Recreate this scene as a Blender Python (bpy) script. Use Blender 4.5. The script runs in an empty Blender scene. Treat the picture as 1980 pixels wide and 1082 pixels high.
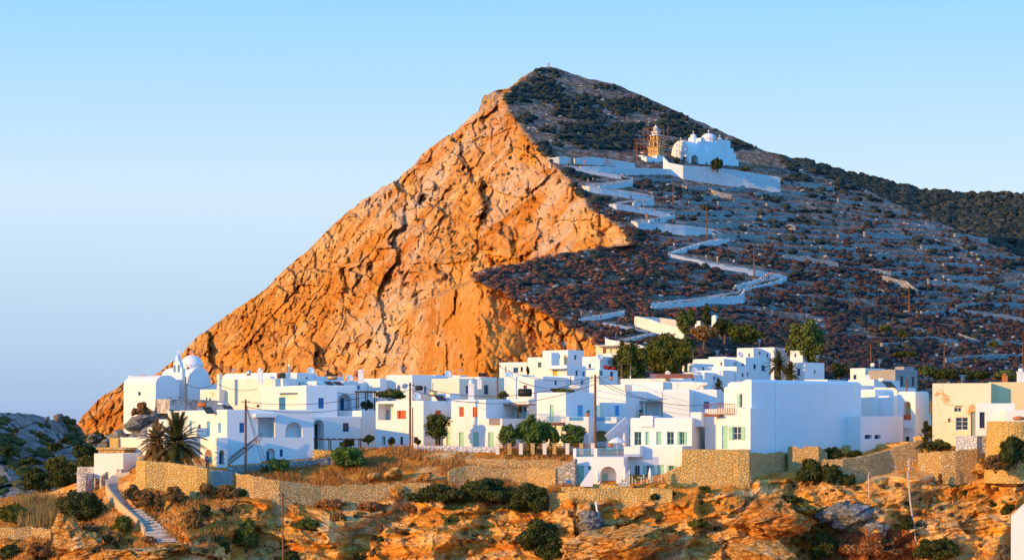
import bpy, math, random
import numpy as np
from mathutils import Vector, Matrix
from mathutils.geometry import tessellate_polygon
random.seed(7); RS = np.random.RandomState(11)
R = math.radians
scene = bpy.context.scene
COL = scene.collection
F = 4466.0; EYE = 830.0; CX = 990.0
# ------------------------------------------------------------------ camera
cam = bpy.data.cameras.new('camera'); cam_o = bpy.data.objects.new('camera', cam); COL.objects.link(cam_o)
cam.sensor_width = 36; cam.lens = F/1980*36; cam.shift_y = (EYE-541)/1980.0
cam.clip_start = 1; cam.clip_end = 60000
cam_o.rotation_euler = (R(90), 0, 0); cam_o.location = (0, 0, 0); scene.camera = cam_o
def P(px, py, Y): return Vector(((px-CX)/F*Y, Y, (EYE-py)/F*Y))
def tag(o, label=None, cat=None, group=None, kind=None):
    if label: o['label'] = label
    if cat: o['category'] = cat
    if group: o['group'] = group
    if kind: o['kind'] = kind
    return o
# ------------------------------------------------------------------ noise (vectorised)
def _h(ix, iy, iz, seed):
    n = (ix.astype(np.int64)*374761393 + iy.astype(np.int64)*668265263 + iz.astype(np.int64)*2147483647 + seed*1274126177) & 0xffffffff
    n = ((n ^ (n >> 13))*1274126177) & 0xffffffff
    n = ((n ^ (n >> 15))*2246822519) & 0xffffffff
    return ((n ^ (n >> 16)) & 0xffffff)/float(0xffffff)
def vnoise(x, y, z, seed=0):
    x = np.asarray(x, float); y = np.asarray(y, float)+0*x; z = np.asarray(z, float)+0*x
    ix, iy, iz = np.floor(x), np.floor(y), np.floor(z); fx, fy, fz = x-ix, y-iy, z-iz
    sx, sy, sz = [f*f*(3-2*f) for f in (fx, fy, fz)]
    def c(a, b, d): return _h(ix+a, iy+b, iz+d, seed)
    x00 = c(0,0,0)*(1-sx)+c(1,0,0)*sx; x10 = c(0,1,0)*(1-sx)+c(1,1,0)*sx
    x01 = c(0,0,1)*(1-sx)+c(1,0,1)*sx; x11 = c(0,1,1)*(1-sx)+c(1,1,1)*sx
    return ((x00*(1-sy)+x10*sy)*(1-sz)+(x01*(1-sy)+x11*sy)*sz)*2-1
def fbm(x, y, z, oct=5, seed=0, rough=.5, ridged=False):
    s = 0; a = 1; t = 0; f = 1.0
    for i in range(oct):
        n = vnoise(x*f+i*17.3, y*f+i*5.1, z*f-i*9.7, seed+i)
        if ridged: n = 1-2*np.abs(n)
        s = s+a*n; t += a; a *= rough; f *= 2.03
    return s/t
def cellnoise(x, y, z, seed=0):
    """distance based facets: returns F1 and a per-cell random"""
    ix, iy, iz = np.floor(x), np.floor(y), np.floor(z)
    best = np.full(x.shape, 9.0); rnd = np.zeros(x.shape)
    for a in (-1,0,1):
        for b in (-1,0,1):
            for c in (-1,0,1):
                jx, jy, jz = ix+a, iy+b, iz+c
                d = np.sqrt((jx+_h(jx,jy,jz,seed)-x)**2+(jy+_h(jx,jy,jz,seed+1)-y)**2+(jz+_h(jx,jy,jz,seed+2)-z)**2)
                m = d < best; best = np.where(m, d, best); rnd = np.where(m, _h(jx,jy,jz,seed+3), rnd)
    return best, rnd
def facets(x, y, z, seed=0, tilt=1.0):
    """angular blocks: every cell is a tilted plane"""
    ix, iy, iz = np.floor(x), np.floor(y), np.floor(z)
    best = np.full(x.shape, 9.0); out = np.zeros(x.shape)
    for a in (-1,0,1):
        for b in (-1,0,1):
            for c in (-1,0,1):
                jx, jy, jz = ix+a, iy+b, iz+c
                dx = x-jx-_h(jx,jy,jz,seed); dy = y-jy-_h(jx,jy,jz,seed+1); dz = z-jz-_h(jx,jy,jz,seed+2); d = dx*dx+dy*dy+dz*dz
                v = _h(jx,jy,jz,seed+3)-.5+tilt*(dx*(_h(jx,jy,jz,seed+4)*2-1)+dz*(_h(jx,jy,jz,seed+5)*2-1))
                m = d < best; best = np.where(m, d, best); out = np.where(m, v, out)
    return out
def sst(x): x = np.clip(x, 0, 1); return x*x*(3-2*x)
# ------------------------------------------------------------------ materials
MATS = {}
def nodes(name):
    m = bpy.data.materials.new(name); m.use_nodes = True; nt = m.node_tree
    b = nt.nodes['Principled BSDF']; return m, nt, b
def lk(nt, a, b): nt.links.new(a, b)
def tex(nt, kind='ShaderNodeTexNoise', scale=1.0, detail=4, vec=None, rough=.55, dist=0):
    n = nt.nodes.new(kind); n.inputs['Scale'].default_value = scale
    if kind == 'ShaderNodeTexNoise':
        n.inputs['Detail'].default_value = detail; n.inputs['Roughness'].default_value = rough; n.inputs['Distortion'].default_value = dist
    if vec is not None: lk(nt, vec, n.inputs['Vector'])
    return n
def pos(nt, scale=(1,1,1), rot=(0,0,0)):
    g = nt.nodes.new('ShaderNodeNewGeometry'); m = nt.nodes.new('ShaderNodeMapping')
    m.inputs['Rotation'].default_value = rot; lk(nt, g.outputs['Position'], m.inputs['Vector'])
    m2 = nt.nodes.new('ShaderNodeMapping'); m2.inputs['Scale'].default_value = scale; lk(nt, m.outputs[0], m2.inputs['Vector']); return m2.outputs[0]
def ramp(nt, fac, stops, interp='LINEAR'):
    r = nt.nodes.new('ShaderNodeValToRGB'); r.color_ramp.interpolation = interp
    e = r.color_ramp.elements
    while len(e) < len(stops): e.new(.5)
    for i, (p, c) in enumerate(stops):
        e[i].position = p; e[i].color = (c[0], c[1], c[2], 1) if not isinstance(c, (int, float)) else (c, c, c, 1)
    if fac is not None: lk(nt, fac, r.inputs['Fac'])
    return r.outputs['Color']
def mix(nt, fac, a, b, mode='MIX'):
    n = nt.nodes.new('ShaderNodeMix'); n.data_type = 'RGBA'; n.blend_type = mode
    for i, v in ((0, fac), (6, a), (7, b)):
        if isinstance(v, (int, float)): n.inputs[i].default_value = v if i == 0 else (v, v, v, 1)
        elif isinstance(v, (tuple, list)): n.inputs[i].default_value = (v[0], v[1], v[2], 1)
        else: lk(nt, v, n.inputs[i])
    return n.outputs[2]
def mth(nt, op, a, b=0.0, clamp=False):
    n = nt.nodes.new('ShaderNodeMath'); n.operation = op; n.use_clamp = clamp
    for i, v in ((0, a), (1, b)):
        if isinstance(v, (int, float)): n.inputs[i].default_value = v
        else: lk(nt, v, n.inputs[i])
    return n.outputs[0]
def bump(nt, b, h, strength=.5, dist=.1):
    n = nt.nodes.new('ShaderNodeBump'); n.inputs['Strength'].default_value = strength; n.inputs['Distance'].default_value = dist
    lk(nt, h, n.inputs['Height']); lk(nt, n.outputs[0], b.inputs['Normal'])
def simple(name, col, rough=.7, var=.15, sc=3.0, metal=0, bmp=.2):
    if name in MATS: return MATS[name]
    m, nt, b = nodes(name); v = pos(nt)
    n = tex(nt, scale=sc, detail=5, vec=v)
    c = ramp(nt, n.outputs['Fac'], [(.3, tuple(x*(1-var) for x in col)), (.7, tuple(min(1, x*(1+var)) for x in col))])
    lk(nt, c, b.inputs['Base Color']); b.inputs['Roughness'].default_value = rough; b.inputs['Metallic'].default_value = metal
    b.inputs['Specular IOR Level'].default_value = .25
    if bmp: bump(nt, b, n.outputs['Fac'], bmp, .03)
    MATS[name] = m; return m
def plaster(name, col=(.8,.79,.77), stain=0.06, patch=None, patchcol=(.42,.27,.15), pscale=.35):
    if name in MATS: return MATS[name]
    m, nt, b = nodes(name); v = pos(nt); vs = pos(nt, (1.1,1.1,.18))
    n = tex(nt, scale=.7, detail=6, vec=v); s = tex(nt, scale=1.1, detail=6, vec=vs, rough=.65)
    f = tex(nt, scale=6, detail=4, vec=v)
    d = tuple(x*(1-stain*2.5)*k for x, k in zip(col, (1, .97, .9)))
    c = mix(nt, ramp(nt, s.outputs['Fac'], [(.5, 0.), (.85, .6)]), col, d)
    c = mix(nt, ramp(nt, n.outputs['Fac'], [(.35, 0.), (.7, .5)]), c, tuple(x*(1-stain) for x in col))
    if patch is not None:
        pn = tex(nt, scale=pscale, detail=9, vec=pos(nt, (1,1,1.3)), rough=.6)
        k = ramp(nt, pn.outputs['Fac'], [(patch, 0.), (patch+.02, 1.)])
        pc = mix(nt, f.outputs['Fac'], patchcol, tuple(x*1.5 for x in patchcol))
        c = mix(nt, k, c, pc)
    lk(nt, c, b.inputs['Base Color']); b.inputs['Roughness'].default_value = .85
    b.inputs['Specular IOR Level'].default_value = .15
    h = mth(nt, 'ADD', mth(nt, 'MULTIPLY', n.outputs['Fac'], 1.5), f.outputs['Fac'])
    bump(nt, b, h, .35, .06)
    MATS[name] = m; return m
def stonemat(name, c1, c2, c3, size=.38, gap=(.09,.05,.025), flat=1.5, white=None, rim=.09):
    if name in MATS: return MATS[name]
    m, nt, b = nodes(name)
    w = tex(nt, scale=1.6, detail=2, vec=pos(nt))
    g = nt.nodes.new('ShaderNodeVectorMath'); g.operation = 'MULTIPLY_ADD'
    lk(nt, w.outputs['Color'], g.inputs[0]); g.inputs[1].default_value = (.5,.5,.5); lk(nt, pos(nt, (1/size, 1/size, flat/size)), g.inputs[2])
    vo = nt.nodes.new('ShaderNodeTexVoronoi'); vo.feature = 'F1'; vo.inputs['Scale'].default_value = 1; lk(nt, g.outputs[0], vo.inputs['Vector'])
    ve = nt.nodes.new('ShaderNodeTexVoronoi'); ve.feature = 'DISTANCE_TO_EDGE'; ve.inputs['Scale'].default_value = 1; lk(nt, g.outputs[0], ve.inputs['Vector'])
    sep = nt.nodes.new('ShaderNodeSeparateColor'); lk(nt, vo.outputs['Color'], sep.inputs[0])
    c = ramp(nt, sep.outputs[0], [(0, c1), (.5, c2), (1, c3)])
    n = tex(nt, scale=5, detail=5, vec=pos(nt))
    c = mix(nt, mth(nt, 'MULTIPLY', n.outputs['Fac'], .25), c, c1, 'MULTIPLY')
    e = ramp(nt, ve.outputs['Distance'], [(0, 1.), (rim, 0.)])
    c = mix(nt, e, c, gap)
    if white is not None:
        wn = tex(nt, scale=.5, detail=6, vec=pos(nt)); c = mix(nt, ramp(nt, wn.outputs['Fac'], [(white-.05, 0.), (white+.05, .85)]), c, (.75,.73,.7))
    lk(nt, c, b.inputs['Base Color']); b.inputs['Roughness'].default_value = .95; b.inputs['Specular IOR Level'].default_value = .1
    h = ramp(nt, ve.outputs['Distance'], [(0, 0.), (.22, 1.)])
    h2 = mth(nt, 'ADD', h, mth(nt, 'ADD', mth(nt, 'MULTIPLY', n.outputs['Fac'], .5), mth(nt, 'MULTIPLY', sep.outputs[1], .8)))
    bump(nt, b, h2, 1.0, .1)
    MATS[name] = m; return m
def leafmat(name, c1, c2, c3=None):
    if name in MATS: return MATS[name]
    m, nt, b = nodes(name)
    g = nt.nodes.new('ShaderNodeNewGeometry'); n = tex(nt, scale=.9, detail=3, vec=pos(nt))
    c = ramp(nt, g.outputs['Random Per Island'], [(0, c1), (.6, c2), (1, c3 or c2)])
    c = mix(nt, ramp(nt, n.outputs['Fac'], [(.38, .0), (.58, .6)]), c, tuple(x*.55 for x in c1))
    lk(nt, c, b.inputs['Base Color']); b.inputs['Roughness'].default_value = .7; b.inputs['Specular IOR Level'].default_value = .2
    MATS[name] = m; return m
# ------------------------------------------------------------------ mesh collecting
class MB:
    def __init__(s): s.v = []; s.f = []
    def add(s, vs, fs):
        o = len(s.v); s.v += [tuple(v) for v in vs]; s.f += [tuple(i+o for i in f) for f in fs]; return s
    def box(s, c, ax, ay, az, hx, hy, hz):
        """centre c, unit axes, half sizes"""
        vs = [c+ax*(hx*i)+ay*(hy*j)+az*(hz*k) for k in (-1,1) for j in (-1,1) for i in (-1,1)]
        return s.add(vs, [(0,2,3,1),(4,5,7,6),(0,1,5,4),(2,6,7,3),(0,4,6,2),(1,3,7,5)])
    def abox(s, x0, y0, z0, x1, y1, z1):
        return s.box(Vector(((x0+x1)/2,(y0+y1)/2,(z0+z1)/2)), Vector((1,0,0)), Vector((0,1,0)), Vector((0,0,1)), abs(x1-x0)/2, abs(y1-y0)/2, abs(z1-z0)/2)
    def bar(s, a, b, w, h=None):
        h = h or w; d = (b-a); L = d.length; d = d.normalized()
        up = Vector((0,0,1)) if abs(d.z) < .95 else Vector((0,1,0))
        sx = d.cross(up).normalized(); sz = sx.cross(d)
        return s.box((a+b)/2, d, sx, sz, L/2, w/2, h/2)
    def tube(s, pts, rad, n=6, cap=True):
        if not isinstance(rad, (list, tuple)): rad = [rad]*len(pts)
        vs = []; fs = []
        for i, p in enumerate(pts):
            d = (pts[min(i+1, len(pts)-1)]-pts[max(i-1, 0)]).normalized()
            up = Vector((0,0,1)) if abs(d.z) < .9 else Vector((0,1,0))
            a = d.cross(up).normalized(); b = a.cross(d)
            for k in range(n):
                t = 2*math.pi*k/n; vs.append(p+(a*math.cos(t)+b*math.sin(t))*rad[i])
        for i in range(len(pts)-1):
            for k in range(n): fs.append((i*n+k, i*n+(k+1) % n, (i+1)*n+(k+1) % n, (i+1)*n+k))
        if cap: fs.append(tuple(range(n))); fs.append(tuple(range((len(pts)-1)*n, len(pts)*n))[::-1])
        return s.add(vs, fs)
    def lathe(s, c, prof, n=16, ax=Vector((1,0,0)), ay=Vector((0,1,0)), az=Vector((0,0,1))):
        vs = []; fs = []
        for r_, z in prof:
            for k in range(n):
                t = 2*math.pi*k/n; vs.append(c+ax*(r_*math.cos(t))+ay*(r_*math.sin(t))+az*z)
        for i in range(len(prof)-1):
            for k in range(n): fs.append((i*n+k, i*n+(k+1) % n, (i+1)*n+(k+1) % n, (i+1)*n+k))
        fs.append(tuple(range(n))[::-1]); fs.append(tuple(range((len(prof)-1)*n, len(prof)*n)))
        return s.add(vs, fs)
    def np(s, V, Fc):
        o = len(s.v); s.v += [tuple(v) for v in V.tolist()]; s.f += [tuple(f) for f in (Fc+o).tolist()]; return s
    def build(s, name, mat, parent=None, smooth=False, org=None):
        """parent: Thing or object; vertices are absolute, org = world origin of the parent"""
        if isinstance(parent, Thing): org = parent.org; par = parent.o
        else: par = parent
        if org is None: org = Vector((0,0,0))
        me = bpy.data.meshes.new(name)
        V = np.array(s.v, dtype=np.float64).reshape(-1, 3)-np.array(org)
        me.from_pydata(V.tolist(), [], s.f)
        mats = mat if isinstance(mat, (list, tuple)) else [mat]
        for m in mats: me.materials.append(m)
        if smooth: me.polygons.foreach_set('use_smooth', [True]*len(me.polygons))
        me.update()
        o = bpy.data.objects.new(name, me); COL.objects.link(o)
        if par is not None: o.parent = par
        else: o.location = org
        return o
class Thing:
    def __init__(s, name, label, cat, org, group=None, kind=None):
        s.o = bpy.data.objects.new(name, None); COL.objects.link(s.o); s.org = Vector(org); s.o.location = s.org
        s.o.empty_display_size = .3; tag(s.o, label, cat, group, kind); s.name = name
    def part(s, name, mb, mat, smooth=False, parent=None):
        o = mb.build(name, mat, None, smooth, s.org); o.location = (0,0,0); o.parent = parent or s.o; return o
def solo(name, mb, mat, label, cat, org=None, group=None, kind=None, smooth=False):
    if org is None: org = Vector(mb.v[0])
    o = mb.build(name, mat, None, smooth, Vector(org)); tag(o, label, cat, group, kind); return o
def fastmesh(name, V, Q, mat, smooth=True, attrs=None):
    """numpy verts and quads/tris"""
    me = bpy.data.meshes.new(name); n = Q.shape[1]
    me.vertices.add(len(V)); me.vertices.foreach_set('co', np.ascontiguousarray(V, dtype=np.float32).ravel())
    me.loops.add(Q.size); me.loops.foreach_set('vertex_index', np.ascontiguousarray(Q, dtype=np.int32).ravel())
    me.polygons.add(len(Q)); me.polygons.foreach_set('loop_start', np.arange(0, Q.size, n, dtype=np.int32))
    if smooth: me.polygons.foreach_set('use_smooth', np.ones(len(Q), dtype=bool))
    for m in (mat if isinstance(mat, (list, tuple)) else [mat]): me.materials.append(m)
    if attrs:
        for k, a in attrs.items():
            at = me.attributes.new(k, 'FLOAT', 'POINT'); at.data.foreach_set('value', np.ascontiguousarray(a, dtype=np.float32).ravel())
    me.update(calc_edges=True); me.validate()
    o = bpy.data.objects.new(name, me); COL.objects.link(o); return o
def gridfaces(nr, nc):
    i = np.arange(nr-1)[:, None]*nc+np.arange(nc-1)[None, :]; i = i.ravel()
    return np.stack([i, i+1, i+nc+1, i+nc], 1)
# icosphere template
def ico(sub):
    t = (1+5**.5)/2
    v = [(-1,t,0),(1,t,0),(-1,-t,0),(1,-t,0),(0,-1,t),(0,1,t),(0,-1,-t),(0,1,-t),(t,0,-1),(t,0,1),(-t,0,-1),(-t,0,1)]
    f = [(0,11,5),(0,5,1),(0,1,7),(0,7,10),(0,10,11),(1,5,9),(5,11,4),(11,10,2),(10,7,6),(7,1,8),(3,9,4),(3,4,2),(3,2,6),(3,6,8),(3,8,9),(4,9,5),(2,4,11),(6,2,10),(8,6,7),(9,8,1)]
    v = [Vector(x).normalized() for x in v]
    for _ in range(sub):
        c = {}; nf = []
        def mid(a, b):
            k = (min(a,b), max(a,b))
            if k not in c: c[k] = len(v); v.append(((v[a]+v[b])/2).normalized())
            return c[k]
        for a, b, d in f:
            x, y, z = mid(a,b), mid(b,d), mid(d,a); nf += [(a,x,z),(b,y,x),(d,z,y),(x,y,z)]
        f = nf
    return np.array([tuple(x) for x in v]), np.array(f)
ICO = {k: ico(k) for k in (0,1,2,3,4,5)}
def blobs(C, S, sub=1, jit=.25, seed=0, drop=.0):
    """many jittered blobs in one array: C (n,3) centres, S (n,3) radii"""
    V0, F0 = ICO[sub]; n = len(C); rs = np.random.RandomState(seed)
    V = V0[None]*(1+jit*(rs.rand(n, len(V0), 1)*2-1))
    a = rs.rand(n)*6.283; ca, sa = np.cos(a), np.sin(a)
    V = np.stack([V[:,:,0]*ca[:,None]-V[:,:,1]*sa[:,None], V[:,:,0]*sa[:,None]+V[:,:,1]*ca[:,None], V[:,:,2]], 2)
    V = V*S[:,None,:]+C[:,None,:]
    Fc = F0[None]+(np.arange(n)*len(V0))[:,None,None]
    return V.reshape(-1,3), Fc.reshape(-1,3)
def leafcloud(C, Rr, n, size, seed=0, shell=.55, drooped=0, flat=1.0):
    """n leaves over clump spheres C (m,3), radii Rr (m,3); quads"""
    rs = np.random.RandomState(seed); m = len(C)
    w = (Rr[:,0]*Rr[:,2]); idx = rs.choice(m, n, p=w/w.sum())
    d = rs.normal(size=(n,3)); d /= np.linalg.norm(d, axis=1)[:,None]
    rr = (shell+(1.08-shell)*rs.rand(n)**.6)[:,None]; rr = rr*np.where(rs.rand(n) < .16, 1+.38*rs.rand(n), 1)[:,None]
    c = C[idx]+d*Rr[idx]*rr
    nn = d+rs.normal(size=(n,3))*.7; nn /= np.linalg.norm(nn, axis=1)[:,None]
    t = np.cross(nn, rs.normal(size=(n,3))); t /= np.linalg.norm(t, axis=1)[:,None]+1e-9
    if drooped: t = t*(1-drooped)+np.array([0,0,-1])*drooped; t /= np.linalg.norm(t, axis=1)[:,None]+1e-9
    u = np.cross(nn, t)
    s = (size*(.55+rs.rand(n)*.9))[:,None]
    V = np.stack([c-t*s, c+u*s*.5, c+t*s, c-u*s*.5], 1).reshape(-1,3)
    Q = np.arange(4*n).reshape(-1,4)
    return V, Q
# ------------------------------------------------------------------ light
SUN_EL = R(12); SUN_AZ_X, SUN_AZ_Y = -0.835, -0.55
sd = Vector((SUN_AZ_X, SUN_AZ_Y, 0)).normalized(); sdir = Vector((sd.x*math.cos(SUN_EL), sd.y*math.cos(SUN_EL), math.sin(SUN_EL)))
sl = bpy.data.lights.new('sun', 'SUN'); sl.energy = 4.3; sl.angle = R(.5); sl.color = (1.0, .54, .10)
so = bpy.data.objects.new('sun', sl); COL.objects.link(so); so.rotation_euler = sdir.to_track_quat('Z', 'Y').to_euler()
world = bpy.data.worlds.new('World'); scene.world = world; world.use_nodes = True
wn = world.node_tree; bg = wn.nodes['Background']
sky = wn.nodes.new('ShaderNodeTexSky'); sky.sky_type = 'NISHITA'; sky.sun_disc = False
sky.sun_elevation = SUN_EL; sky.sun_rotation = math.atan2(sd.x, sd.y); sky.altitude = 200; sky.air_density = 1.0; sky.dust_density = .6; sky.ozone_density = 3.0
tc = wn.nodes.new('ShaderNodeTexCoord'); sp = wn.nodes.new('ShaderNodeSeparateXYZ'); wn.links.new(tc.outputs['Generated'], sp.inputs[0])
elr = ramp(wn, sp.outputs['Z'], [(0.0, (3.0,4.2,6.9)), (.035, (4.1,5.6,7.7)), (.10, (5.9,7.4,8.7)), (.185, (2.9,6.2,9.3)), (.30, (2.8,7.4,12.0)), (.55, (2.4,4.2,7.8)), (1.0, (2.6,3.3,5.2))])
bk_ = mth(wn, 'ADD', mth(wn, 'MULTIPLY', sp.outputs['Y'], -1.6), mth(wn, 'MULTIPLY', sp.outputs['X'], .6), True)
elr = mix(wn, bk_, elr, mix(wn, 1.0, elr, (.46,1.25,1.75), 'MULTIPLY'))  # added blue fill: sky behind the camera, out of view, is brightened
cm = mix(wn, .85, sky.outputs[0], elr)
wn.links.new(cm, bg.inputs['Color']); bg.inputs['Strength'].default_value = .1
scene.view_settings.view_transform = 'Standard'; scene.view_settings.look = 'None'
scene.view_settings.exposure = .3; scene.view_settings.gamma = 1; scene.view_settings.use_curve_mapping = False
# ------------------------------------------------------------------ terrain materials
def rockmat(name, pale, mid, deep, sc=.02, streak=(1,1,.3), bdist=1.2, hill=False, grassy=None, fine=.6, crack=.5, rot=8):
    m, nt, b = nodes(name)
    v = pos(nt, (1,.45,1)); vs = pos(nt, streak, (0, R(rot), 0))
    a = tex(nt, scale=sc, detail=8, vec=v, rough=.6, dist=.6)
    s = tex(nt, scale=sc*5, detail=8, vec=vs, rough=.65, dist=.8)
    f = tex(nt, scale=fine, detail=8, vec=v, rough=.7)
    c = ramp(nt, a.outputs['Fac'], [(.38, deep), (.5, mid), (.6, pale)])
    c2 = ramp(nt, s.outputs['Fac'], [(.40, deep), (.5, mid), (.58, pale)])
    c = mix(nt, .55, c, c2)
    sp_ = ramp(nt, f.outputs['Fac'], [(.36, .35), (.46, .9), (.55, 1.05), (.68, 1.3)])
    c = mix(nt, .8, c, sp_, 'MULTIPLY')
    # darker lines along the cracks
    vo = nt.nodes.new('ShaderNodeTexVoronoi'); vo.feature = 'DISTANCE_TO_EDGE'; vo.inputs['Scale'].default_value = fine*.55
    wv = nt.nodes.new('ShaderNodeVectorMath'); wv.operation = 'MULTIPLY_ADD'; lk(nt, f.outputs['Color'], wv.inputs[0]); wv.inputs[1].default_value = (1.6/fine,)*3; lk(nt, vs, wv.inputs[2])
    lk(nt, wv.outputs[0], vo.inputs['Vector'])
    cr = ramp(nt, vo.outputs['Distance'], [(0, 0.0), (.09, 1.0)])
    c = mix(nt, crack, c, mix(nt, cr, tuple(x*.3 for x in deep), c), 'MIX')
    if hill:
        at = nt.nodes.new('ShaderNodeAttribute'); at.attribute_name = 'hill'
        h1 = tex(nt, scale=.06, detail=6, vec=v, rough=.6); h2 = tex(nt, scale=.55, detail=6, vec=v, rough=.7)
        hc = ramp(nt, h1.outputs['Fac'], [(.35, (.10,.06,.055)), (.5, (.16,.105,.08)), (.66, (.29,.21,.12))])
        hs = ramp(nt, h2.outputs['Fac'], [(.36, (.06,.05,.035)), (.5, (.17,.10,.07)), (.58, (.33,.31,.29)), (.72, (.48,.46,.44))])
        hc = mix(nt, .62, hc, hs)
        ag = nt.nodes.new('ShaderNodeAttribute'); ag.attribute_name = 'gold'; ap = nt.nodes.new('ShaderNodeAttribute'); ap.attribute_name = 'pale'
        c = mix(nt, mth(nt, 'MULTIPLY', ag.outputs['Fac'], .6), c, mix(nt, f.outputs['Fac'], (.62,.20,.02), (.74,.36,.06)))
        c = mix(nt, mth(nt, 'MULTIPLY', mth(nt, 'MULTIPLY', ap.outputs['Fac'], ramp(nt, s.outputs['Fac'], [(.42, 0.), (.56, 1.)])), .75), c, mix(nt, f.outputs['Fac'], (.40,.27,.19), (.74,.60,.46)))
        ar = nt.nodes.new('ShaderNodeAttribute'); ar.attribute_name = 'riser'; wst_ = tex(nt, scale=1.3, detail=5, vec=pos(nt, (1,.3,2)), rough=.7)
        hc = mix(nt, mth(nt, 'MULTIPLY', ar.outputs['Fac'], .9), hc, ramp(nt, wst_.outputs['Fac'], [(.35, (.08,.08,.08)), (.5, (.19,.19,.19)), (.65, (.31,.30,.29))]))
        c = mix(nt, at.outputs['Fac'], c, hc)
    if grassy:
        g = nt.nodes.new('ShaderNodeNewGeometry'); sx = nt.nodes.new('ShaderNodeSeparateXYZ'); lk(nt, g.outputs['Normal'], sx.inputs[0])
        gn = tex(nt, scale=.16, detail=6, vec=v)
        k = mth(nt, 'ADD', sx.outputs['Z'], mth(nt, 'MULTIPLY', mth(nt, 'SUBTRACT', gn.outputs['Fac'], .5), 1.3))
        k = ramp(nt, k, [(.80, 0.), (.98, 1.)])
        gf = tex(nt, scale=1.4, detail=8, vec=v, rough=.7)
        gc = ramp(nt, gf.outputs['Fac'], [(.3, tuple(x*.45 for x in grassy)), (.55, grassy), (.75, tuple(min(1, x*1.5) for x in grassy))])
        c = mix(nt, k, c, gc)
    lk(nt, c, b.inputs['Base Color']); b.inputs['Roughness'].default_value = .95; b.inputs['Specular IOR Level'].default_value = .1
    hh = mth(nt, 'ADD', mth(nt, 'MULTIPLY', s.outputs['Fac'], 1.4), mth(nt, 'ADD', mth(nt, 'MULTIPLY', f.outputs['Fac'], .8), mth(nt, 'MULTIPLY', cr, .5*crack)))
    bump(nt, b, hh, 1.0, bdist)
    MATS[name] = m; return m
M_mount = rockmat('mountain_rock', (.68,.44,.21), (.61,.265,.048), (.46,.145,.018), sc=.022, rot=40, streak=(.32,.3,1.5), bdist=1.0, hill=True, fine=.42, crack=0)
M_fore = rockmat('ochre_rock', (.82,.57,.29), (.82,.40,.065), (.70,.20,.018), sc=.10, streak=(.14,.2,2.2), bdist=.42, grassy=(.62,.24,.035), fine=1.1, crack=0, rot=6)
M_grey = rockmat('grey_rock', (.34,.34,.34), (.25,.25,.25), (.13,.125,.115), sc=.08, streak=(1,1,.6), bdist=.7, fine=.9, crack=.2)
M_dark = rockmat('far_slope_rock', (.30,.32,.33), (.13,.14,.14), (.05,.06,.06), sc=.12, streak=(1,1,1), bdist=1.5, fine=.3)
# ------------------------------------------------------------------ mountain
def pl(x, pts):
    xs = [p[0] for p in pts]; ys = [p[1] for p in pts]; return np.interp(x, xs, ys)
SKY = [(100,845),(148,822),(160,803),(200,764),(235,742),(270,727),(300,722),(322,708),(345,690),(372,658),(400,638),(440,606),(480,582),(520,552),(560,514),(600,478),(640,438),(700,386),(770,345),(790,328),(830,285),(870,262),(900,235),(925,215),(935,184),(960,175),(990,168),(1008,150),(1045,131),(1060,128),(1095,138),(1130,150),(1200,167),(1250,188),(1300,212),(1400,256),(1500,300),(1580,328),(1640,350),(1740,398),(1825,434),(1900,466),(1980,500),(2150,560)]
EDGE = [(120,1062),(150,1012),(172,985),(190,972),(215,985),(250,1010),(290,1045),(330,1085),(370,1120),(420,1170),(466,1226),(474,1225),(482,1130),(500,1045),(520,945),(532,915),(545,925),(565,965),(600,1040),(625,1095),(655,1150),(690,1165),(760,1185)]
CREST = [(740,640),(800,590),(870,556),(905,543),(920,532),(945,520),(1040,502),(1130,481),(1225,470),(1290,478),(1400,500)]
def mdepth(px, py):
    px = np.asarray(px, float); py = np.asarray(py, float)+0*px
    tx = (px-CX)/F; tz = (EYE-py)/F
    Yr = 147.7/(.35-.27*tx-tz); Yc = 243/(.418+.8*tx-.5*tz); Yl = 508.8/(1.04+.5*tx-.5*tz)
    Yc = Yc+np.interp(py, _pe, _dl)*np.exp(-np.clip(pl(py, EDGE)-px, 0, None)/130)*(1-sst((py-440)/60))
    wob = fbm(px/45, py/45, 0, 4, 5)*18+fbm(px/9, py/9, 0, 3, 9)*9
    e = pl(py, EDGE)+fbm(px/30, py/30, 0, 4, 6)*10
    right = sst((px+wob-e)/16+.5)
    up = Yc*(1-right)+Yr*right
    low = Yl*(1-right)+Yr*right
    cr = pl(px, CREST)
    t = sst((py+wob*.3-cr)/9)*sst((px-770)/170)*(1-sst((px-1235)/120))
    base = up*(1-t)+low*t
    return base, right
_pe = np.linspace(120, 466, 60); _ee = np.interp(_pe, [e[0] for e in EDGE], [e[1] for e in EDGE]); _tx = (_ee-CX)/F; _tz = (EYE-_pe)/F
_dl = 147.7/(.35-.27*_tx-_tz)-243/(.418+.8*_tx-.5*_tz)
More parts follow.
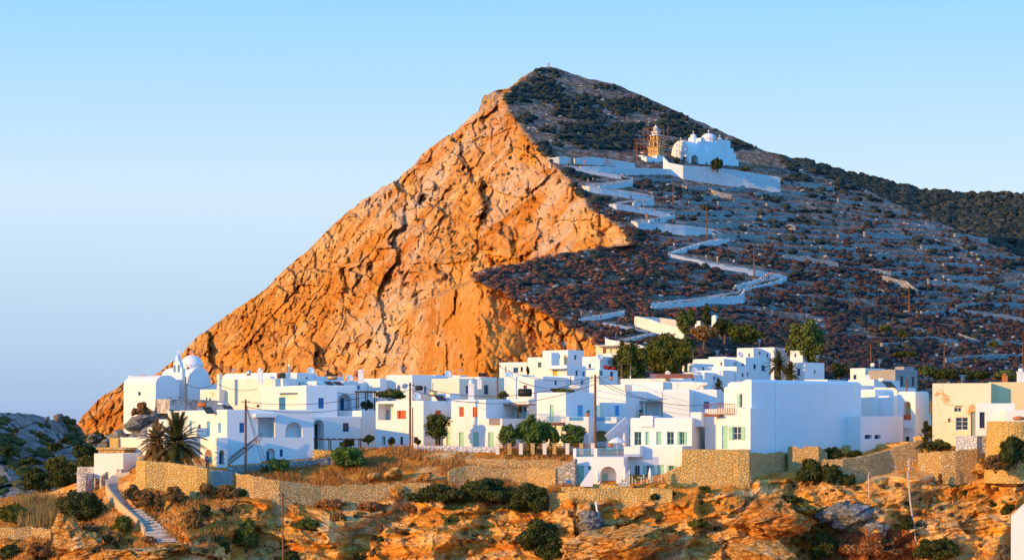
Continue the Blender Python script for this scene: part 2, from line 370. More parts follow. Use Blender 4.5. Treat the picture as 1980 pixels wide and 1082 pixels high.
def mfull(px, py):
    """full depth with relief"""
    base, right = mdepth(px, py)
    x = (px-CX)/F*base; z = (EYE-py)/F*base; y = base
    cl = 1-right
    ra = x*.8+z*.55; rb = z*.8-x*.6        # slanted coordinates for the strata of the cliff
    big = fbm(x/38, y/70, z/60, 4, 21)*11
    rid = fbm(ra/15, y/60, rb/40, 5, 31, .55, True)*8
    med = fbm(x/7, y/30, z/10, 5, 41, .62, True)*5
    wq = fbm(x/9, y/30, z/9, 3, 52)*7; f1, rn = cellnoise((ra+wq)/7.5, y/40, (rb-wq)/15, 51); fac = rn*5
    f2, rn2 = cellnoise((x+wq*.4)/2.4, y/30, (z+wq*.3)/3.6, 55); fac2 = rn2*2.2+fbm(x/1.8, y/20, z/2.4, 3, 57, .6, True)*1.5
    lowtex = sst((np.sin(px/83+py/120)+fbm(px/90, py/90, 0, 3, 77)*1.8)+.5)*.6+.5
    q_ = z*.8-x*.6+fbm(x/25, y/60, z/25, 3, 58)*9; tq = q_/6.5; sq_ = tq-np.floor(tq); hq = _h(np.floor(tq), np.floor(ra/22), 0*tq, 7)
    strat = (sst((sq_-.6)/.35)-sq_)*4.5*(.25+hq)*sst(.8-(px-700)/350)
    cn = vnoise(x/13+fbm(x/8, y/30, z/12, 3, 59)*1.2, y/60, z/55, 60); crack = np.exp(-(cn/.05)**2)*2
    cn2 = vnoise(ra/7+fbm(x/6, y/30, z/6, 3, 62), y/60, rb/30, 63); crack = crack+np.exp(-(cn2/.05)**2)*1.5
    fa = facets((ra+wq)/17, y/60, (rb-wq)/30, 151, .9)*6+facets((ra-wq*.6)/6.5, y/40, (rb+wq)/12, 161, .9)*3.8+facets((x+wq*.3)/2.3, y/25, (z+wq*.3)/3.8, 171, .9)*1.9+facets(x/.95, y/12, z/1.3, 181, .9)*.7
    dc = strat*.8+crack+big*.8+fa+(rid*.3+med*.25)*lowtex
    dr = fbm(x/45, y/60, z/40, 4, 61)*4+fbm(x/6, y/20, z/4, 4, 71, .6, True)*1.0+fbm(x/1.6, y/8, z/1.4, 3, 81)*.6
    # terraces on the cultivated slope
    tz_ = z/2.1+fbm(x/70, y/90, 0, 3, 91)*2.2; st = (tz_-np.floor(tz_))
    am = sst((py-335)/60)*sst((680-py)/110)*sst((px-1240)/60)
    dr = dr*(1-.5*am)+am*(sst(st/.4)-st)*4.6
    mfull.riser = am*sst((st-.42)/.12)*sst((fbm(px/26, py/5, 0, 3, 95)+.32)*5)*right
    return base+dc*cl+dr*right, right
def msurf(px, py):
    Y, r = mfull(np.array([float(px)]), np.array([float(py)])); return P(px, py, float(Y[0]))
def build_mountain():
    cols = np.concatenate([np.linspace(96, 340, 150), np.linspace(341.5, 2150, 980)]); nc = len(cols)
    nr = 430
    v = np.linspace(0, 1, nr)
    sk = pl(cols, SKY)+fbm(cols/16, 0*cols, 0*cols, 5, 3, .6)*5.0*np.interp(cols, [100,300,900,1100,2150], [1,1,1,.5,.4])
    bot = np.interp(cols, [96,200,300,500,1150,1300,2150], [860,858,840,770,760,770,800])
    px = np.repeat(cols[None], nr, 0); py = bot[None]*(1-v[:,None])+sk[None]*v[:,None]
    Y, hill = mfull(px, py); riser = mfull.riser
    # round the skyline over and carry the far side down
    X = (px-CX)/F*Y; Z = (EYE-py)/F*Y
    back = 14
    Xb = []; Yb = []; Zb = []
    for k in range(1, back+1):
        q = k/back
        Xb.append(X[-1]+(q*60)*np.interp(cols, [96,950,1200,2150], [0.1,.1,.1,.2])); Yb.append(Y[-1]+q**1.2*170); Zb.append(Z[-1]-(q**1.5)*120-.6*k*0+fbm(cols/20, np.full(nc, k*.7), 0*cols, 4, 13)*1.5*min(1, k/3)-q*2)
    X = np.vstack([X]+[a[None] for a in Xb]); Y = np.vstack([Y]+[a[None] for a in Yb]); Z = np.vstack([Z]+[a[None] for a in Zb])
    hill = np.vstack([hill]+[hill[-1:]]*back)
    V = np.stack([X, Y, Z], 2).reshape(-1,3)
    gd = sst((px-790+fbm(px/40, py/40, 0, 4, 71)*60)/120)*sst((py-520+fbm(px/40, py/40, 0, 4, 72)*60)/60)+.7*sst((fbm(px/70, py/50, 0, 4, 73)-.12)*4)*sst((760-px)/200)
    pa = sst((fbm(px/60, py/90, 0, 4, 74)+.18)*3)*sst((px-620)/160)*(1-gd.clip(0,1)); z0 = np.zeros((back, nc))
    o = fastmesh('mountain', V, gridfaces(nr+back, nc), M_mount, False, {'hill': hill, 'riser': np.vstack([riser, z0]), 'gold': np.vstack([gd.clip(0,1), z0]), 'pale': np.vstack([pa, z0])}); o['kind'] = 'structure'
build_mountain()
def build_far():
    cols = np.linspace(1330, 2300, 330); nc = len(cols); nr = 120; v = np.linspace(0, 1, nr)
    sk = np.interp(cols, [1330,1400,1480,1560,1640,1720,1790,1850,1920,2000,2300], [270,268,292,311,334,351,367,371,373,373,380])+fbm(cols/9, 0*cols, 0*cols, 5, 4, .65)*3
    px = np.repeat(cols[None], nr, 0); py = (sk[None]+280)*(1-v[:,None])+sk[None]*v[:,None]
    Y = 1010-(py-sk[None])*1.25+(px-1700)*.05; x = (px-CX)/F*Y; z = (EYE-py)/F*Y
    Y = Y+fbm(x/30, Y/40, z/20, 5, 6, .6)*14
    X = (px-CX)/F*Y; Z = (EYE-py)/F*Y
    X = np.vstack([X, X[-1:], X[-1:]]); Y = np.vstack([Y, Y[-1:]+60, Y[-1:]+200]); Z = np.vstack([Z, Z[-1:]-8, Z[-1:]-120])
    o = fastmesh('far_hillside', np.stack([X,Y,Z],2).reshape(-1,3), gridfaces(nr+2, nc), M_dark); o['kind'] = 'structure'
    n = 3600; rs = np.random.RandomState(5); qx = 1540+rs.rand(n)*460; s = np.interp(qx, cols, sk); qy = s+rs.rand(n)**1.0*(np.interp(qx,[1540,2000],[30,150]))
    Yq = 1010-(qy-s)*1.25+(qx-1700)*.05-4; C = np.stack([(qx-CX)/F*Yq, Yq, (EYE-qy)/F*Yq], 1)
    S = (.5+rs.rand(n)*1.1)[:,None]*np.array([1.2,1.2,.8])
    V, Q = blobs(C, S, 1, .3, 9); o = fastmesh('far_scrub', V, Q, leafmat('far_scrub_leaf', (.02,.03,.025), (.05,.06,.045), (.10,.09,.07)), True)
    tag(o, 'dark scrub covering the far slope at the right', 'scrub', kind='stuff')
build_far()
# ------------------------------------------------------------------ sea
m, nt, b = nodes('sea_water'); b.inputs['Base Color'].default_value = (.03,.10,.18,1); b.inputs['Roughness'].default_value = .25
w = tex(nt, scale=.05, detail=6, vec=pos(nt)); bump(nt, b, w.outputs['Fac'], .3, 2)
mb = MB(); mb.add([(-30000,-3000,-200),(30000,-3000,-200),(30000,55000,-200),(-30000,55000,-200)], [(0,1,2,3)])
o = mb.build('sea', m); o['kind'] = 'structure'
# ------------------------------------------------------------------ foreground ground
def rbf(ctrl):
    A = np.array(ctrl, float); p = A[:, :2]/200; n = len(A)
    def k(r): return np.where(r > 0, r*r*np.log(r+1e-12), 0)
    D = np.sqrt(((p[:,None]-p[None])**2).sum(2)); K = k(D)+np.eye(n)*.002
    Pm = np.hstack([np.ones((n,1)), p]); M = np.vstack([np.hstack([K, Pm]), np.hstack([Pm.T, np.zeros((3,3))])])
    w = np.linalg.solve(M, np.concatenate([A[:,2], np.zeros(3)]))
    def f(x, y):
        x = np.asarray(x, float)/200; y = np.asarray(y, float)/200+0*x; s = w[n]+w[n+1]*x+w[n+2]*y
        for i in range(n): s = s+w[i]*k(np.sqrt((x-p[i,0])**2+(y-p[i,1])**2))
        return s
    return f
FG = rbf([(-100,965,325),(0,965,322),(100,955,318),(0,1030,287),(100,1030,285),(-100,1082,278),(0,1082,277),(110,1080,272),(150,940,309),(195,935,303),(250,915,299),(263,927,289),(357,945,285),(300,985,282),(340,1000,277),(340,1046,272),(280,1082,268),(450,925,291),(455,960,284),(460,1082,277),(540,970,283),(600,905,297),(610,965,285),(700,875,300),(830,950,286),(760,910,294),(700,1000,282),(700,1082,279),(900,870,300),(1000,870,300),(960,938,288),(1000,1000,281),(1000,1082,276),(1110,880,298),(1110,940,284),(1200,938,283),(1300,935,281),(1200,1000,278),(1200,1082,275),(1320,950,280),(1449,940,281),(1449,880,285),(1460,1000,278),(1450,1082,274),(1600,890,288),(1660,930,283),(1600,1000,280),(1600,1082,277),(1780,855,296),(1780,890,287),(1890,930,282),(1890,870,288),(2000,890,284),(2100,890,284),(1980,1000,278),(1980,1082,275),(2100,1082,275),(1700,1082,277),(1500,860,300),(1640,860,300)])
TOP = [(-150,962),(0,962),(100,950),(150,932),(190,905),(230,903),(262,905),(300,905),(400,908),(450,915),(500,906),(600,893),(660,876),(700,866),(800,862),(960,866),(1100,866),(1109,880),(1113,938),(1290,936),(1318,938),(1325,945),(1440,945),(1449,882),(1520,868),(1600,862),(1780,852),(1850,862),(1900,872),(2150,872)]
_PC = [(256,912),(212,928),(222,945),(240,965),(258,983),(274,999),(292,1013),(306,1034),(330,1052)]
def pathmask(px, py):
    d = np.full(np.shape(px+0*py), 1e3)
    for (x0,y0),(x1,y1) in zip(_PC[:-1], _PC[1:]):
        L = (x1-x0)**2+(y1-y0)**2; t = np.clip(((px-x0)*(x1-x0)+(py-y0)*(y1-y0))/L, 0, 1); d = np.minimum(d, np.hypot(px-x0-t*(x1-x0), py-y0-t*(y1-y0)))
    return sst((d-18)/26)
def fgrelief(px, py, Y):
    return _fgrelief(px, py, Y)*pathmask(px, py)
def _fgrelief(px, py, Y):
    x = (px-CX)/F*Y; z = (EYE-py)/F*Y
    k = sst((py-945-fbm(px/60, py/60, 0, 2, 8)*18)/25)          # rocky band
    k = np.maximum(k, sst((px-1440)/30)*sst((py-905)/25))
    kl = 1-sst((py-1000)/30); k = k*(1-sst((430-px)/60)*kl*.75)
    wx = x+fbm(x/4, Y/8, z/3, 3, 33)*1.6; wz = z+fbm(x/5, Y/8, z/2.5, 3, 34)*.9
    dip = wz-wx*.16*np.clip((px-1000)/500, -.6, 1)
    t = dip/2.1; st = t-np.floor(t); lv = _h(np.floor(t), np.floor(wx/9), np.floor(t)*0, 3)
    ledge = (sst((st-.7)/.25)-st)*2.2*(.3+lv)*.8
    t2 = dip/.55; s2 = t2-np.floor(t2); am = sst(fbm(x/7, Y/9, z/4, 2, 36)*2+.5); ledge = ledge+(sst((s2-.5)/.4)-s2)*.5*am
    f1, rn = cellnoise(wx/5.5, Y/14, dip/2.0, 18); blk = rn*1.7
    f2, rn2 = cellnoise(wx/1.5, Y/9, dip/.6, 19); blk = blk+rn2*.5*am
    big = fbm(x/14, Y/14, z/8, 3, 23, .5)*1.1+fbm(x/2.2, Y/4, z/1.2, 4, 26, .6)*.22
    blk = facets(wx/8, Y/14, dip/3.0, 118, .8)*2.5+facets(wx/2.8, Y/9, dip/.9, 128, .9)*.9+facets(wx/.9, Y/9, dip/.3, 138, .9)*.2
    cave = sst((fbm(x/6, Y/20, z/2.2, 3, 29)-.3)*5)*1.8
    tb = (x-z*.5+fbm(x/14, 0*x, z/7, 3, 37)*7)/13.0; sb = tb-np.floor(tb); rb_ = _h(np.floor(tb), 0*tb, 0*tb, 5)
    butt = (sst(sb/.14)-sb-.5)*(3.6+1.6*rb_)
    tb2 = (x+z*.3+fbm(x/5, 0*x, z/3, 3, 38)*3)/4.2; sb2 = tb2-np.floor(tb2); butt = butt+(sst(sb2/.2)-sb2-.5)*1.5*_h(np.floor(tb2), np.floor(z/3), 0*tb, 6)
    big = big+butt
    soft = fbm(x/4, Y/4, z/3, 4, 24)*.45+fbm(x/.8, Y/.8, z/.8, 3, 25)*.16
    return k*(ledge+blk+big+cave)*.74+soft
def fgdepth(px, py):
    px = np.asarray(px, float); py = np.asarray(py, float)+0*px
    Y = FG(px, py); return Y+fgrelief(px, py, Y)
def gsurf(px, py): return P(px, py, float(fgdepth(np.array([float(px)]), np.array([float(py)]))[0]))
def build_ground():
    cols = np.linspace(-150, 2150, 1150); nc = len(cols); nr = 190
    top = pl(cols, TOP); v = np.linspace(0, 1, nr)
    px = np.repeat(cols[None], nr, 0); py = 1130*(1-v[:,None])+top[None]*v[:,None]
    Y = fgdepth(px, py)
    X = (px-CX)/F*Y; Z = (EYE-py)/F*Y
    fr = []; n0 = 8
    for k in range(n0, 0, -1):      # the valley below the frame, towards the camera
        q = k/n0; Yk = Y[0]-q*200; fr.append((X[0]*(Yk/Y[0]), Yk, Z[0]-22*q-6*np.sin(q*3)))
    bk = []; nb = 26
    for k in range(1, nb+1):
        q = k/nb; Yk = Y[-1]+q**1.3*(560-Y[-1]); xk = (cols-CX)/F*Yk
        vil = np.interp(Yk, [300,330,380,440,500,560], [-2.6,-1.5,1.5,4,6,7])
        lf = np.interp(Yk, [300,380,420,500,560], [-2.6,-3.2,-20,-60,-80])
        w = sst((cols-960)/260); zz = vil*w+lf*(1-w)
        zz = np.where(cols < 262, np.minimum(zz, Z[-1]-q*25), zz)
        s = sst(q*7); bk.append((xk, Yk, Z[-1]*(1-s)+zz*s))
    X = np.vstack([f[0][None] for f in fr]+[X]+[f[0][None] for f in bk]); Yn = np.vstack([f[1][None] for f in fr]+[Y]+[f[1][None] for f in bk]); Z = np.vstack([f[2][None] for f in fr]+[Z]+[f[2][None] for f in bk])
    o = fastmesh('ground', np.stack([X,Yn,Z],2).reshape(-1,3), gridfaces(nr+n0+nb, nc), M_fore, False); o['kind'] = 'structure'
build_ground()
# ------------------------------------------------------------------ grey rocky hill at the left, in shade
LH = rbf([(-150,800,385),(0,797,400),(60,800,410),(130,808,422),(150,835,425),(-150,980,300),(0,960,318),(60,900,365),(100,950,335),(130,880,385),(170,850,410),(200,842,400),(180,940,318),(230,835,375),(250,812,352),(250,880,318),(290,793,347),(330,790,345),(330,880,312),(200,900,345),(0,860,372),(-150,880,345)])
LSKY = [(-150,800),(-60,792),(0,796),(40,798),(75,802),(100,812),(112,804),(122,802),(134,806),(142,820),(160,840),(180,846),(205,840),(225,838),(240,828),(250,815),(270,803),(300,794),(330,790),(370,800)]
def lhdepth(px, py):
    px = np.asarray(px, float); py = np.asarray(py, float)+0*px
    Y = np.maximum(LH(px, py), FG(px, np.maximum(py, 900))+4); x = (px-CX)/F*Y; z = (EYE-py)/F*Y
    f1, rn = cellnoise(x/3.2, Y/12, z/2.2, 118); f2, rn2 = cellnoise(x/1.2, Y/8, z/.9, 119)
    return Y+fbm(x/10, Y/20, z/6, 4, 124, .55, True)*3+rn*2.6+rn2*.9+fbm(x, Y/2, z, 3, 125)*.3
def lsurf(px, py): return P(px, py, float(lhdepth(np.array([float(px)]), np.array([float(py)]))[0]))
def build_lh():
    cols = np.linspace(-150, 370, 330); nc = len(cols); nr = 130; v = np.linspace(0, 1, nr)
    sk = pl(cols, LSKY)+fbm(cols/9, 0*cols, 0*cols, 4, 44)*3
    px = np.repeat(cols[None], nr, 0); py = (pl(cols, TOP)+10)[None]*(1-v[:,None])+sk[None]*v[:,None]
    Y = lhdepth(px, py); X = (px-CX)/F*Y; Z = (EYE-py)/F*Y
    X = np.vstack([X, X[-1:], X[-1:]]); Y = np.vstack([Y, Y[-1:]+12, Y[-1:]+60]); Z = np.vstack([Z, Z[-1:]-2, Z[-1:]-60])
    o = fastmesh('rocky_hill', np.stack([X,Y,Z],2).reshape(-1,3), gridfaces(nr+2, nc), M_grey); o['kind'] = 'structure'
build_lh()
# ------------------------------------------------------------------ village materials
M_wall = plaster('white_plaster', (.80,.795,.785))
M_cream = plaster('cream_plaster', (.80,.74,.62), .08)
M_stain = plaster('stained_plaster', (.80,.75,.66), .10, .64, (.62,.45,.22), .22)
M_peel = plaster('peeling_plaster', (.80,.71,.50), .12, .59, (.46,.28,.12), .32); M_yel = plaster('yellowed_plaster', (.80,.62,.34), .12, .62, (.5,.32,.15), .3)
M_roof = simple('roof_screed', (.62,.60,.57), .9)
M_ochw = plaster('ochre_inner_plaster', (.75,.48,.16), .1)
PC = {'b': simple('blue_paint', (.03,.17,.42), .5), 'B': simple('light_blue_paint', (.10,.38,.68), .5), 'n': simple('navy_paint', (.02,.07,.20), .5),
      'g': simple('pale_green_paint', (.30,.58,.42), .55), 'o': simple('orange_red_paint', (.60,.10,.02), .55), 'w': simple('white_paint', (.78,.78,.76), .5),
      'd': simple('dark_wood', (.05,.03,.02), .7), 'k': simple('brown_wood', (.22,.08,.03), .7), 'y': simple('yellow_door_paint', (.65,.45,.12), .6), 'r': simple('grey_blue_paint', (.25,.33,.40), .6)}
M_glass, _nt, _b = nodes('window_glass'); _b.inputs['Base Color'].default_value = (.02,.03,.045,1); _b.inputs['Roughness'].default_value = .08; _b.inputs['Specular IOR Level'].default_value = .6
M_metal = simple('brushed_metal', (.55,.55,.56), .3, .1, 8, .9, 0)
M_conc = simple('grey_concrete', (.33,.31,.29), .9)
M_pole = simple('weathered_pole_wood', (.20,.09,.045), .85, .3, 5)
M_cable = simple('black_cable', (.02,.02,.02), .8, bmp=0)
M_ochst = stonemat('ochre_masonry', (.74,.47,.15), (.82,.53,.17), (.84,.62,.27), .38, (.45,.24,.07), rim=.05)
M_dry = stonemat('dry_stone', (.68,.42,.16), (.80,.53,.22), (.84,.65,.36), .28, (.34,.17,.05), rim=.08)
M_gry = stonemat('grey_dry_stone', (.34,.32,.30), (.44,.42,.40), (.54,.53,.51), .6, (.12,.10,.09), rim=.07)
M_wst = stonemat('whitewashed_stone', (.74,.73,.72), (.79,.78,.77), (.82,.815,.81), .5, (.6,.58,.56), rim=.04)
M_wst2 = stonemat('partly_whitewashed_stone', (.40,.33,.27), (.6,.55,.5), (.72,.70,.67), .4, (.16,.12,.09), rim=.1, white=.5)
class Block:
    """box with corner C nearest the camera; front runs to the left, side runs back to the right. All sizes from picture measurements at depth Y."""
    def __init__(s, L, C, Rr, T, B, Y, th, D=None, W=None):
        s.th = R(th); c, n = math.cos(s.th), math.sin(s.th)
        s.a = Vector((-c, n, 0)); s.b = Vector((n, c, 0)); s.C = P(C, B, Y); s.C.z = 0
        s.zb = (EYE-B)/F*Y; s.zt = (EYE-T)/F*Y
        def solve(p, d):
            t = (p-CX)/F; return (t*s.C.y-s.C.x)/(d.x-t*d.y)
        s.W = W if W else solve(L, s.a); s.D = D if D else (solve(Rr, s.b) if Rr and Rr > C+.5 else 6.0)
        s.ctr = s.C+s.a*s.W/2+s.b*s.D/2; s.Y = Y
    def w(s, a, b, z): return s.C+s.a*a+s.b*b+Vector((0,0,z))
    def uz(s, face, px, py, off=0.0):
        """picture point -> (u,z) on the plane of a face, shifted inward by off"""
        O = s.C+(s.b if face == 'F' else s.a)*off; n = s.b if face == 'F' else s.a; u = s.a if face == 'F' else s.b
        d = P(px, py, 1.0); t = O.dot(n)/d.dot(n); q = d*t
        return (q-O).dot(u), q.z
    def fp(s, face, u, z, off=0.0):
        return s.w(u, off, z) if face == 'F' else s.w(off, u, z)
class House:
    def __init__(s, name, label, cat='house', wall=None):
        s.name = name; s.label = label; s.cat = cat; s.blocks = []; s.wall = wall or M_wall; s.ops = []; s.extra = []; s.T = None
        s.wmb = MB(); s.rmb = MB()
    def org(s, b):
        if s.T is None:
            s.T = Thing(s.name, s.label, s.cat, s.last_org(b))
    def last_org(s, b): p = Vector(b.ctr); p.z = b.zb; return p
    def block(s, L, C, Rr, T, B, Y, th=30, D=None, W=None, front=(), side=(), ch=.10, down=.8, top=None, wall=None, roof=True, ftop=None, stop=None):
        b = Block(L, C, Rr, T, B, Y, th, D, W); s.org(b); s.cur = b
        wm = MB()
        if Y > 330 and down == .8: down = 3
        zb = b.zb-down; zt = b.zt; W, D = b.W, b.D
        if s.cat == 'house' and Y > 335 and not front and wall is None and B-T > 17 and b.W > 3.5 and roof:
            k5 = 345/Y; q_ = .3+.4*((L*7) % 10)/10; x_ = L+(C-L)*q_; y_ = T+9*k5; front = [('W', x_, y_, x_+5.5*k5, y_+9*k5, {'c': 'b' if int(L) % 2 else 'n'})]
        if s.cat == 'house' and Y > 335 and not side and wall is None and B-T > 17 and b.D > 5 and Rr and Rr-C > 18:
            k5 = 345/Y; x_ = C+(Rr-C)*.45; y_ = T+9*k5; side = [('W', x_, y_, x_+4.5*k5, y_+8*k5, {'c': 'b'})]
        for face, length, ops, prof in (('F', W, front, ftop), ('S', D, side, stop)):
            outer = [(0, zb), (length, zb), (length, zt-ch), (0, zt-ch)]
            if prof:      # custom top outline in picture coordinates
                pts = [b.uz(face, x, y) for x, y in prof]; outer = [(0, zb), (length, zb)]+sorted([(min(max(u, 0), length), z-ch) for u, z in pts], key=lambda p: -p[0])
            holes = []; specs = []
            for op in ops:
                kind, x0, y0, x1, y1 = op[:5]; o = op[5] if len(op) > 5 else {}
                u0, z0 = b.uz(face, x0, y1); u1, z1 = b.uz(face, x1, y0)
                if u0 > u1: u0, u1 = u1, u0
                u0 = max(u0, .06); u1 = min(u1, length-.06)
                z0 = max(z0, zb+.1); z1 = min(z1, zt-ch-.06)
                if u1-u0 < .1 or z1-z0 < .1: continue
                if kind in 'AN' or o.get('arch'):
                    r = (u1-u0)/2; rz = min(r*o.get('ry', 1), (z1-z0)*.6); n = 8
                    poly = [(u0, z0), (u1, z0)]+[((u0+u1)/2+r*math.cos(math.pi*k/n), z1-rz+rz*math.sin(math.pi*k/n)) for k in range(n+1)]
                else: poly = [(u0, z0), (u1, z0), (u1, z1), (u0, z1)]
                dep = o.get('d', {'A': 1.2, 'L': 1.8, 'N': .5, 'H': .6}.get(kind, .26))
                holes.append((poly, dep)); specs.append((kind, u0, z0, u1, z1, dep, o, poly))
            vs2 = [outer]+[h[0] for h in holes]
            tris = tessellate_polygon([[Vector((u, z, 0)) for u, z in l] for l in vs2])
            flat = [p for l in vs2 for p in l]
            wm.add([b.fp(face, u, z) for u, z in flat], [tuple(t) for t in tris])
            for poly, dep in holes:
                n = len(poly); wm.add([b.fp(face, u, z) for u, z in poly]+[b.fp(face, u, z, dep) for u, z in poly], [(i, (i+1) % n, n+(i+1) % n, n+i) for i in range(n)])
                wm.add([b.fp(face, u, z, dep) for u, z in poly], [tuple(range(n))])
            for sp_ in specs: s.opening(b, face, *sp_)
        # far faces
        wm.add([b.w(W,0,zb), b.w(W,D,zb), b.w(W,D,zt-ch), b.w(W,0,zt-ch)], [(0,1,2,3)]); wm.add([b.w(0,D,zb), b.w(W,D,zb), b.w(W,D,zt-ch), b.w(0,D,zt-ch)], [(0,1,2,3)])
        if not ftop and not stop:
            i = min(.32, W*.2, D*.2); c2 = ch*.35
            rings = [[(0,0),(W,0),(W,D),(0,D)], [(c2,c2),(W-c2,c2),(W-c2,D-c2),(c2,D-c2)], [(ch,ch),(W-ch,ch),(W-ch,D-ch),(ch,D-ch)], [(i,i),(W-i,i),(W-i,D-i),(i,D-i)], [(i,i),(W-i,i),(W-i,D-i),(i,D-i)]]
            zs = [zt-ch, zt-c2, zt, zt, zt-.35]
            vs = [b.w(a, bb, z) for r_, z in zip(rings, zs) for a, bb in r_]
            wm.add(vs, [(k*4+j, k*4+(j+1) % 4, k*4+4+(j+1) % 4, k*4+4+j) for k in range(4) for j in range(4)])
            if roof: s.rmb.add([b.w(i-.02,i-.02,zt-.34), b.w(W-i+.02,i-.02,zt-.34), b.w(W-i+.02,D-i+.02,zt-.34), b.w(i-.02,D-i+.02,zt-.34)], [(0,1,2,3)])
        elif roof:
            zz = zt-ch-.1; s.rmb.add([b.w(.05,.05,zz), b.w(W-.05,.05,zz), b.w(W-.05,D-.05,zz), b.w(.05,D-.05,zz)], [(0,1,2,3)])
        s.T.part('wall', wm, wall or s.wall)
        if s.rmb.v: s.T.part('roof', s.rmb, M_roof); s.rmb = MB()
        return b
    def opening(s, b, face, kind, u0, z0, u1, z1, dep, o, poly):
        col = PC[o.get('c', 'b')]; e = .012; fp = lambda u, z, off: b.fp(face, u, z, off)
        U = b.a if face == 'F' else b.b; N = b.b if face == 'F' else b.a; Zv = Vector((0,0,1))
        def slab(mb, ua, za, ub, zb_, off, t): return mb.box(fp((ua+ub)/2, (za+zb_)/2, off), U, N, Zv, abs(ub-ua)/2, t/2, abs(zb_-za)/2)
        w = u1-u0; h = z1-z0
        if kind in ('W', 'O'):
            f = MB(); t = .07
            slab(f, u0+e, z0+e, u0+t, z1-e, dep-.06, .08); slab(f, u1-t, z0+e, u1-e, z1-e, dep-.06, .08)
            slab(f, u0+t, z1-t, u1-t, z1-e, dep-.06, .078); slab(f, u0+t, z0+e, u1-t, z0+t, dep-.06, .078)
            slab(f, (u0+u1)/2-.03, z0+t, (u0+u1)/2+.03, z1-t, dep-.06, .06)
            for k in range(1, o.get('bars', 2)): zc = z0+h*k/o.get('bars', 2); slab(f, u0+t, zc-.02, u1-t, zc+.02, dep-.055, .04)
            fo = s.T.part('window', f, col); g = MB(); slab(g, u0+.03, z0+.03, u1-.03, z1-.03, dep-.02, .015); s.T.part('pane', g, M_glass, parent=fo)
            if kind == 'O':
                for sg in (0, 1):
                    m = MB(); ua, ub = ((u0-w*.48-.02, u0-.02) if sg == 0 else (u1+.02, u1+w*.48+.02)); slab(m, ua, z0, ub, z1, -.045, .05)
                    for k in range(8): zc = z0+h*(k+.5)/8; slab(m, ua+.06, zc-.025, ub-.06, zc+.025, -.078, .02)
                    s.T.part('shutter', m, PC[o.get('sc', 'g')], parent=fo)
            if o.get('sill'): m = MB(); slab(m, u0-.08, z0-.07, u1+.08, z0-.005, -.02, .16); s.T.part('sill', m, M_wall, parent=fo)
        elif kind == 'S':
            f = MB(); slab(f, u0+e, z0+e, u1-e, z1-e, dep-.03, .03); fo = s.T.part('window', f, M_wall)
            for sg in (0, 1):
                m = MB(); ua, ub = ((u0+e, (u0+u1)/2-.015) if sg == 0 else ((u0+u1)/2+.015, u1-e)); slab(m, ua, z0+e, ub, z1-e, dep-.07, .04)
                for k in range(9): zc = z0+h*(k+.5)/9; slab(m, ua+.07, zc-.03, ub-.07, zc+.03, dep-.1, .025)
                s.T.part('shutter', m, col, parent=fo)
        elif kind == 'D':
            f = MB(); slab(f, u0+e, z0+.01, u1-e, z1-e, dep-.05, .06)
            for k, (za, zc) in enumerate(((.06, .45), (.52, .93))): slab(f, u0+w*.15, z0+h*za, u1-w*.15, z0+h*zc, dep-.09, .02)
            do = s.T.part('door', f, col); m = MB(); slab(m, u0+w*.86, z0+h*.46, u0+w*.92, z0+h*.49, dep-.1, .06); s.T.part('handle', m, M_metal, parent=do)
        elif kind == 'H':
            f = MB(); slab(f, u0+e, z0+e, u1-e, z1-e, dep-.02, .02); s.T.part('opening', f, PC[o.get('c', 'd')])  # panel closing the recess; dark ones paint the shade inside the hole
        elif kind in 'ALN' and o.get('in'):
            for (ik, fx0, fz0, fx1, fz1, c) in o['in']:      # doors inside a niche, fractions
                f = MB(); slab(f, u0+w*fx0, z0+h*fz0, u0+w*fx1, z0+h*fz1, dep-.04, .06)
                slab(f, u0+w*(fx0+.15*(fx1-fx0)), z0+h*(fz0+.1*(fz1-fz0)), u0+w*(fx1-.15*(fx1-fx0)), z0+h*(fz1-.1*(fz1-fz0)), dep-.08, .02)
                s.T.part('door' if ik == 'D' else 'window', f, PC[c])
        if kind in 'ALN' and o.get('fill'):
            f = MB(); n = len(poly); f.add([b.fp(face, u, z, dep-.004) for u, z in poly], [tuple(range(n))]); s.T.part('inner_wall', f, o['fill'])
    def rail(s, face, b, x0, y0, x1, y1, col, off=-.9, n=14, pattern=None, name='railing'):
        """railing in a plane parallel to a face, off<0 = in front"""
        u0, zb_ = b.uz(face, x0, y1, off); u1, zt = b.uz(face, x1, y0, off); mb = MB(); U = b.a if face == 'F' else b.b; N = b.b if face == 'F' else b.a; Zv = Vector((0,0,1))
        if u0 > u1: u0, u1 = u1, u0
        def bx(ua, za, ub, zc, t=.05): mb.box(b.fp(face, (ua+ub)/2, (za+zc)/2, off), U, N, Zv, abs(ub-ua)/2, t/2, abs(zc-za)/2)
        bx(u0, zt-.07, u1, zt, .08); bx(u0, zb_, u1, zb_+.06, .06)
        for k in range(n+1): u = u0+(u1-u0)*k/n; bx(u-.025, zb_+.06, u+.025, zt-.07, .04)
        return s.T.part(name, mb, PC[col])
    def slab(s, name, b, face, x0, y0, x1, y1, off0, off1, mat):
        """box seen as x0..x1 / y0..y1 spanning depth off0..off1 (inward +) from a face"""
        u0, z0 = b.uz(face, x0, y1, min(off0, off1)); u1, z1 = b.uz(face, x1, y0, min(off0, off1)); mb = MB(); U = b.a if face == 'F' else b.b; N = b.b if face == 'F' else b.a
        mb.box(b.fp(face, (u0+u1)/2, (z0+z1)/2, (off0+off1)/2), U, N, Vector((0,0,1)), abs(u1-u0)/2, abs(off1-off0)/2, abs(z1-z0)/2)
        return s.T.part(name, mb, mat)
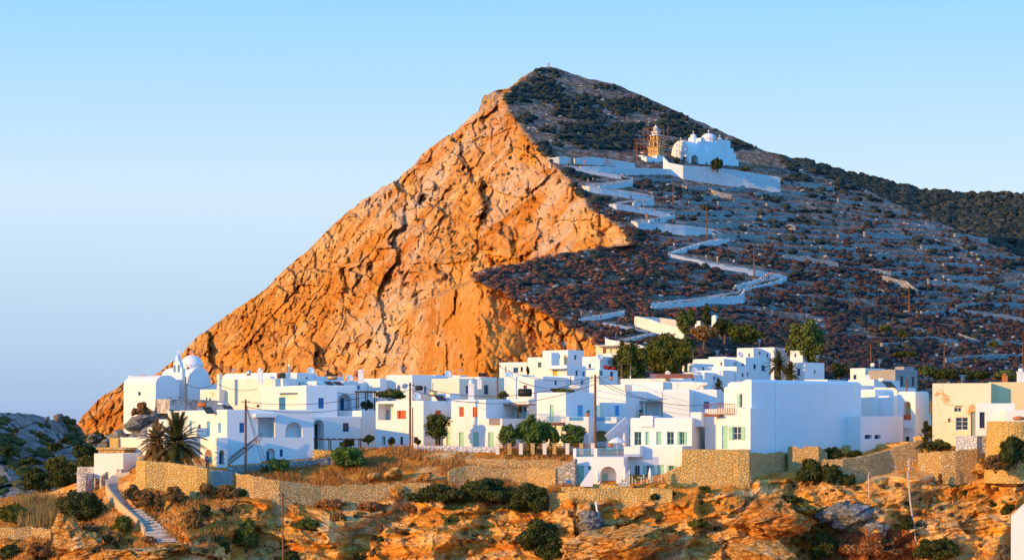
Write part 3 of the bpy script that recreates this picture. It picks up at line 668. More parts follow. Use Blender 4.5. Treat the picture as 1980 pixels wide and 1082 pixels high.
    def chimney(s, px, pt, pb, Y, w=.6, cap='point', mat=None):
        mb = MB(); p = P(px, pb, Y); h = (pb-pt)/F*Y; mb.abox(p.x-w/2, p.y-w/2, p.z-.6, p.x+w/2, p.y+w/2, p.z+h*.72)
        q = Vector((p.x, p.y, p.z+h*.72)); mb.abox(q.x-w*.6, q.y-w*.6, q.z, q.x+w*.6, q.y+w*.6, q.z+h*.07)
        if cap == 'point': mb.lathe(q+Vector((0,0,h*.07)), [(w*.5, 0), (w*.35, h*.1), (w*.08, h*.2)], 6)
        else: mb.lathe(q+Vector((0,0,h*.07)), [(w*.3, 0), (w*.42, h*.08), (w*.36, h*.2), (w*.05, h*.21)], 8)
        return s.T.part('chimney', mb, mat or M_wall)
    def done(s):
        if s.wmb.v: s.T.part('wall', s.wmb, s.wall)
        if s.rmb.v: s.T.part('roof', s.rmb, M_roof)
        return s
def vault(mb, b, along, a0, a1, b0, b1, z0, h, n=14, ends=True):
    """barrel vault over a rectangle of block coordinates; axis runs along 'a' or 'b'"""
    vs = []; 
    for k in range(n+1):
        t = math.pi*k/n; c, s_ = -math.cos(t), math.sin(t)
        if along == 'b': m = (a0+a1)/2+c*(a1-a0)/2; vs += [b.w(m, b0, z0+h*s_), b.w(m, b1, z0+h*s_)]
        else: m = (b0+b1)/2+c*(b1-b0)/2; vs += [b.w(a0, m, z0+h*s_), b.w(a1, m, z0+h*s_)]
    mb.add(vs, [(2*k, 2*k+1, 2*k+3, 2*k+2) for k in range(n)])
    if ends: mb.add([vs[2*k] for k in range(n+1)], [tuple(range(n+1))]); mb.add([vs[2*k+1] for k in range(n+1)], [tuple(range(n+1))])
def cross(mb, p, s):
    mb.abox(p.x-s*.06, p.y-s*.06, p.z-.1, p.x+s*.06, p.y+s*.06, p.z+s); mb.abox(p.x-s*.28, p.y-s*.06+.001, p.z+s*.6, p.x+s*.28, p.y+s*.06-.001, p.z+s*.72)
# ------------------------------------------------------------------ stone walls
def wallmb(pts, thick=.6, jag=.12, step=.7, seed=0, surf=None, down=.6, ymax=None, round_top=False):
    """pts: (px, ytop, ybottom, Y) ; front face follows the picture line, thickness goes back"""
    rs = random.Random(seed); pr = []
    for i in range(len(pts)-1):
        x0, t0, b0, Y0 = pts[i]; x1, t1, b1, Y1 = pts[i+1]
        n = max(1, int((P(x1, t1, Y1)-P(x0, t0, Y0)).length/step))
        for k in range(n if i < len(pts)-2 else n+1):
            q = k/n; pr.append((x0+(x1-x0)*q, t0+(t1-t0)*q, b0+(b1-b0)*q, Y0+(Y1-Y0)*q))
    mb = MB(); vs = []; m = 6
    for i, (x, t, bt, Y) in enumerate(pr):
        d = P(*[pr[min(i+1, len(pr)-1)][k] for k in (0,1,3)])-P(*[pr[max(i-1,0)][k] for k in (0,1,3)]); nb = Vector((-d.y, d.x, 0))
        if nb.length < 1e-6: nb = Vector((0,1,0))
        nb.normalize()
        if nb.y < 0: nb = -nb
        j = rs.uniform(-jag, jag*.6); jb = rs.uniform(-jag, jag)*.14
        pt = P(x, t, Y)+Vector((0,0,j)); pb = P(x, bt, Y)-Vector((0,0,down))
        f = nb*jb
        vs += [pb-nb*.1+f, (pt+pb)/2+f, pt-Vector((0,0,.06))+f, pt+nb*.08, pt+nb*(thick-.08)-Vector((0,0,rs.uniform(0, jag*.5))), pb+nb*thick]
    fs = [(i*m+k, i*m+k+1, (i+1)*m+k+1, (i+1)*m+k) for i in range(len(pr)-1) for k in range(m-1)]
    n = len(pr); fs += [tuple(range(m)), tuple(range((n-1)*m, n*m))[::-1]]
    mb.add(vs, fs); return mb
WSEED = [0]
def swall(label, pts, mat=None, name='stone_wall', cat='wall', thick=.6, jag=.12, group=None, step=.7, down=.6):
    WSEED[0] += 1; mb = wallmb(pts, thick, jag, step, WSEED[0], down=down)
    return solo(name, mb, mat or M_dry, label, cat, org=P(pts[0][0], pts[0][2], pts[0][3]), group=group)
# ================================================================== the chapel at the left edge of the village
def left_church():
    h = House('church', 'white domed church with twin-arched bell gable at the left end of the village', 'church')
    b = h.block(239, 301, 346, 741, 812, 345, 42, front=[('W',267,757,272,764,{'c':'d','d':.3})], ch=.04, down=2)
    z = b.zt-.06; v = MB(); hv = (742-726)/F*345*1.1
    vault(v, b, 'a', .0, b.W-.05, .02, b.D*.95, z, hv); h.T.part('vault', v, M_wall, True)
    b2 = h.block(300, 305, 362, 725, 790, 350, 42, W=7, side=[('D',322,765,328.5,772,{'c':'n'}),('W',356,762,362,772,{'c':'d'})], ch=.06, down=2)
    b3 = h.block(362, 364, 419, 741, 790, 352, 42, W=7, ch=.04, down=2); v = MB()
    vault(v, b3, 'a', 0.02, b3.W-.05, b3.D*.02, b3.D*.8, b3.zt-.06, 2.6); h.T.part('vault', v, M_wall, True)
    # drum and dome
    c = P(371, 722, 356); c.z = (EYE-741)/F*356; mb = MB(); r = 1.62; zt = (EYE-707)/F*356-c.z
    mb.lathe(c, [(r*1.02, 0), (r*1.02, zt-.15), (r*1.12, zt-.15), (r*1.12, zt), (r, zt)], 8); dr = h.T.part('drum', mb, M_wall)
    mb = MB(); n = 9; hd = (707-686)/F*356; mb.lathe(c, [(r*1.08*math.cos(k/n*math.pi/2*.985), zt+.02+hd*math.sin(k/n*math.pi/2*.985)) for k in range(n+1)], 28); d = h.T.part('dome', mb, M_wall, True)
    mb = MB(); cross(mb, c+Vector((0,0,zt+hd)), .75); h.T.part('cross', mb, M_metal)
    for px in (363, 385):
        mb = MB(); p = P(px, 720, 354.2); mb.abox(p.x-.14, p.y-.15, p.z-.1, p.x+.14, p.y+.12, p.z+.85); o = mb.build('window', M_glass, None, False, h.T.org); o.location = (0,0,0); o.parent = dr
    # bell gable with two arches
    B = Block(331, 352, 358.5, 700, 727, 349, 42); W, D, zb = B.W, B.D, B.zb-.6; zt = B.zt; mb = MB()
    outer = [(0, zb), (W, zb), (W, zt-.9), (W*.83, zt-.75), (W*.78, zt), (W*.64, zt+.25), (W*.58, zt+.9), (W*.5, zt+1.15), (W*.42, zt+.9), (W*.36, zt+.25), (W*.22, zt), (W*.17, zt-.75), (0, zt-.9)]
    for off, _ in ((0, 0), (D, 0)):
        holes = []
        for c0 in (.31, .69):
            r_ = W*.11; z0 = zt-1.5; holes.append([(W*c0-r_, z0), (W*c0+r_, z0)]+[(W*c0+r_*math.cos(math.pi*k/6), z0+.9+r_*math.sin(math.pi*k/6)) for k in range(7)])
        ls = [outer]+holes; tr = tessellate_polygon([[Vector((u, z, 0)) for u, z in l] for l in ls]); mb.add([B.w(u, off, z) for l in ls for u, z in l], [tuple(t) for t in tr])
    for l in ls: n = len(l); mb.add([B.w(u, 0, z) for u, z in l]+[B.w(u, D, z) for u, z in l], [(i, (i+1) % n, n+(i+1) % n, n+i) for i in range(n)])
    g = h.T.part('bell_gable', mb, M_wall)
    for c0 in (.31, .69):
        mb = MB(); mb.lathe(B.w(W*c0, D/2, zt-1.15), [(.2, 0), (.13, .15), (.1, .32), (.02, .38)], 8); o = mb.build('bell', simple('bronze', (.12,.09,.05), .5, metal=.6), None, True, h.T.org); o.location = (0,0,0); o.parent = g
    mb = MB(); cross(mb, B.w(W*.5, D/2, zt+1.1), .8); h.T.part('cross', mb, M_wall)
    h.done()
    swall('low wall of partly whitewashed stones below the church door', [(300,771,790,341),(328,771,791,336),(423,773,793,343)], M_wst2, thick=.5, jag=.03)
left_church()
def v(s, n): return s  # reserved
H = House('house', 'two-storey white house behind the large palm with blue shutters and an arched ground floor')
b = H.block(325, 439, 607, 791, 896, 300, 66, front=[('S',366,812,371,838,{'c':'B'}),('D',399.5,814,406.5,843,{'c':'B'}),('S',421.5,817,427.5,836,{'c':'B'}),('W',383,820,388,828,{'c':'d'})],
    side=[('S',463,817,473,836,{'c':'b'}),('L',499,806,532,845,{'d':2.2,'in':[('D',.02,.0,.2,.85,'n')]}),('A',552,815,585,845,{'d':1.6,'ry':1.0}),('A',515,866,532,896,{'d':.8,'in':[('D',.0,0,.5,.8,'n')]}),('D',541,868,547,882,{'c':'n'}),('H',492.5,878,503.5,891,{'c':'k','d':.1})], ch=.12)
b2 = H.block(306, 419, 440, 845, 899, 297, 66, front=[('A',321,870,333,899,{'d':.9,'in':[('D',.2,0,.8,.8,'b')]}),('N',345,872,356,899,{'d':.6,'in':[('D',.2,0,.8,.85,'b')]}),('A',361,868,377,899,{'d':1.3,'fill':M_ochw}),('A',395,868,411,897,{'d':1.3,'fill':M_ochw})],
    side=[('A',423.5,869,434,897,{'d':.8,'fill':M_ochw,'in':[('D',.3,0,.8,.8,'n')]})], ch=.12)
b3 = H.block(306, 326, 330, 810, 896, 305, 66, ch=.1)
b4 = H.block(279, 320, 324, 825, 896, 301, 66, W=9, ch=.1)
# stair with wooden rail on the shaded side
mb = MB(); U = b.b; N = -b.a
def sd(x, y, off): u, z = b.uz('S', x, y, off); return b.fp('S', u, z, off)
p0, p1 = sd(446,897,-1.1), sd(506,851,-1.1); n = 16; st = MB()
for k in range(n):
    q = p0.lerp(p1, (k+.5)/n); hh = (q.z-b.zb+1)/2; st.box(Vector((q.x, q.y, q.z-hh))+b.a*.45, U, N, Vector((0,0,1)), (p1-p0).xy.length/n/2+.001*k, .45, hh)
H.T.part('staircase', st, M_wall)
for k in range(19):
    q = p0.lerp(p1, k/18); mb.bar(q+Vector((0,0,.15)), q+Vector((0,0,.95)), .05)
mb.bar(p0+Vector((0,0,.95)), p1+Vector((0,0,.95)), .08); mb.bar(p0+Vector((0,0,.2)), p1+Vector((0,0,.2)), .07)
mb.bar(sd(438.5,892,-.05), sd(493,848,-.05), .07); H.T.part('stair_railing', mb, PC['k'])
H.slab('porch_roof', b, 'S', 494, 799, 534, 806, -1.0, .3, M_wall)
H.done()
h = House('shed', 'low white flat-roofed annex with an orange end wall left of the palms', 'shed', M_cream)
b = h.block(231, 282, 290, 845, 868, 306, 40, ch=.06); h.block(212, 228, 231, 846, 872, 309, 40, wall=M_ochst, ch=.03, roof=True); h.done()
# ---- cream house behind
h = House('house', 'large stained cream house with a long blank wall right of the church', 'house', M_stain)
b = h.block(421, 547, 614, 731, 800, 337, 38, front=[('W',496,782,502,787,{'c':'n'})], ch=.06)
h.block(430, 545, 560, 719.5, 735, 341, 38, wall=M_wall, ch=.5); h.block(387, 421, 424, 752, 790, 343, 38, front=[('W',404,769,408,781,{'c':'b'}),('W',398,768,401,776,{'c':'d'})], D=5)
h.block(421, 424, 426, 722, 735, 341, 38, W=.5, D=.5)
h.chimney(503, 711, 733, 336, .75, 'pot'); h.chimney(559.5, 704, 722, 345, .3, 'pot', M_metal)
h.slab('roof_hatch', b, 'F', 535, 720, 544, 731, .5, 1.4, PC['k']); h.done()
h = House('house', 'white house row with terrace behind the boiler roofs right of the cream house')
h.block(546, 574, 612, 720, 745, 352, 30); h.block(590, 613, 664, 727, 760, 356, 35); h.done()
h = House('house', 'white upper house with blue door and arched balcony niche above the stair house')
b = h.block(503, 592, 652, 744, 800, 320, 64, front=[('D',539,767,552,797,{'c':'b','d':.2})], side=[('S',615.5,769,627,789,{'c':'b'})], ch=.12)
h.slab('porch_roof', b, 'F', 527, 758.5, 562, 760, -1.1, .1, M_conc)
b5 = h.block(650, 652, 688, 744.5, 810, 331, 64, W=6, side=[('A',653,761,680,793,{'d':1.7,'in':[('D',.5,0,.75,.75,'n')]})], ch=.12)
h.rail('S', b5, 661, 791.5, 685, 799, 'n', -.25, 12)
b6 = h.block(600, 605, 698, 804, 876, 318, 62, W=6, side=[('A',606,811,627,868,{'d':2.,'in':[('D',.65,0,.9,.85,'d')]}),('W',663,817,675,834,{'c':'b'})], ch=.12)
h.block(606, 612, 664, 736, 748, 338, 45, W=7, ch=.35); h.block(664, 666, 722, 736, 760, 350, 45, W=7, ch=.2)
# roof solar panels
for x in (633, 650):
    mb = MB(); p = P(x, 737, 333); mb.add([p+Vector((-.55,0,0)), p+Vector((.5,0,0)), p+Vector((1.2,-.5,-.55)), p+Vector((.15,-.5,-.55)), p+Vector((-.55,.05,-.05)), p+Vector((.5,.05,-.05)), p+Vector((1.2,-.45,-.6)), p+Vector((.15,-.45,-.6))], [(0,1,2,3),(4,7,6,5),(0,4,5,1),(1,5,6,2),(2,6,7,3),(3,7,4,0)]); h.T.part('solar_panel', mb, M_glass)
h.chimney(698, 713, 733, 345, .8, 'point'); h.done()
# pergola on posts below it
def pergola(label, x0, x1, ytop, ybot, Y, depth, mat, rafters=7, posts=3, group=None):
    p = P(x0, ytop, Y); q = P(x1, ytop, Y); g = P(x0, ybot, Y); T = Thing('pergola', label, 'pergola', g, group); back = Vector((0, depth, 0))
    mb = MB()
    for o_ in (0, depth): mb.bar(p+Vector((-.3,o_,0)), q+Vector((.3,o_,0)), .14)
    for k in range(rafters): a = p.lerp(q, k/(rafters-1))+Vector((0,-.3,.11)); mb.bar(a, a+Vector((0,depth+.6,0)), .08)
    T.part('roof_frame', mb, mat)
    for k in range(posts):
        for o_ in (0, depth):
            a = p.lerp(q, k/(posts-1) if posts > 1 else .5)+Vector((0,o_,-.07)); m = MB(); m.bar(Vector((a.x, a.y, g.z-.3)), a, .13); T.part('post', m, mat)
    return T
pergola('dark timber pergola in front of the shaded arch of the upper house', 607, 694, 849, 872, 305, 3, PC['d'], 8, 4)
pergola('black metal pergola on the flat roof beside the blue wall', 689, 724, 757, 792, 328, 4, PC['d'], 6, 3)
h = House('house', 'deep-shaded white house end wall left of the orange-shuttered house')
h.block(697, 699, 727, 793, 872, 322, 45, W=6); h.block(700, 735, 748, 731, 765, 352, 30); h.done()
# ---- house with orange shutters
h = House('house', 'white house with a corner loggia and one pair of orange wooden shutters')
b = h.block(726.6, 818.7, 873, 774, 864, 312, 33, front=[('L',731,780,761,811.5,{'d':1.9,'fill':M_cream,'in':[('D',.78,0,.98,.62,'r')]}),('S',771,793,781,809,{'c':'o'}),('W',738,843,745,860,{'c':'w','d':.5}),('D',753,844,760,862,{'c':'b'}),('W',773,844,779,860,{'c':'d','d':.4}),('W',800,844,808,856,{'c':'k'})],
   side=[('S',842,793,853.5,809,{'c':'o'}),('D',842,845,853,863,{'c':'d'})], ch=.10)
for a0, a1 in ((767.7,771),(781,784)): h.slab('shutter', b, 'F', a0, 793, a1, 809, -.06, -.01, PC['o'])
h.block(835, 870, 890, 760, 776, 318, 33); h.done()
# ---- house with green doors
h = House('house', 'cream-white house with three pale green doors and two orange shuttered windows', 'house')
b = h.block(872.4, 939.6, 0, 771.6, 867, 308, 28, D=9, front=[('S',888,786,897,805,{'c':'o'}),('S',914,786.5,923,806,{'c':'o'}),('D',887.5,835,897,862,{'c':'g'}),('D',915,835,925.6,863,{'c':'g'})], ch=.14)
b2 = h.block(938, 971, 1038, 808.6, 868, 306, 28, front=[('D',944,835,954.7,863,{'c':'g'})], D=9, ch=.08)
h.rail('F', b2, 946, 809, 966, 821, 'k', -.04, 10)
b3 = h.block(939, 1022, 1038, 771.6, 812, 312.5, 28, front=[('L',973,783,1018,810,{'d':1.5,'fill':M_cream,'in':[('W',.1,.55,.3,.85,'d'),('W',.42,.5,.56,.9,'k')]})], ch=.12)
h.slab('porch_roof', b3, 'F', 967, 780.5, 1023, 783, -1.8, .1, PC['k'])
h.slab('post', b3, 'F', 1000, 783, 1002.5, 809, -1.7, -1.55, PC['k'])
h.chimney(911, 734, 772, 311, .8, 'pot')
h.block(857, 872, 0, 809, 868, 312, 28, D=4, wall=M_cream, front=[('D',863,836,870,862,{'c':'g'})]); h.done()
# ---- back roofs
h = House('house', 'long white flat-roofed house on the skyline left of the tallest utility poles')
h.block(747, 797, 842, 724, 770, 352, 32, front=[('D',768,744,774,756,{'c':'b'})], side=[('D',820,746,825,760,{'c':'b'})]); h.block(790, 842, 870, 724.5, 760, 362, 32); h.block(842, 890, 905, 725, 740, 365, 30); h.done()
h = House('house', 'cream house with two blue-grey windows behind the green-door house', 'house', M_cream)
b = h.block(834.6, 888, 965, 731, 775, 343, 28, front=[('D',836,740,841,756,{'c':'w'})], side=[('W',901,745,907,761,{'c':'b'}),('W',936,744,945,762,{'c':'b'})]); h.block(866, 930, 975, 728, 745, 352, 28); h.chimney(927,729,744,342,.7,'pot'); h.done()
h = House('house', 'small white cube house with two dark windows against the orange cliff')
b = h.block(965.5, 1019, 1030, 699.5, 735, 400, 22, front=[('W',992.5,710,1002,720,{'c':'b'}),('W',1006.5,709,1011,718,{'c':'d'})]); h.slab('door', b, 'S', 1022, 703, 1027, 727, -.1, -.02, PC['d']); h.block(980, 1010, 1035, 724, 745, 372, 22); h.done()
h = House('house', 'tall white two-storey cube house on the highest row below the spur')
b = h.block(1049, 1098, 1129, 676, 742, 392, 40, front=[('W',1078,686,1083,693,{'c':'n'}),('D',1090,686,1096,702,{'c':'y'})], side=[('W',1110.5,686,1114.5,695,{'c':'n'})])
h.block(1020, 1049, 1056, 690, 735, 398, 30, front=[('W',1040,700,1047,710,{'c':'r'})]); h.block(1049, 1066, 1082, 681, 700, 388, 35)
b = h.block(1048, 1096, 1133, 705.7, 745, 380, 35, front=[('D',1069,715,1078,727,{'c':'y'}),('W',1060,727,1068,733,{'c':'g'})], side=[('W',1113,716,1117,727,{'c':'n'}),('D',1126,718,1131,731,{'c':'b'})]); h.slab('porch_roof', b, 'F', 1054, 711, 1091, 713, -1.5, 0, M_wall); h.done()
h = House('house', 'white house with a cluttered terrace below the tall cube house')
b = h.block(975, 1050, 1100, 727, 772, 345, 26, front=[('D',1003,750,1012,768,{'c':'o'}),('W',1018,750,1032,764,{'c':'k'}),('D',1040,750,1046,764,{'c':'k'})]); h.block(1000, 1033, 1052, 733, 770, 338, 30, front=[('W',1012,744,1019,755,{'c':'o'})]); h.block(1060, 1110, 1140, 726, 752, 352, 30); h.done()
h = House('house', 'white stepped house with red bougainvillea over its terrace')
b = h.block(1126, 1160, 1197, 688.5, 735, 385, 30, front=[('W',1138,703,1143,711,{'c':'b'})]); h.block(1168, 1198, 1215, 683, 715, 398, 30); h.block(1133, 1158, 1194, 714, 745, 372, 35, side=[('W',1160,700+16,1166,726,{'c':'g'}),('W',1180,718,1186,728,{'c':'b'})]); h.done()
h = House('house', 'small cream cottage with a timber porch high up beside the cliff', 'house', M_cream)
b = h.block(1152, 1200, 1212, 668, 690, 440, 22, front=[('D',1166,673,1172,683,{'c':'k'}),('D',1180,673,1184,683,{'c':'y'})]); h.slab('porch_roof', b, 'F', 1149, 666.5, 1203, 668.5, -2, .2, PC['w']); h.done()
swall('white garden wall with a pointed end pillar above the cream cottage', [(1170,651,672,455),(1176,656,672,455),(1243,668,680,445)], M_wall, thick=.5, jag=0)
# ---- house with blue balcony
h = House('house', 'white house with pale blue balcony and blue door left of the tall pole')
b = h.block(1038, 1094, 1150, 757.7, 868, 306, 33, front=[('D',1063,782,1071,816,{'c':'g'})], side=[('D',1117,783,1127.4,806,{'c':'B'})], ch=.14)
h.slab('balcony_floor', b, 'F', 1041, 816, 1083, 818.5, -1.2, 0, PC['k']); h.rail('F', b, 1042, 800.5, 1083, 816, 'B', -1.15, 18)
h.block(1094, 1138, 1150, 805, 868, 303, 15, D=4, ch=.06); h.rail('F', h.cur, 1101, 805.5, 1127, 812.5, 'B', -.05, 14)
h.done()
h = House('house', 'white house with an outside stair, orange-backed arch and columned porch')
b = h.block(1139, 1210, 1300, 754.8, 812, 316, 27, D=9, front=[('D',1151.6,783,1161,812,{'c':'B'}),('S',1188.6,783.5,1197,803.6,{'c':'B'})], ch=.10)
h.block(1139, 1208, 1240, 743, 760, 330, 27, ch=.1)
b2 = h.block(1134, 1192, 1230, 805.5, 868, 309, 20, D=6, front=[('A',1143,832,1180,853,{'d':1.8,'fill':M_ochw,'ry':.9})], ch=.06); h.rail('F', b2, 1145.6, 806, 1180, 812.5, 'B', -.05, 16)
b3 = h.block(1208, 1280, 1292, 756, 830, 322, 12, front=[('D',1233,784,1244,806,{'c':'b'})], D=3, ch=.05)
h.slab('porch_roof', b3, 'F', 1213, 774, 1298, 777, -2.6, 0, M_conc); h.slab('post', b3, 'F', 1244.5, 777, 1246.5, 806, -2.4, -2.2, PC['w']); h.slab('post', b3, 'F', 1288, 777, 1290, 806, -2.4, -2.2, PC['w'])
h.slab('column', b3, 'F', 1274, 777, 1279, 806, -.9, -.5, M_cream); h.slab('terrace_wall', b3, 'F', 1220, 805, 1300, 830, -3, .1, M_wall)
p0, p1 = P(1172, 853, 305), P(1212, 818, 307); st = MB(); n = 14
for k in range(n):
    q = p0.lerp(p1, (k+.5)/n); st.abox(q.x-(p1.x-p0.x)/n/2, q.y-.6, p0.z-1.5-.001*k, q.x+(p1.x-p0.x)/n/2, q.y+.6, q.z)
st.bar(p0+Vector((0,-.68,.45)), p1+Vector((0,-.68,.45)), .16, .9); h.T.part('staircase', st, M_wall)
h.block(1222, 1282, 1300, 737.6, 760, 326, 20, ch=.1); h.done()
h = House('house', 'white houses with broad sunlit parapet bands between the porch and the balcony house')
h.block(1282, 1333, 1345, 752, 812, 318, 14, D=4, ch=.3); h.block(1335, 1386, 1402, 752, 806, 321, 14, D=4, ch=.3, front=[('D',1361,776,1371,790,{'c':'b'})]); h.block(1286, 1360, 1425, 738, 760, 334, 25, ch=.12); h.block(1300,1386,1400,806,868,300,12,D=5); h.done()
# ---- front white house with mint shutters and terrace
h = House('house', 'big white front house with mint green shutters, blue terrace railings and tall arch')
b = h.block(1219, 1338, 1387, 807, 873, 290, 20, D=10, front=[('W',1226.5,834,1240,860,{'c':'g'}),('S',1248,834,1255,859,{'c':'g'}),('S',1269,834,1279,859,{'c':'g'}),('W',1289.5,834,1303,859,{'c':'g'}),('O',1314,834,1323,859,{'c':'g'})], ch=.14)
h.block(1238, 1262, 1268, 803, 812, 291.5, 20, D=3, ch=.12)
h.block(1335, 1356, 1362, 796, 812, 291, 20, D=3, ch=.1)
b2 = h.block(1206, 1319, 1326, 861.5, 940, 286, 20, D=6, front=[('W',1226.5,899,1237,924.5,{'c':'g'}),('O',1249.5,899,1260,929,{'c':'g'}),('D',1271,898,1284,931,{'c':'g'}),('O',1294,899,1303,915,{'c':'g'})], ch=.05)
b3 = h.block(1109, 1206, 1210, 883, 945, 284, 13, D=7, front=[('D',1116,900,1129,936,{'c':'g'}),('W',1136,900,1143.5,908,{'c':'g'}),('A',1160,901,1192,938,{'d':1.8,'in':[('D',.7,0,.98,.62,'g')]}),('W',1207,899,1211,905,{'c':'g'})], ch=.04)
h.slab('balcony', b2, 'F', 1206, 861.5, 1237, 882, -1.6, 0, M_wall)
h.rail('F', b3, 1114, 867, 1146.6, 883, 'B', .12, 16); h.rail('F', b3, 1157, 866, 1206, 883, 'B', .12, 22)
for x in (1111, 1151.5): h.slab('pillar', b3, 'F', x-3, 866, x+3, 883.5, .0, .6, M_wall)
def ramp_wall(Y, x0, ya, x1, yb, yg, mat=M_wall, t=.35):
    mb = MB(); q = [P(x0, yg, Y), P(x1, yg, Y), P(x1, yb, Y), P(x0, ya, Y)]; bk = Vector((0,t,0)); mb.add(q+[p+bk for p in q], [(0,1,2,3),(7,6,5,4),(0,4,5,1),(1,5,6,2),(2,6,7,3),(3,7,4,0)]); return mb
h.T.part('stair_wall', ramp_wall(281, 1122, 936, 1146, 903, 940), M_wall); h.T.part('stair_wall', ramp_wall(280.6, 1196, 936, 1218, 906, 940), M_wst2)
h.done()
# ---- house with the brown balcony and the big shaded wall
h = House('house', 'large white house with a huge windowless blue-shaded wall and brown timber balcony')
b = h.block(1386, 1451, 0, 788, 885, 284, 35, D=6, front=[('D',1396,823,1407,867,{'c':'g'}),('O',1417,824,1433,850,{'c':'w'})], ch=.1)
b0 = h.block(1446, 1453, 1665, 733, 900, 285.5, 47, W=1.5, ch=.35); h.block(1480, 1500, 1650, 736, 880, 288.5, 47, W=8, ch=.35)
bb = h.block(1400, 1460.5, 1464, 746, 795, 288, 35, front=[('O',1431,761,1441,787,{'c':'g'})], ch=.25, D=5); h.block(1422, 1461, 1470, 738, 760, 291, 35, D=5, ch=.2)
h.slab('balcony_floor', b, 'F', 1360, 801, 1390, 805, -1.0, 1.5, PC['k']); h.rail('F', b, 1360, 780, 1420, 801, 'k', -.3, 18)
h.block(1363, 1387, 0, 790, 873, 292, 20, D=6); h.done()
h = House('house', 'white house in blue shade with two small dark ground-floor openings')
h.block(1655, 1692, 1728, 752, 865, 306, 55, D=None, ch=.3)
b = h.block(1660, 1664, 1746, 804, 866, 296, 52, W=7, side=[('H',1672,840,1686,848,{'c':'n','d':.5}),('H',1691,840,1703,848,{'c':'n','d':.5})], ch=.06)
h.block(1726, 1728, 1746, 764, 850, 304, 55, W=6, ch=.3); h.done()
h = House('house', 'tall white house with an arched loggia and an orange balcony panel')
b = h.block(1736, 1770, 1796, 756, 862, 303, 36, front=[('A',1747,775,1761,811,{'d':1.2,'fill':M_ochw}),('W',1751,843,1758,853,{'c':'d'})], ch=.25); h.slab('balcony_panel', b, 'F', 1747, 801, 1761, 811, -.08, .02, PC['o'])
h.rail('F', b, 1745, 825, 1764, 833, 'w', -.05, 12); h.block(1750, 1782, 1800, 800, 858, 309, 36); h.done()
# ---- weathered cream building at the right
h = House('old_house', 'old cream building with flaking plaster and barred windows at the right edge', 'house', M_peel)
b = h.block(1803, 1916, 0, 740, 850, 292, 16, D=9, front=[('W',1845,787,1859,796,{'c':'w','bars':1}),('W',1848,806,1872,831,{'c':'w','bars':3}),('D',1877,796,1888,843,{'c':'r','d':.3}),('H',1833,808,1838,816,{'c':'k','d':.12})], ch=.03)
h.block(1912, 1995, 0, 738, 850, 293.5, 10, D=9, wall=M_yel, ch=.03); h.slab('beam', b, 'F', 1846, 784, 1861, 786, -.04, .02, PC['k'])
h.block(1888, 1962, 0, 779, 850, 286, 10, D=5, wall=M_wall, front=[('W',1894,796,1904,827,{'c':'d','sill':1})], ch=.08); h.block(1944, 2010, 0, 792, 850, 283, 8, D=4, wall=M_wall)
h.chimney(1974, 712, 740, 295, .85, 'pot'); h.chimney(1943, 722, 740, 296, .6, 'pot', simple('terracotta', (.5,.17,.06), .8)); h.done()
# ---- upper right rows
h = House('house', 'staggered row of small white cube apartments in front of the hillside trees')
xs = [(1425,1457,1480,672,438),(1455,1497,1512,671,442),(1495,1536,1548,673,446),(1528,1552,1561,677,444)]
for i, (L, C, Rr, T, Y) in enumerate(xs):
    h.block(L, C, Rr, T, 712, Y-i*2, 30, front=[('W',L+8,683,L+11.5,690,{'c':'n'}),('W',(L+C)/2+6,683,(L+C)/2+9,690,{'c':'n'})][:1 if i == 3 else 2])
h.done()
h = House('house', 'large white terraced complex with many flat roofs below the cube apartments')
b = h.block(1319, 1341, 1380, 702, 745, 405, 35); h.block(1340, 1400, 1442, 693, 740, 412, 30, front=[('W',1413-20,700,1400-4,706,{'c':'n'})]); b = h.block(1400, 1442, 1488, 690, 740, 415, 34, side=[('W',1457,704,1462,713,{'c':'n'}),('W',1472,706,1480,717,{'c':'b'})], front=[('W',1434,702,1438,707,{'c':'n'})])
b = h.block(1362, 1424, 1453, 708, 745, 392, 30, front=[('W',1409,722,1414,729,{'c':'n'})], side=[('W',1434,721,1438,728,{'c':'n'}),('W',1444,720,1447,727,{'c':'n'})]); h.block(1322, 1362, 1400, 719, 745, 385, 30); h.block(1290, 1322, 1338, 723, 742, 380, 30); h.block(1345, 1398, 1420, 715, 738, 388, 30)
h.block(1370,1405,1418,689,702,418,30); h.done()
h = House('house', 'white pair of cube houses right of the dark palm')
h.block(1524, 1556, 1594, 700, 745, 402, 38, front=[('W',1541,712,1547,726,{'c':'b'})], side=[('W',1574,715,1577,722,{'c':'n'})]); h.done()
h = House('house', 'white cube house with a roof tank standing alone before the scrub slope')
h.block(1644, 1673, 1712, 711, 750, 398, 38, front=[('W',1680-30,724,1656,733,{'c':'n'})]); h.block(1640, 1690, 1740, 733, 755, 380, 30); h.chimney(1678, 723, 733, 384, .7, 'point'); h.done()
h = House('house', 'half-built grey block house with two tall dark openings')
h.block(1712, 1730, 0, 714, 750, 395, 25, D=8, front=[('W',1714,727,1718,738,{'c':'d'})]); b = h.block(1728, 1731, 1774, 714, 752, 393, 50, W=6, wall=M_conc, side=[('H',1741,727,1747,746,{'c':'d','d':1}),('H',1763,728,1768,746,{'c':'d','d':1})], ch=.03); h.slab('roof_edge', b, 'S', 1748, 709, 1768, 714.5, 1, 3, M_conc); h.done()
h = House('house', 'white low houses with lit roof edges between the mint shutter house and the terraces')
h.block(1280, 1340, 1440, 737, 762, 345, 30); h.block(1560, 1660, 1700, 744, 775, 350, 25); h.block(1690, 1735, 1770, 748, 775, 345, 30); h.block(1555,1600,1640,733,750,370,30); h.done()
h = House('house', 'white roofs beside the red-tiled roof under the big green tree')
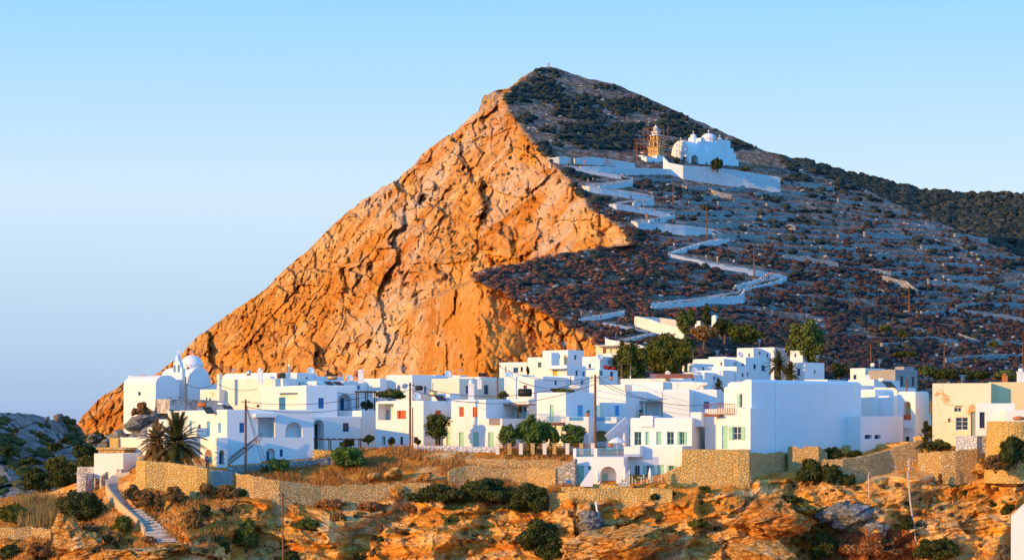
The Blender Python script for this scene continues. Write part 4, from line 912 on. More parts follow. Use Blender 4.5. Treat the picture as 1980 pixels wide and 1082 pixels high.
h.block(1200, 1286, 1345, 731, 748, 352, 22); h.block(1288, 1320, 1360, 722, 742, 362, 25); h.chimney(1291, 716, 730, 350, .7, 'point')
b = h.cur; mb = MB(); p = P(1258, 730, 347); q = P(1343, 730, 347); up = Vector((0,3,.7)); mb.add([p, q, q+up, p+up, p-Vector((0,0,.1)), q-Vector((0,0,.1))], [(0,1,2,3),(4,5,1,0)]); h.T.part('tiled_roof', mb, simple('red_tiles', (.42,.13,.06), .9, .3, 2.5, bmp=1)); h.done()
# cemetery walls and tiny chapel
swall('white cemetery wall with a gate on the slope above the trees', [(1229,611,625,500),(1256,617,634,488),(1283,627,642,480),(1322,635,650,474)], M_wall, name='cemetery_wall', thick=.5, jag=.02)
swall('shaded back wall of the white cemetery', [(1229,611,622,502),(1275,614,628,506),(1322,620,640,500)], M_wst, name='cemetery_wall', thick=.5, jag=.04)
h = House('chapel', 'tiny white cemetery chapel beside the dark cypress', 'chapel'); h.block(1344, 1354, 1362, 620, 634, 478, 35, ch=.05, down=1); h.block(1376, 1384, 1389, 609, 630, 476, 35, ch=.3, down=1); h.block(1354,1380,1392,628,638,480,30, down=1); h.done()
# white sheds by the path
h = House('shed', 'white shed with a rust streak and flat roof at the head of the path', 'shed', plaster('rusty_white', (.80,.76,.70), .1, .66, (.55,.35,.25), .5))
h.block(182, 238, 247, 876, 912, 300, 22, D=5, ch=.03); h.done()
h = House('shed', 'small whitewashed stone store below the white shed', 'shed', M_wst2); h.block(149, 184, 195, 902, 935, 303, 22, D=4, ch=.03); h.block(148.5,166,0,915,944,299.5,22,D=2,ch=.03); h.done()
h = House('stone_hut', 'ruined brown dry stone hut with a slab roof behind the white shed', 'hut', M_dry); b = h.block(190, 240, 279, 868, 905, 306, 30, ch=.02); h.slab('roof_slab', b, 'F', 186, 864.5, 243, 868.5, -.4, 4, M_dry); h.done()
h = House('house', 'corner of a white gabled house cut by the right edge of the frame'); b = Block(1955, 2060, 0, 1000, 1130, 262, 12, D=5)
h.org(b); m = MB(); W = b.W; z1 = b.zt; zb = b.zb-2; apex = P(1990, 962, 262).z; pr = [(0, zb), (W, zb), (W, z1), (W*.62, apex), (0, z1)]
pts = [b.w(u, 0, z) for u, z in pr]+[b.w(u, b.D, z) for u, z in pr]; m.add(pts, [(0,1,2,3,4),(9,8,7,6,5),(0,5,6,1),(1,6,7,2),(2,7,8,3),(3,8,9,4),(4,9,5,0)]); h.T.part('wall', m, M_wall); h.T.part('window', MB().box(b.w(2.5, -.02, z1-2), b.a, b.b, Vector((0,0,1)), .4, .03, .6), PC['b'])
# ================================================================== hilltop church, tower and zigzag path
Z7 = lambda x, y: (1020+x/3.606, 220+y/3.606)
def hill_church():
    Y = 690; h = House('church', 'big white vaulted and domed church on the hillside terrace', 'church')
    dk = {'c':'d','d':.4}
    b = h.block(1298, 1332, 1412, 293, 330, Y, 48, front=[('W',1307,287+4,1309.5,297,dk)] and [('A',1318,302,1327.5,318,{'d':1.5}),('H',1307.5,294.5,1309.5,299,dk),('H',1313.5,294.5,1315.5,299,dk),('H',1320,294.5,1322,299,dk)],
        side=[('A',1336,300.5,1350.5,320,{'d':2.5,'fill':M_ochw}),('D',1365,314,1368,321,{'c':'d'}),('H',1384.5,310,1386,314,dk)], ch=.05, down=4)
    W, D, zt = b.W, b.D, b.zt; k = F/Y; m = MB()
    hv = (293-269)/k
    vault(m, b, 'b', .15, W-.15, .0, D-1, zt-.06, hv, 18); h.T.part('nave_vault', m, M_wall, True)
    # upper side walls with round gables
    def U(x, y): return b.uz('S', x, y)
    m = MB()
    for x0, x1, yt in ((1353, 1362, 266.5), (1374, 1400, 276)):
        u0, _ = U(x0, 290); u1, zz = U(x1, yt); vault(m, b, 'a', .02, W*.62, u0, u1, zt-.1, zz-zt+.1, 12)
    h.T.part('cross_vault', m, M_wall, True)
    m = MB()
    for x0, x1, yt, yb_ in ((1402,1412,272,300),(1412,1418,287,310),(1418,1423,297,320),(1423,1428,309,335)):
        u0, _ = U(x0, 290); u1, z1 = U(x1, yt); m.add([b.w(a, u, z) for z in (b.zb-4, z1) for a, u in ((-.03,u0),(W*.7,u0),(W*.7,u1),(-.03,u1))], [(0,1,2,3),(4,5,6,7),(0,4,7,3),(1,5,6,2),(0,1,5,4),(3,2,6,7)])
    h.T.part('buttress', m, M_wall)
    def dome(px, yb_, yt, rpx, Yd, cr=1.0, drum=3.0):
        c = P(px, yb_, Yd); r = rpx/k; m = MB(); m.lathe(c-Vector((0,0,drum)), [(r*.97, 0), (r*.97, drum-.3), (r*1.06, drum-.3), (r*1.06, drum)], 12); d = h.T.part('drum', m, M_wall)
        m = MB(); hd = (yb_-yt)/k; m.lathe(c, [(r*math.cos(q/8*1.55), hd*math.sin(q/8*1.55)) for q in range(9)], 24); h.T.part('dome', m, M_wall, True)
        m = MB(); cross(m, c+Vector((0,0,hd)), cr); h.T.part('cross', m, M_wall)
    dome(1370, 268, 257.5, 14.5, Y+9, 1.1); dome(1340.5, 263.5, 259, 6, Y+6, .9, 1.6); dome(1391.5, 270, 266, 5, Y+13, .9, 1.4)
    m = MB(); c = P(1340.5, 267, Y+6); m.lathe(c-Vector((0,0,1.5)), [(1.5,0),(1.5,1.5)], 8); h.T.part('lantern', m, M_wall)
    m = MB(); cross(m, b.w(W/2, .3, zt+hv-.1), 1.0); h.T.part('cross', m, M_wall)
    h.done()
hill_church()
def bell_tower():
    Y = 685; k = F/Y; base = P(1268, 303, Y); T = Thing('bell_tower', 'tiered ochre bell tower wrapped in scaffolding left of the hill church', 'tower', base)
    th = R(32); a = Vector((-math.cos(th), math.sin(th), 0)); bv = Vector((math.sin(th), math.cos(th), 0)); Zv = Vector((0,0,1)); oc = plaster('ochre_tower_plaster', (.74,.46,.20), .1)
    z = base.z-1
    for i, (y0, y1, w) in enumerate(((305,286,3.5),(286,273,3.0),(273,262,2.4),(262,255,1.7))):
        zt = (EYE-y1)/k; hgt = zt-z; m = MB()
        cc = Vector((base.x, base.y, 0))
        s = w/2
        if i == 0: m.box(cc+Vector((0,0,z+hgt/2)), a, bv, Zv, s, s, hgt/2)
        else:
            for ia in (-1, 0, 1):
                for ib in (-1, 0, 1):
                    if ia == 0 and ib == 0: continue
                    m.box(cc+a*ia*(s-.2)+bv*ib*(s-.2)+Vector((0,0,z+hgt*.4)), a, bv, Zv, .2-.002*abs(ia), .2-.002*abs(ib), hgt*.4)
            m.box(cc+Vector((0,0,z+hgt*.88)), a, bv, Zv, s, s, hgt*.1)
            for sg in (-1, 1): # arch haunches
                pass
        T.part('tier', m, oc if i < 3 else M_wall)
        m = MB(); m.box(cc+Vector((0,0,zt-.1)), a, bv, Zv, s+.22, s+.22, .12); T.part('cornice', m, M_wall if i > 1 else oc); z = zt
    m = MB(); m.lathe(Vector((base.x, base.y, z)), [(.75,0),(.75,.7),(.85,.7),(.7,1.2),(.4,1.6),(.1,1.8),(.1,2.1)], 12); T.part('cupola', m, M_wall, True)
    S = Thing('scaffolding', 'brown tube scaffolding around the bell tower', 'scaffolding', base-Vector((0,2.5,0))); m = MB(); pm = MB()
    for ia, ib in ((-1,-1),(1,-1),(-1,1),(1,1),(0,-1),(-1,0),(1,0)):
        for e in (3.1, ):
            hh = {(-1,-1):11,(1,-1):12.5,(-1,1):13.5,(1,1):14,(0,-1):10,(-1,0):12,(1,0):13}[(ia,ib)]
            p = Vector((base.x, base.y, base.z))+a*ia*e*.85+bv*ib*e*.85; m.bar(p-Vector((0,0,.5)), p+Vector((0,0,hh*.68)), .12)
    for lv in range(1, 6):
        z = base.z+lv*1.65-.2
        q = [Vector((base.x, base.y, z))+a*i*2.9+bv*j*2.9 for i, j in ((-1,-1),(1,-1),(1,1),(-1,1))]
        for i in range(4): m.bar(q[i], q[(i+1) % 4], .10)
        if lv % 2: m.bar(q[0]+Vector((0,0,-1.6)), q[1], .06)
        else: m.bar(q[1]+Vector((0,0,-1.6)), q[0], .06)
        pm.bar(q[0], q[1], .5, .07); pm.bar(q[0], q[3], .5, .07)
    q = Vector((base.x, base.y, base.z)); 
    for lv in range(3): z = base.z+2.5+lv*1.1; m.bar(Vector((base.x-6.5, base.y-2, z)), Vector((base.x-2.5, base.y-2, z)), .08)
    for x in (-6.3, -4.6): m.bar(Vector((base.x+x, base.y-2, base.z-.5)), Vector((base.x+x, base.y-2, base.z+5)), .08)
    S.part('frame', m, simple('rusty_tube', (.40,.15,.05))); S.part('platform', pm, PC['k'])
bell_tower()
h = House('house', 'small white keeper house at the foot of the bell tower')
h.block(1228, 1243, 1262, 300, 325, 680, 30, front=[('D',1237,307,1240,315,{'c':'o'})]); h.block(1240, 1250, 1272, 303, 328, 676, 45, side=[('W',1262,311,1264.5,317,{'c':'d'})]); h.block(1262, 1270, 1285, 300, 325, 679, 40, side=[('W',1277,313,1282,325,{'c':'d'})]); h.block(1228,1243,1250,294,302,686,30,wall=M_cream)
h.done()
def hw(label, pts, mat=M_wst, name='parapet_wall', thick=.5, jag=.12, conv=None, off=-1.2, cat='wall', group=None, down=1.5, step=1.5):
    q = []
    for x, t, bt in pts:
        if conv: x2, t2 = conv(x, t); _, b2 = conv(x, bt)
        else: x2, t2, b2 = x, t, bt
        q.append((x2, t2, b2, msurf(x2, b2).y+off))
    # smooth the depth so that the wall does not zigzag with the rocks
    Ys = [p[3] for p in q]; q = [(p[0], p[1], p[2], min(Ys[i], (Ys[max(i-1,0)]+Ys[min(i+1,len(q)-1)])/2) if 0 < i < len(q)-1 else p[3]) for i, p in enumerate(q)]
    return swall(label, q, mat, name, cat, thick, jag, group, step, down)
Z8 = lambda x, y: (1120+x/3.414, 480+y/3.414)
hw('high white retaining wall of the church terrace', [(1085,360,440),(1300,372,472),(1500,400,495),(1763,443,535)], M_wst, 'retaining_wall', 1.0, .03, Z7, -3, down=4)
hw('sunlit white corner wall climbing to the church terrace', [(945,300,385),(985,340,400),(1086,360,438)], M_wall, 'retaining_wall', .8, .03, Z7, -3.2, down=3)
hw('long low white wall left of the church terrace', [(370,366,378),(500,366,402),(700,376,416),(1010,385,414)], M_wst, 'retaining_wall', .6, .04, Z7, -2, down=2)
hw('white wall rising to the keeper house', [(330,310,345),(460,300,340),(600,320,360),(750,345,378)], M_wst, 'retaining_wall', .5, .05, Z7, -1, down=2)
hw('white wall at the very top of the zigzag path', [(148,308,330),(220,300,345),(300,305,345)], M_wst, 'retaining_wall', .5, .05, Z7, -1, down=2)
NM = ['uppermost', 'second', 'third', 'fourth', 'fifth', 'sixth', 'seventh', 'eighth', 'ninth', 'tenth', 'eleventh', 'twelfth']
segs = [('white parapet wall of the uppermost zigzag leg', Z7, [(290,366,382),(480,398,418),(655,430,455)]), ('white end wall of the first hairpin under the church wall', Z7, [(500,492,522),(620,474,520),(738,456,503)]),
 ('thick bulging white wall of the second zigzag leg', Z7, [(380,492,512),(430,492,545),(520,508,560),(700,540,580),(860,572,605)]), ('white end wall of the second hairpin', Z7, [(740,608,642),(883,585,635)]),
 ('white wall of the third zigzag leg', Z7, [(567,622,640),(620,626,665),(800,655,692),(990,686,712)]), ('white end wall of the third hairpin', Z7, [(850,735,762),(940,710,760),(1030,693,725)]),
 ('white wall of the fourth zigzag leg, rounded at its left end', Z7, [(722,738,755),(770,748,792),(900,758,812),(1100,768,835),(1290,795,845)]), ('short white wall linking the fourth and fifth legs', Z7, [(1290,820,845),(1385,850,866)]),
 ('white wall of the right turn near the middle of the path', Z7, [(1210,896,918),(1410,858,892)]), ('thin white kerb wall of the fifth leg', Z7, [(985,966,986),(1210,898,914)]),
 ('long white wall along the sixth leg above the scrub spur', Z8, [(600,36,52),(700,55,72),(830,85,107),(1000,112,140),(1150,140,165),(1372,180,192)]),
 ('outer white wall of the lower bend where walkers gather', Z8, [(1090,260,278),(1250,222,245),(1372,183,214)]), ('inner white wall of the lower bend', Z8, [(1035,238,268),(1120,218,240),(1240,170,205)]),
 ('high white retaining wall left of the lower bend', Z8, [(480,378,400),(700,345,385),(900,310,365),(1070,295,350),(1092,262,345)]), ('thin white wall behind the lower path', Z8, [(480,358,376),(600,345,360),(690,336,350)]),
 ('white wall of the lowest path leg at the left', Z8, [(0,460,476),(130,436,462),(300,410,432)]), ('slim white wall descending through the scrub spur', Z8, [(160,488,500),(310,512,524),(455,540,553)]), ('white wall of the last leg above the cream cottage', Z8, [(260,600,618),(400,572,592),(520,546,562)])]
for lab, cv, pts in segs: hw(lab, [(x, t+.2*(b_-t), b_-.12*(b_-t)) for x, t, b_ in pts], M_wst, conv=cv, jag=.22, down=.8, step=1.0)
# path surface strips lying on the slope behind the walls
def pathstrip(pts, cv, w, mb):
    V = []
    for x, y in pts:
        x2, y2 = cv(x, y); f = msurf(x2, y2+w*.35); V += [f+Vector((0,-.9,0)), msurf(x2, y2-w*.65)+Vector((0,-.9,0))]
    n = len(pts); mb.add(V, [(2*i, 2*i+2, 2*i+3, 2*i+1) for i in range(n-1)])
mb = MB()
for pts, cv in (([(290,368),(480,402),(700,448),(735,455)], Z7), ([(735,465),(620,480),(500,495),(400,495)], Z7), ([(400,500),(620,535),(880,580)], Z7), ([(880,590),(740,612),(620,625)], Z7), ([(600,630),(800,662),(1020,695)], Z7), ([(1010,715),(850,745),(760,750)], Z7), ([(740,748),(1000,778),(1290,812),(1400,862)], Z7), ([(1400,862),(1210,902),(985,972)], Z7),
        ([(600,44),(830,90),(1150,146),(1330,184)], Z8), ([(1330,190),(1200,220),(1080,262),(1030,300)], Z8), ([(1060,290),(840,325),(480,382)], Z8), ([(330,412),(130,446),(0,468)], Z8), ([(520,552),(400,580),(260,612)], Z8)):
    pp = []
    for i in range(len(pts)-1):
        for k in range(6): t = k/6; pp.append((pts[i][0]*(1-t)+pts[i+1][0]*t, pts[i][1]*(1-t)+pts[i+1][1]*t))
    pathstrip(pp+[pts[-1]], cv, 4, mb)
o = mb.build('hill_path', simple('pale_paving', (.40,.36,.33), .9), None); o['kind'] = 'structure'
# terrace walls of the slope
rs = random.Random(4)
tw = [(750,1060,430,455),(1110,1420,478,520),(1590,1800,525,560),(870,1050,520,555),(1080,1210,540,570),(1220,1330,545,580),(1440,1560,565,595),(1020,1110,580,620),(1130,1250,580,625),(1330,1460,592,625),(1670,1880,600,640),(890,1010,640,670),(1020,1440,645,690),(1460,1600,655,695),(1180,1590,695,725),(1630,1860,690,720),(1040,1180,728,760),(1190,1480,732,772),(1520,1610,745,775),(1660,1760,752,780),(1310,1740,812,855),(1820,1870,740,800)]
lab7 = ['grey dry stone terrace wall on the slope between the church and the zigzag path', 'grey dry stone terrace wall on the slope right of the zigzag path']
ORD = ['topmost','second','third','fourth','fifth','sixth','seventh','eighth','ninth','tenth','eleventh','twelfth','thirteenth','fourteenth','fifteenth','sixteenth','seventeenth','eighteenth','nineteenth','twentieth','twenty-first','twenty-second','twenty-third','twenty-fourth','twenty-fifth','twenty-sixth','twenty-seventh','twenty-eighth','twenty-ninth','lowest']
tw.sort(key=lambda q: q[2])
for i, (x0, x1, y0, y1) in enumerate(tw):
    n = max(2, int((x1-x0)/90)); q = [(x0+(x1-x0)*k/n, (y0+y1)/2+2+rs.uniform(-4,4)*(k > 0)+(k/n)*8, y1-2+(k/n)*8) for k in range(n+1)]
    hw('%s grey terrace wall, %s counting down the slope below the hill church' % ('long' if x1-x0 > 200 else 'short', ORD[i]), q, M_gry, 'terrace_wall', .7, .25, Z7, -2.0, group='terrace walls on the slope below the hill church')
Z9 = lambda x, y: (1400+x/2.352, 300+y/2.352)
tw2 = [[(270,105,130),(400,120,140),(500,135,155)],[(300,160,172),(450,170,186)],[(520,190,206),(640,205,222)],[(290,305,325),(380,310,328)],[(520,345,372),(610,350,375)],[(640,340,358),(760,345,360),(880,365,385)],[(440,400,418),(600,410,432)],[(270,445,462),(380,450,468),(520,475,500)],[(560,395,410),(680,400,412)],[(670,440,466),(750,430,460)],[(650,500,522),(760,515,540),(900,520,540)],[(780,470,485),(900,478,492)],[(900,400,415),(1040,410,428)],[(930,555,575),(1080,570,592),(1230,590,612)],[(1000,480,494),(1150,490,505)],[(1060,665,695),(1180,655,680),(1364,665,690)],[(1100,690,712),(1220,705,735),(1364,725,750)],[(1250,575,595),(1364,560,582)],[(720,540,560),(830,560,585),(880,600,625)],[(900,700,722),(1060,685,712)],[(840,815,835),(950,815,835),(1100,830,850),(1364,840,860)],[(720,845,868),(840,835,858)],[(1060,800,818),(1150,830,845)],[(1010,915,935),(1150,895,920),(1364,890,915)],[(1000,540,552),(1200,548,560)],[(1150,440,455),(1364,455,470)],[(1050,350,362),(1200,372,386)],[(760,250,262),(900,262,276)],[(820,300,312),(960,312,326)]]
tw2.sort(key=lambda q: q[0][1])
for i, q in enumerate(tw2): hw('%s grey dry stone field wall, %s counting down the right-hand scrub slope' % ('long' if q[-1][0]-q[0][0] > 150 else 'short', ORD[i]), [(x, t+.4*(b_-t), b_-.1*(b_-t)) for x, t, b_ in q], M_gry, 'field_wall', .7, .3, Z9, -2.0, group='field walls on the right slope')
# lit ruin among the terraces
hw('sunlit orange stone ruin wall below the church terrace', [(1260,514,524),(1310,534,552),(1370,550,575),(1425,568,588)], M_gry, 'ruin_wall', .8, .3, Z7, -2.5)
hw('short sunlit stone wall stub below the church terrace', [(1375,515,528),(1450,508,524),(1520,500,512)], M_gry, 'ruin_wall', .8, .3, Z7, -2.5)
# ------------------------------------------------------------------ scrub and loose rock on the slope (uncountable)
def scatter(n, seed, dens, box):
    rs = np.random.RandomState(seed); x = box[0]+rs.rand(n)*(box[1]-box[0]); y = box[2]+rs.rand(n)*(box[3]-box[2])
    Y, r = mfull(x, y); sky_ = pl(x, SKY); k = (r > .6) & (y > sky_+2) & ((mfull.riser < .4) | (rs.rand(n) < .15)) & (rs.rand(n) < dens(x, y)); x, y, Y = x[k], y[k], Y[k]
    # keep off the white path and terraces
    return x, y, Y, rs
def onpath(x, y):
    m = np.zeros(x.shape, bool)
    for lab, cv, pts in segs:
        q = [(cv(a, b), cv(a, c)) for a, b, c in pts]
        for (t0, b0), (t1, b1) in zip(q[:-1], q[1:]):
            if t1[0] < t0[0]: t0, t1, b0, b1 = t1, t0, b1, b0
            f = np.clip((x-t0[0])/(t1[0]-t0[0]+1e-6), 0, 1); yt = t0[1]+(t1[1]-t0[1])*f-8; yb = b0[1]+(b1[1]-b0[1])*f+5
            m |= (x > t0[0]-3) & (x < t1[0]+3) & (y > yt) & (y < yb)
    m |= (x > 1068) & (x < 1512) & (y > 290) & (y < 326+(x-1068)*.13) 
    return m
def cloud(name, label, n, seed, dens, box, smin, smax, mat, sub=1, sq=.65, jit=.22, power=2.0):
    x, y, Y, rs = scatter(n, seed, dens, box); k = ~onpath(x, y); x, y, Y = x[k], y[k], Y[k]; m = len(x)
    s = smin+(smax-smin)*rs.rand(m)**power; C = np.stack([(x-CX)/F*Y, Y, (EYE-y)/F*Y+s*.25], 1); S = np.stack([s, s*.9, s*sq], 1)
    V, Q = blobs(C, S, sub, jit, seed); o = fastmesh(name, V, Q, mat, False); tag(o, label, 'scrub' if 'scrub' in name else 'rocks', kind='stuff'); return o
cl = lambda x, y, s, t: sst((fbm(x/s/1.6, y/s*1.8, 0, 5, t, .6)*1.5+.22)*2)
up = lambda y: sst((430-y)/140)
cloud('dark_scrub', 'dark green low scrub on the upper mountain slope', 44000, 1, lambda x, y: cl(x, y, 30, 201)*(.15+.85*up(y)), (900,2000,130,760), .4, 1.5, leafmat('dark_scrub_leaf', (.018,.034,.034), (.035,.052,.045), (.06,.065,.05)), 1, .6, .42)
cloud('brown_scrub', 'dry reddish brown scrub on the lower slope and spur', 42000, 2, lambda x, y: cl(x, y, 26, 202)*(.12+.88*(1-up(y)))*np.where((x > 1280) & (y < 470), .4, 1), (900,2000,280,765), .22, .85, leafmat('brown_scrub_leaf', (.085,.04,.035), (.13,.055,.035), (.08,.065,.05)), 1, .6, .42)
cloud('red_scrub', 'reddish dry scrub covering the spur shelf above the village', 15000, 8, lambda x, y: cl(x, y, 20, 209)*sst((y-462)/25)*sst((700-y)/60)*sst((1420-x)/120), (900,1420,460,700), .22, .85, leafmat('red_scrub_leaf', (.19,.06,.035), (.27,.10,.05), (.14,.09,.06)), 1, .6, .42)
cloud('dark_brown_scrub', 'dark purple-brown scrub on the lower right slope', 16000, 5, lambda x, y: cl(x, y, 24, 207)*sst((y-470)/80)*sst((x-1280)/100), (1250,2000,430,765), .35, 1.1, leafmat('purple_scrub_leaf', (.06,.035,.035), (.10,.05,.045), (.07,.07,.045)), 1, .6, .42)
cloud('loose_rocks', 'pale limestone rocks scattered over the slope', 11000, 3, lambda x, y: cl(x, y, 18, 203)*.8, (900,2000,130,765), .2, .85, simple('limestone', (.34,.33,.33), .95, .3, .8, bmp=.8), 0, .5, .3, 3)
# ================================================================== foreground walls
def gy(x, y, off=0.0): return float(FG(np.array([float(x)]), np.array([float(y)]))[0])+off
def gw(label, pts, mat=M_dry, off=-.6, **k):
    q = [(x, t, b, gy(x, b)+off) for x, t, b in pts]; return swall(label, q, mat, down=k.pop('down', 1.5), **k)
gw('curved ochre masonry retaining wall under the palm terrace', [(263,889,940),(280,890,940),(320,893,945),(357,898,952),(380,901,958),(400,905,962)], M_ochst, name='retaining_wall', thick=1, jag=.03)
gw('upper end of the ochre terrace wall curling back beside the palms', [(264,889,915),(272,882,900),(281,880,895)], M_ochst, name='retaining_wall', off=1.5, jag=.03)
Yk = gy(399, 930)-1.2
mb = MB()
for (x0, y0, x1, y1, w_) in ((397,911,338,992,9),):
    a, b_ = P(x0, y0, Yk), P(x1, y1, Yk-4.5); n = 18
    for k in range(n):
        q = a.lerp(b_, (k+.5)/n); hx = abs(a.x-b_.x)/n/2; mb.abox(q.x-hx, q.y-.5, q.z-1.1+.001*k, q.x+hx, q.y+.5, q.z+.12)
    mb.bar(a+Vector((0,-.6,.35)), b_+Vector((0,-.6,.35)), .18, 1.0)
p = P(404, 931, Yk); mb.abox(p.x-.55, p.y-.6, p.z-.5, p.x+.55, p.y+1.4, P(404, 908, Yk).z)
T = Thing('outdoor_stairs', 'sand-coloured masonry stair descending beside the ochre terrace wall', 'stairs', P(399, 931, Yk)); T.part('flight', mb, plaster('sand_render', (.62,.47,.30), .1))
gw('grey concrete wall at the top of the masonry stair', [(410,908,935),(430,908,935),(450,912,933)], M_conc, name='concrete_wall', off=-.9, jag=.01)
gw('low grey stone kerb wall under the stair house', [(440,902,914),(500,897,910),(560,892,905),(610,888,898),(655,880,892)], M_gry, thick=.5, jag=.04)
gw('ochre block wall end below the timber pergola', [(605,868,886),(630,870,884),(650,868,880)], M_ochst, jag=.02, off=2)
gw('long rubble wall crossing below the grassy terrace', [(455,914,950),(490,918,966),(540,926,972),(580,934,970),(620,938,968),(700,936,965),(770,932,960),(832,930,952)], M_dry, jag=.25, off=-1.2)
gw('rubble wall on the slope right of the long grass', [(868,908,930),(900,898,926),(940,902,925),(985,905,925),(1020,903,928),(1074,904,938)], M_dry, jag=.2, off=-1)
gw('short shaded wall joining the terrace of the mint shutter house', [(1074,903,938),(1092,897,938),(1112,886,938)], M_gry, thick=.6, jag=.05, off=-.6)
gw('thin dry stone wall along the top of the grassy terrace', [(900,884,896),(960,886,902),(1030,888,905),(1109,890,904)], M_dry, thick=.5, jag=.2, off=-.8)
gw('ochre retaining wall under the mint shutter house', [(1061,952,968),(1100,950,968),(1150,946,966),(1200,941,960),(1260,943,957),(1300,946,956)], M_ochst, name='retaining_wall', thick=1, jag=.1, off=-1.5)
gw('low rounded ochre wall along the terrace of the mint shutter house', [(1085,940,952),(1130,940,950),(1165,934,948),(1190,938,950),(1215,943,952)], M_ochst, name='retaining_wall', thick=.6, jag=.03, off=-.8)
Yo = 281.5
swall('tall ochre stone wall supporting the brown balcony house', [(1288,916,950,Yo),(1318,900,952,Yo),(1319,868,955,Yo-.1),(1380,868.5,955,Yo-.4),(1427,869,955,Yo-.6)], M_ochst, 'retaining_wall', thick=4, jag=.01, down=3)
swall('ochre stone corner pier at the foot of the big blue-shaded wall', [(1426.5,869,950,Yo-.9),(1449,868,946,Yo-.8),(1451,868,930,Yo+2)], M_ochst, 'retaining_wall', thick=1.5, jag=.01, down=3)
gw('rough dry stone wall at the foot of the big shaded wall', [(1450,876,910),(1480,876,905),(1522,872,900),(1524,864,905),(1583,863,895),(1600,872,888)], M_dry, jag=.25, off=-1.5)
gw('long sweeping dry stone wall climbing to the right', [(1590,888,920),(1630,886,926),(1680,880,920),(1720,868,905),(1760,855,892),(1785,848,885)], M_dry, jag=.12, off=-1.8, thick=.9)
gw('red-brown capped garden wall behind the dark bushes', [(1632,860,872),(1680,858,870),(1742,858,868)], M_ochst, thick=.5, jag=.06, off=1.5)
gw('square ochre pillar block beside the arched loggia house', [(1740,853,862),(1757,853,862)], M_ochst, name='stone_pillar', jag=.01, off=0, cat='pillar', thick=1)
gw('second ochre block beside the agaves', [(1766,843,856),(1786,842,856)], M_ochst, name='stone_pillar', jag=.01, off=.5, cat='pillar', thick=1)
gw('ochre stone terrace wall below the white garden wall', [(1775,874,898),(1820,872,910),(1848,869,914),(1890,868,905),(1893,869,900)], M_dry, name='retaining_wall', jag=.15, off=-2, thick=1)
swall('short white plastered wall in front of the old cream building', [(1848,842,868,284),(1889,842,866,283.5)], M_wst, 'garden_wall', thick=.6, jag=.02)
swall('pale block wall piece right of the white plastered wall', [(1889,842,868,284),(1908,842,866,284)], M_wst2, 'garden_wall', thick=.6, jag=.02)
# round stone bastion
p = P(1962, 885, 280); mb = MB(); r = 3.3; mb.lathe(p-Vector((0,0,3)), [(r*1.12, 0), (r, (885-814)/F*280+3), (r-.5, (885-814)/F*280+3), (r-.5, 4)], 28); solo('stone_bastion', mb, M_ochst, 'round ochre stone bastion at the right edge of the village', 'bastion', org=p)
mb = MB(); mb.lathe(P(1970, 812, 279), [(.5,0),(.75,.15),(.7,.35),(.3,.5)], 12); solo('terracotta_pot', mb, simple('terracotta', (.5,.17,.06)), 'wide terracotta pot on top of the round bastion', 'pot', smooth=True)
gw('rubble wall in the lower left corner', [(-20,1018,1050),(30,1020,1048),(60,1016,1046),(98,1022,1045)], M_dry, jag=.25, off=-1)
# ------------------------------------------------------------------ path at the left
Lp = [(251,911),(218,917),(206,928),(210,948),(222,965),(238,983),(256,999),(272,1013),(282,1030),(300,1052)]
Rp = [(262,909),(250,918),(240,930),(237,944),(252,964),(268,980),(286,995),(304,1008),(322,1026),(348,1050)]
mb = MB(); ln = []
for i in range(len(Lp)-1):
    for k in range(6):
        t = k/6; l = [Lp[i][j]*(1-t)+Lp[i+1][j]*t for j in (0,1)]; r_ = [Rp[i][j]*(1-t)+Rp[i+1][j]*t for j in (0,1)]; Yc = (gy(*l)+gy(*r_))/2-.5; ln.append((P(*l, Yc), P(*r_, Yc)))
vs = [q for a in ln for q in a]; mb.add(vs, [(2*i, 2*i+2, 2*i+3, 2*i+1) for i in range(len(ln)-1)])
mb.add([q-Vector((0,0,1.2)) for q in vs], [(2*i, 2*i+2, 2*i+3, 2*i+1) for i in range(len(ln)-1)])
n_ = len(ln); mb.add([a[0] for a in ln]+[a[0]-Vector((0,0,1.2)) for a in ln]+[a[1] for a in ln]+[a[1]-Vector((0,0,1.2)) for a in ln], [(i, i+1, n_+i+1, n_+i) for i in range(n_-1)]+[(2*n_+i, 2*n_+i+1, 3*n_+i+1, 3*n_+i) for i in range(n_-1)])
M_path = simple('worn_concrete', (.40,.37,.34), .9, .2, 1.5)
o = mb.build('path', M_path, None); o['kind'] = 'structure'
mb = MB()
for i in range(30, len(ln)-1, 2):
    a, b_ = ln[i]; mb.bar(a+Vector((0,0,.07)), b_+Vector((0,0,.07)), .28, .16)
o = mb.build('path_steps', simple('pale_step_stone', (.5,.47,.43), .9), None); o['kind'] = 'structure'
kb = [ln[i][0] for i in range(14, 49)]; mb = MB()
for a, b_ in zip(kb[:-1], kb[1:]): mb.bar(a+Vector((-.12,0,-.15)), b_+Vector((-.12,0,-.15)), .22, 1.3)
for a, b_ in zip(kb[:-1], kb[1:]): mb.bar(a+Vector((-.12,0,.53)), b_+Vector((-.12,0,.53)), .27, .07)
solo('kerb_wall', mb, plaster('sand_render', (.62,.47,.30)), 'thin sand-coloured parapet along the lower left of the path', 'wall', org=kb[0])
gw('stony parapet at the bend of the path below the white shed', [(196,922,935),(206,911,928),(222,905,920),(234,907,916)], M_wst2, name='parapet_wall', thick=.5, jag=.08, off=-2.5)
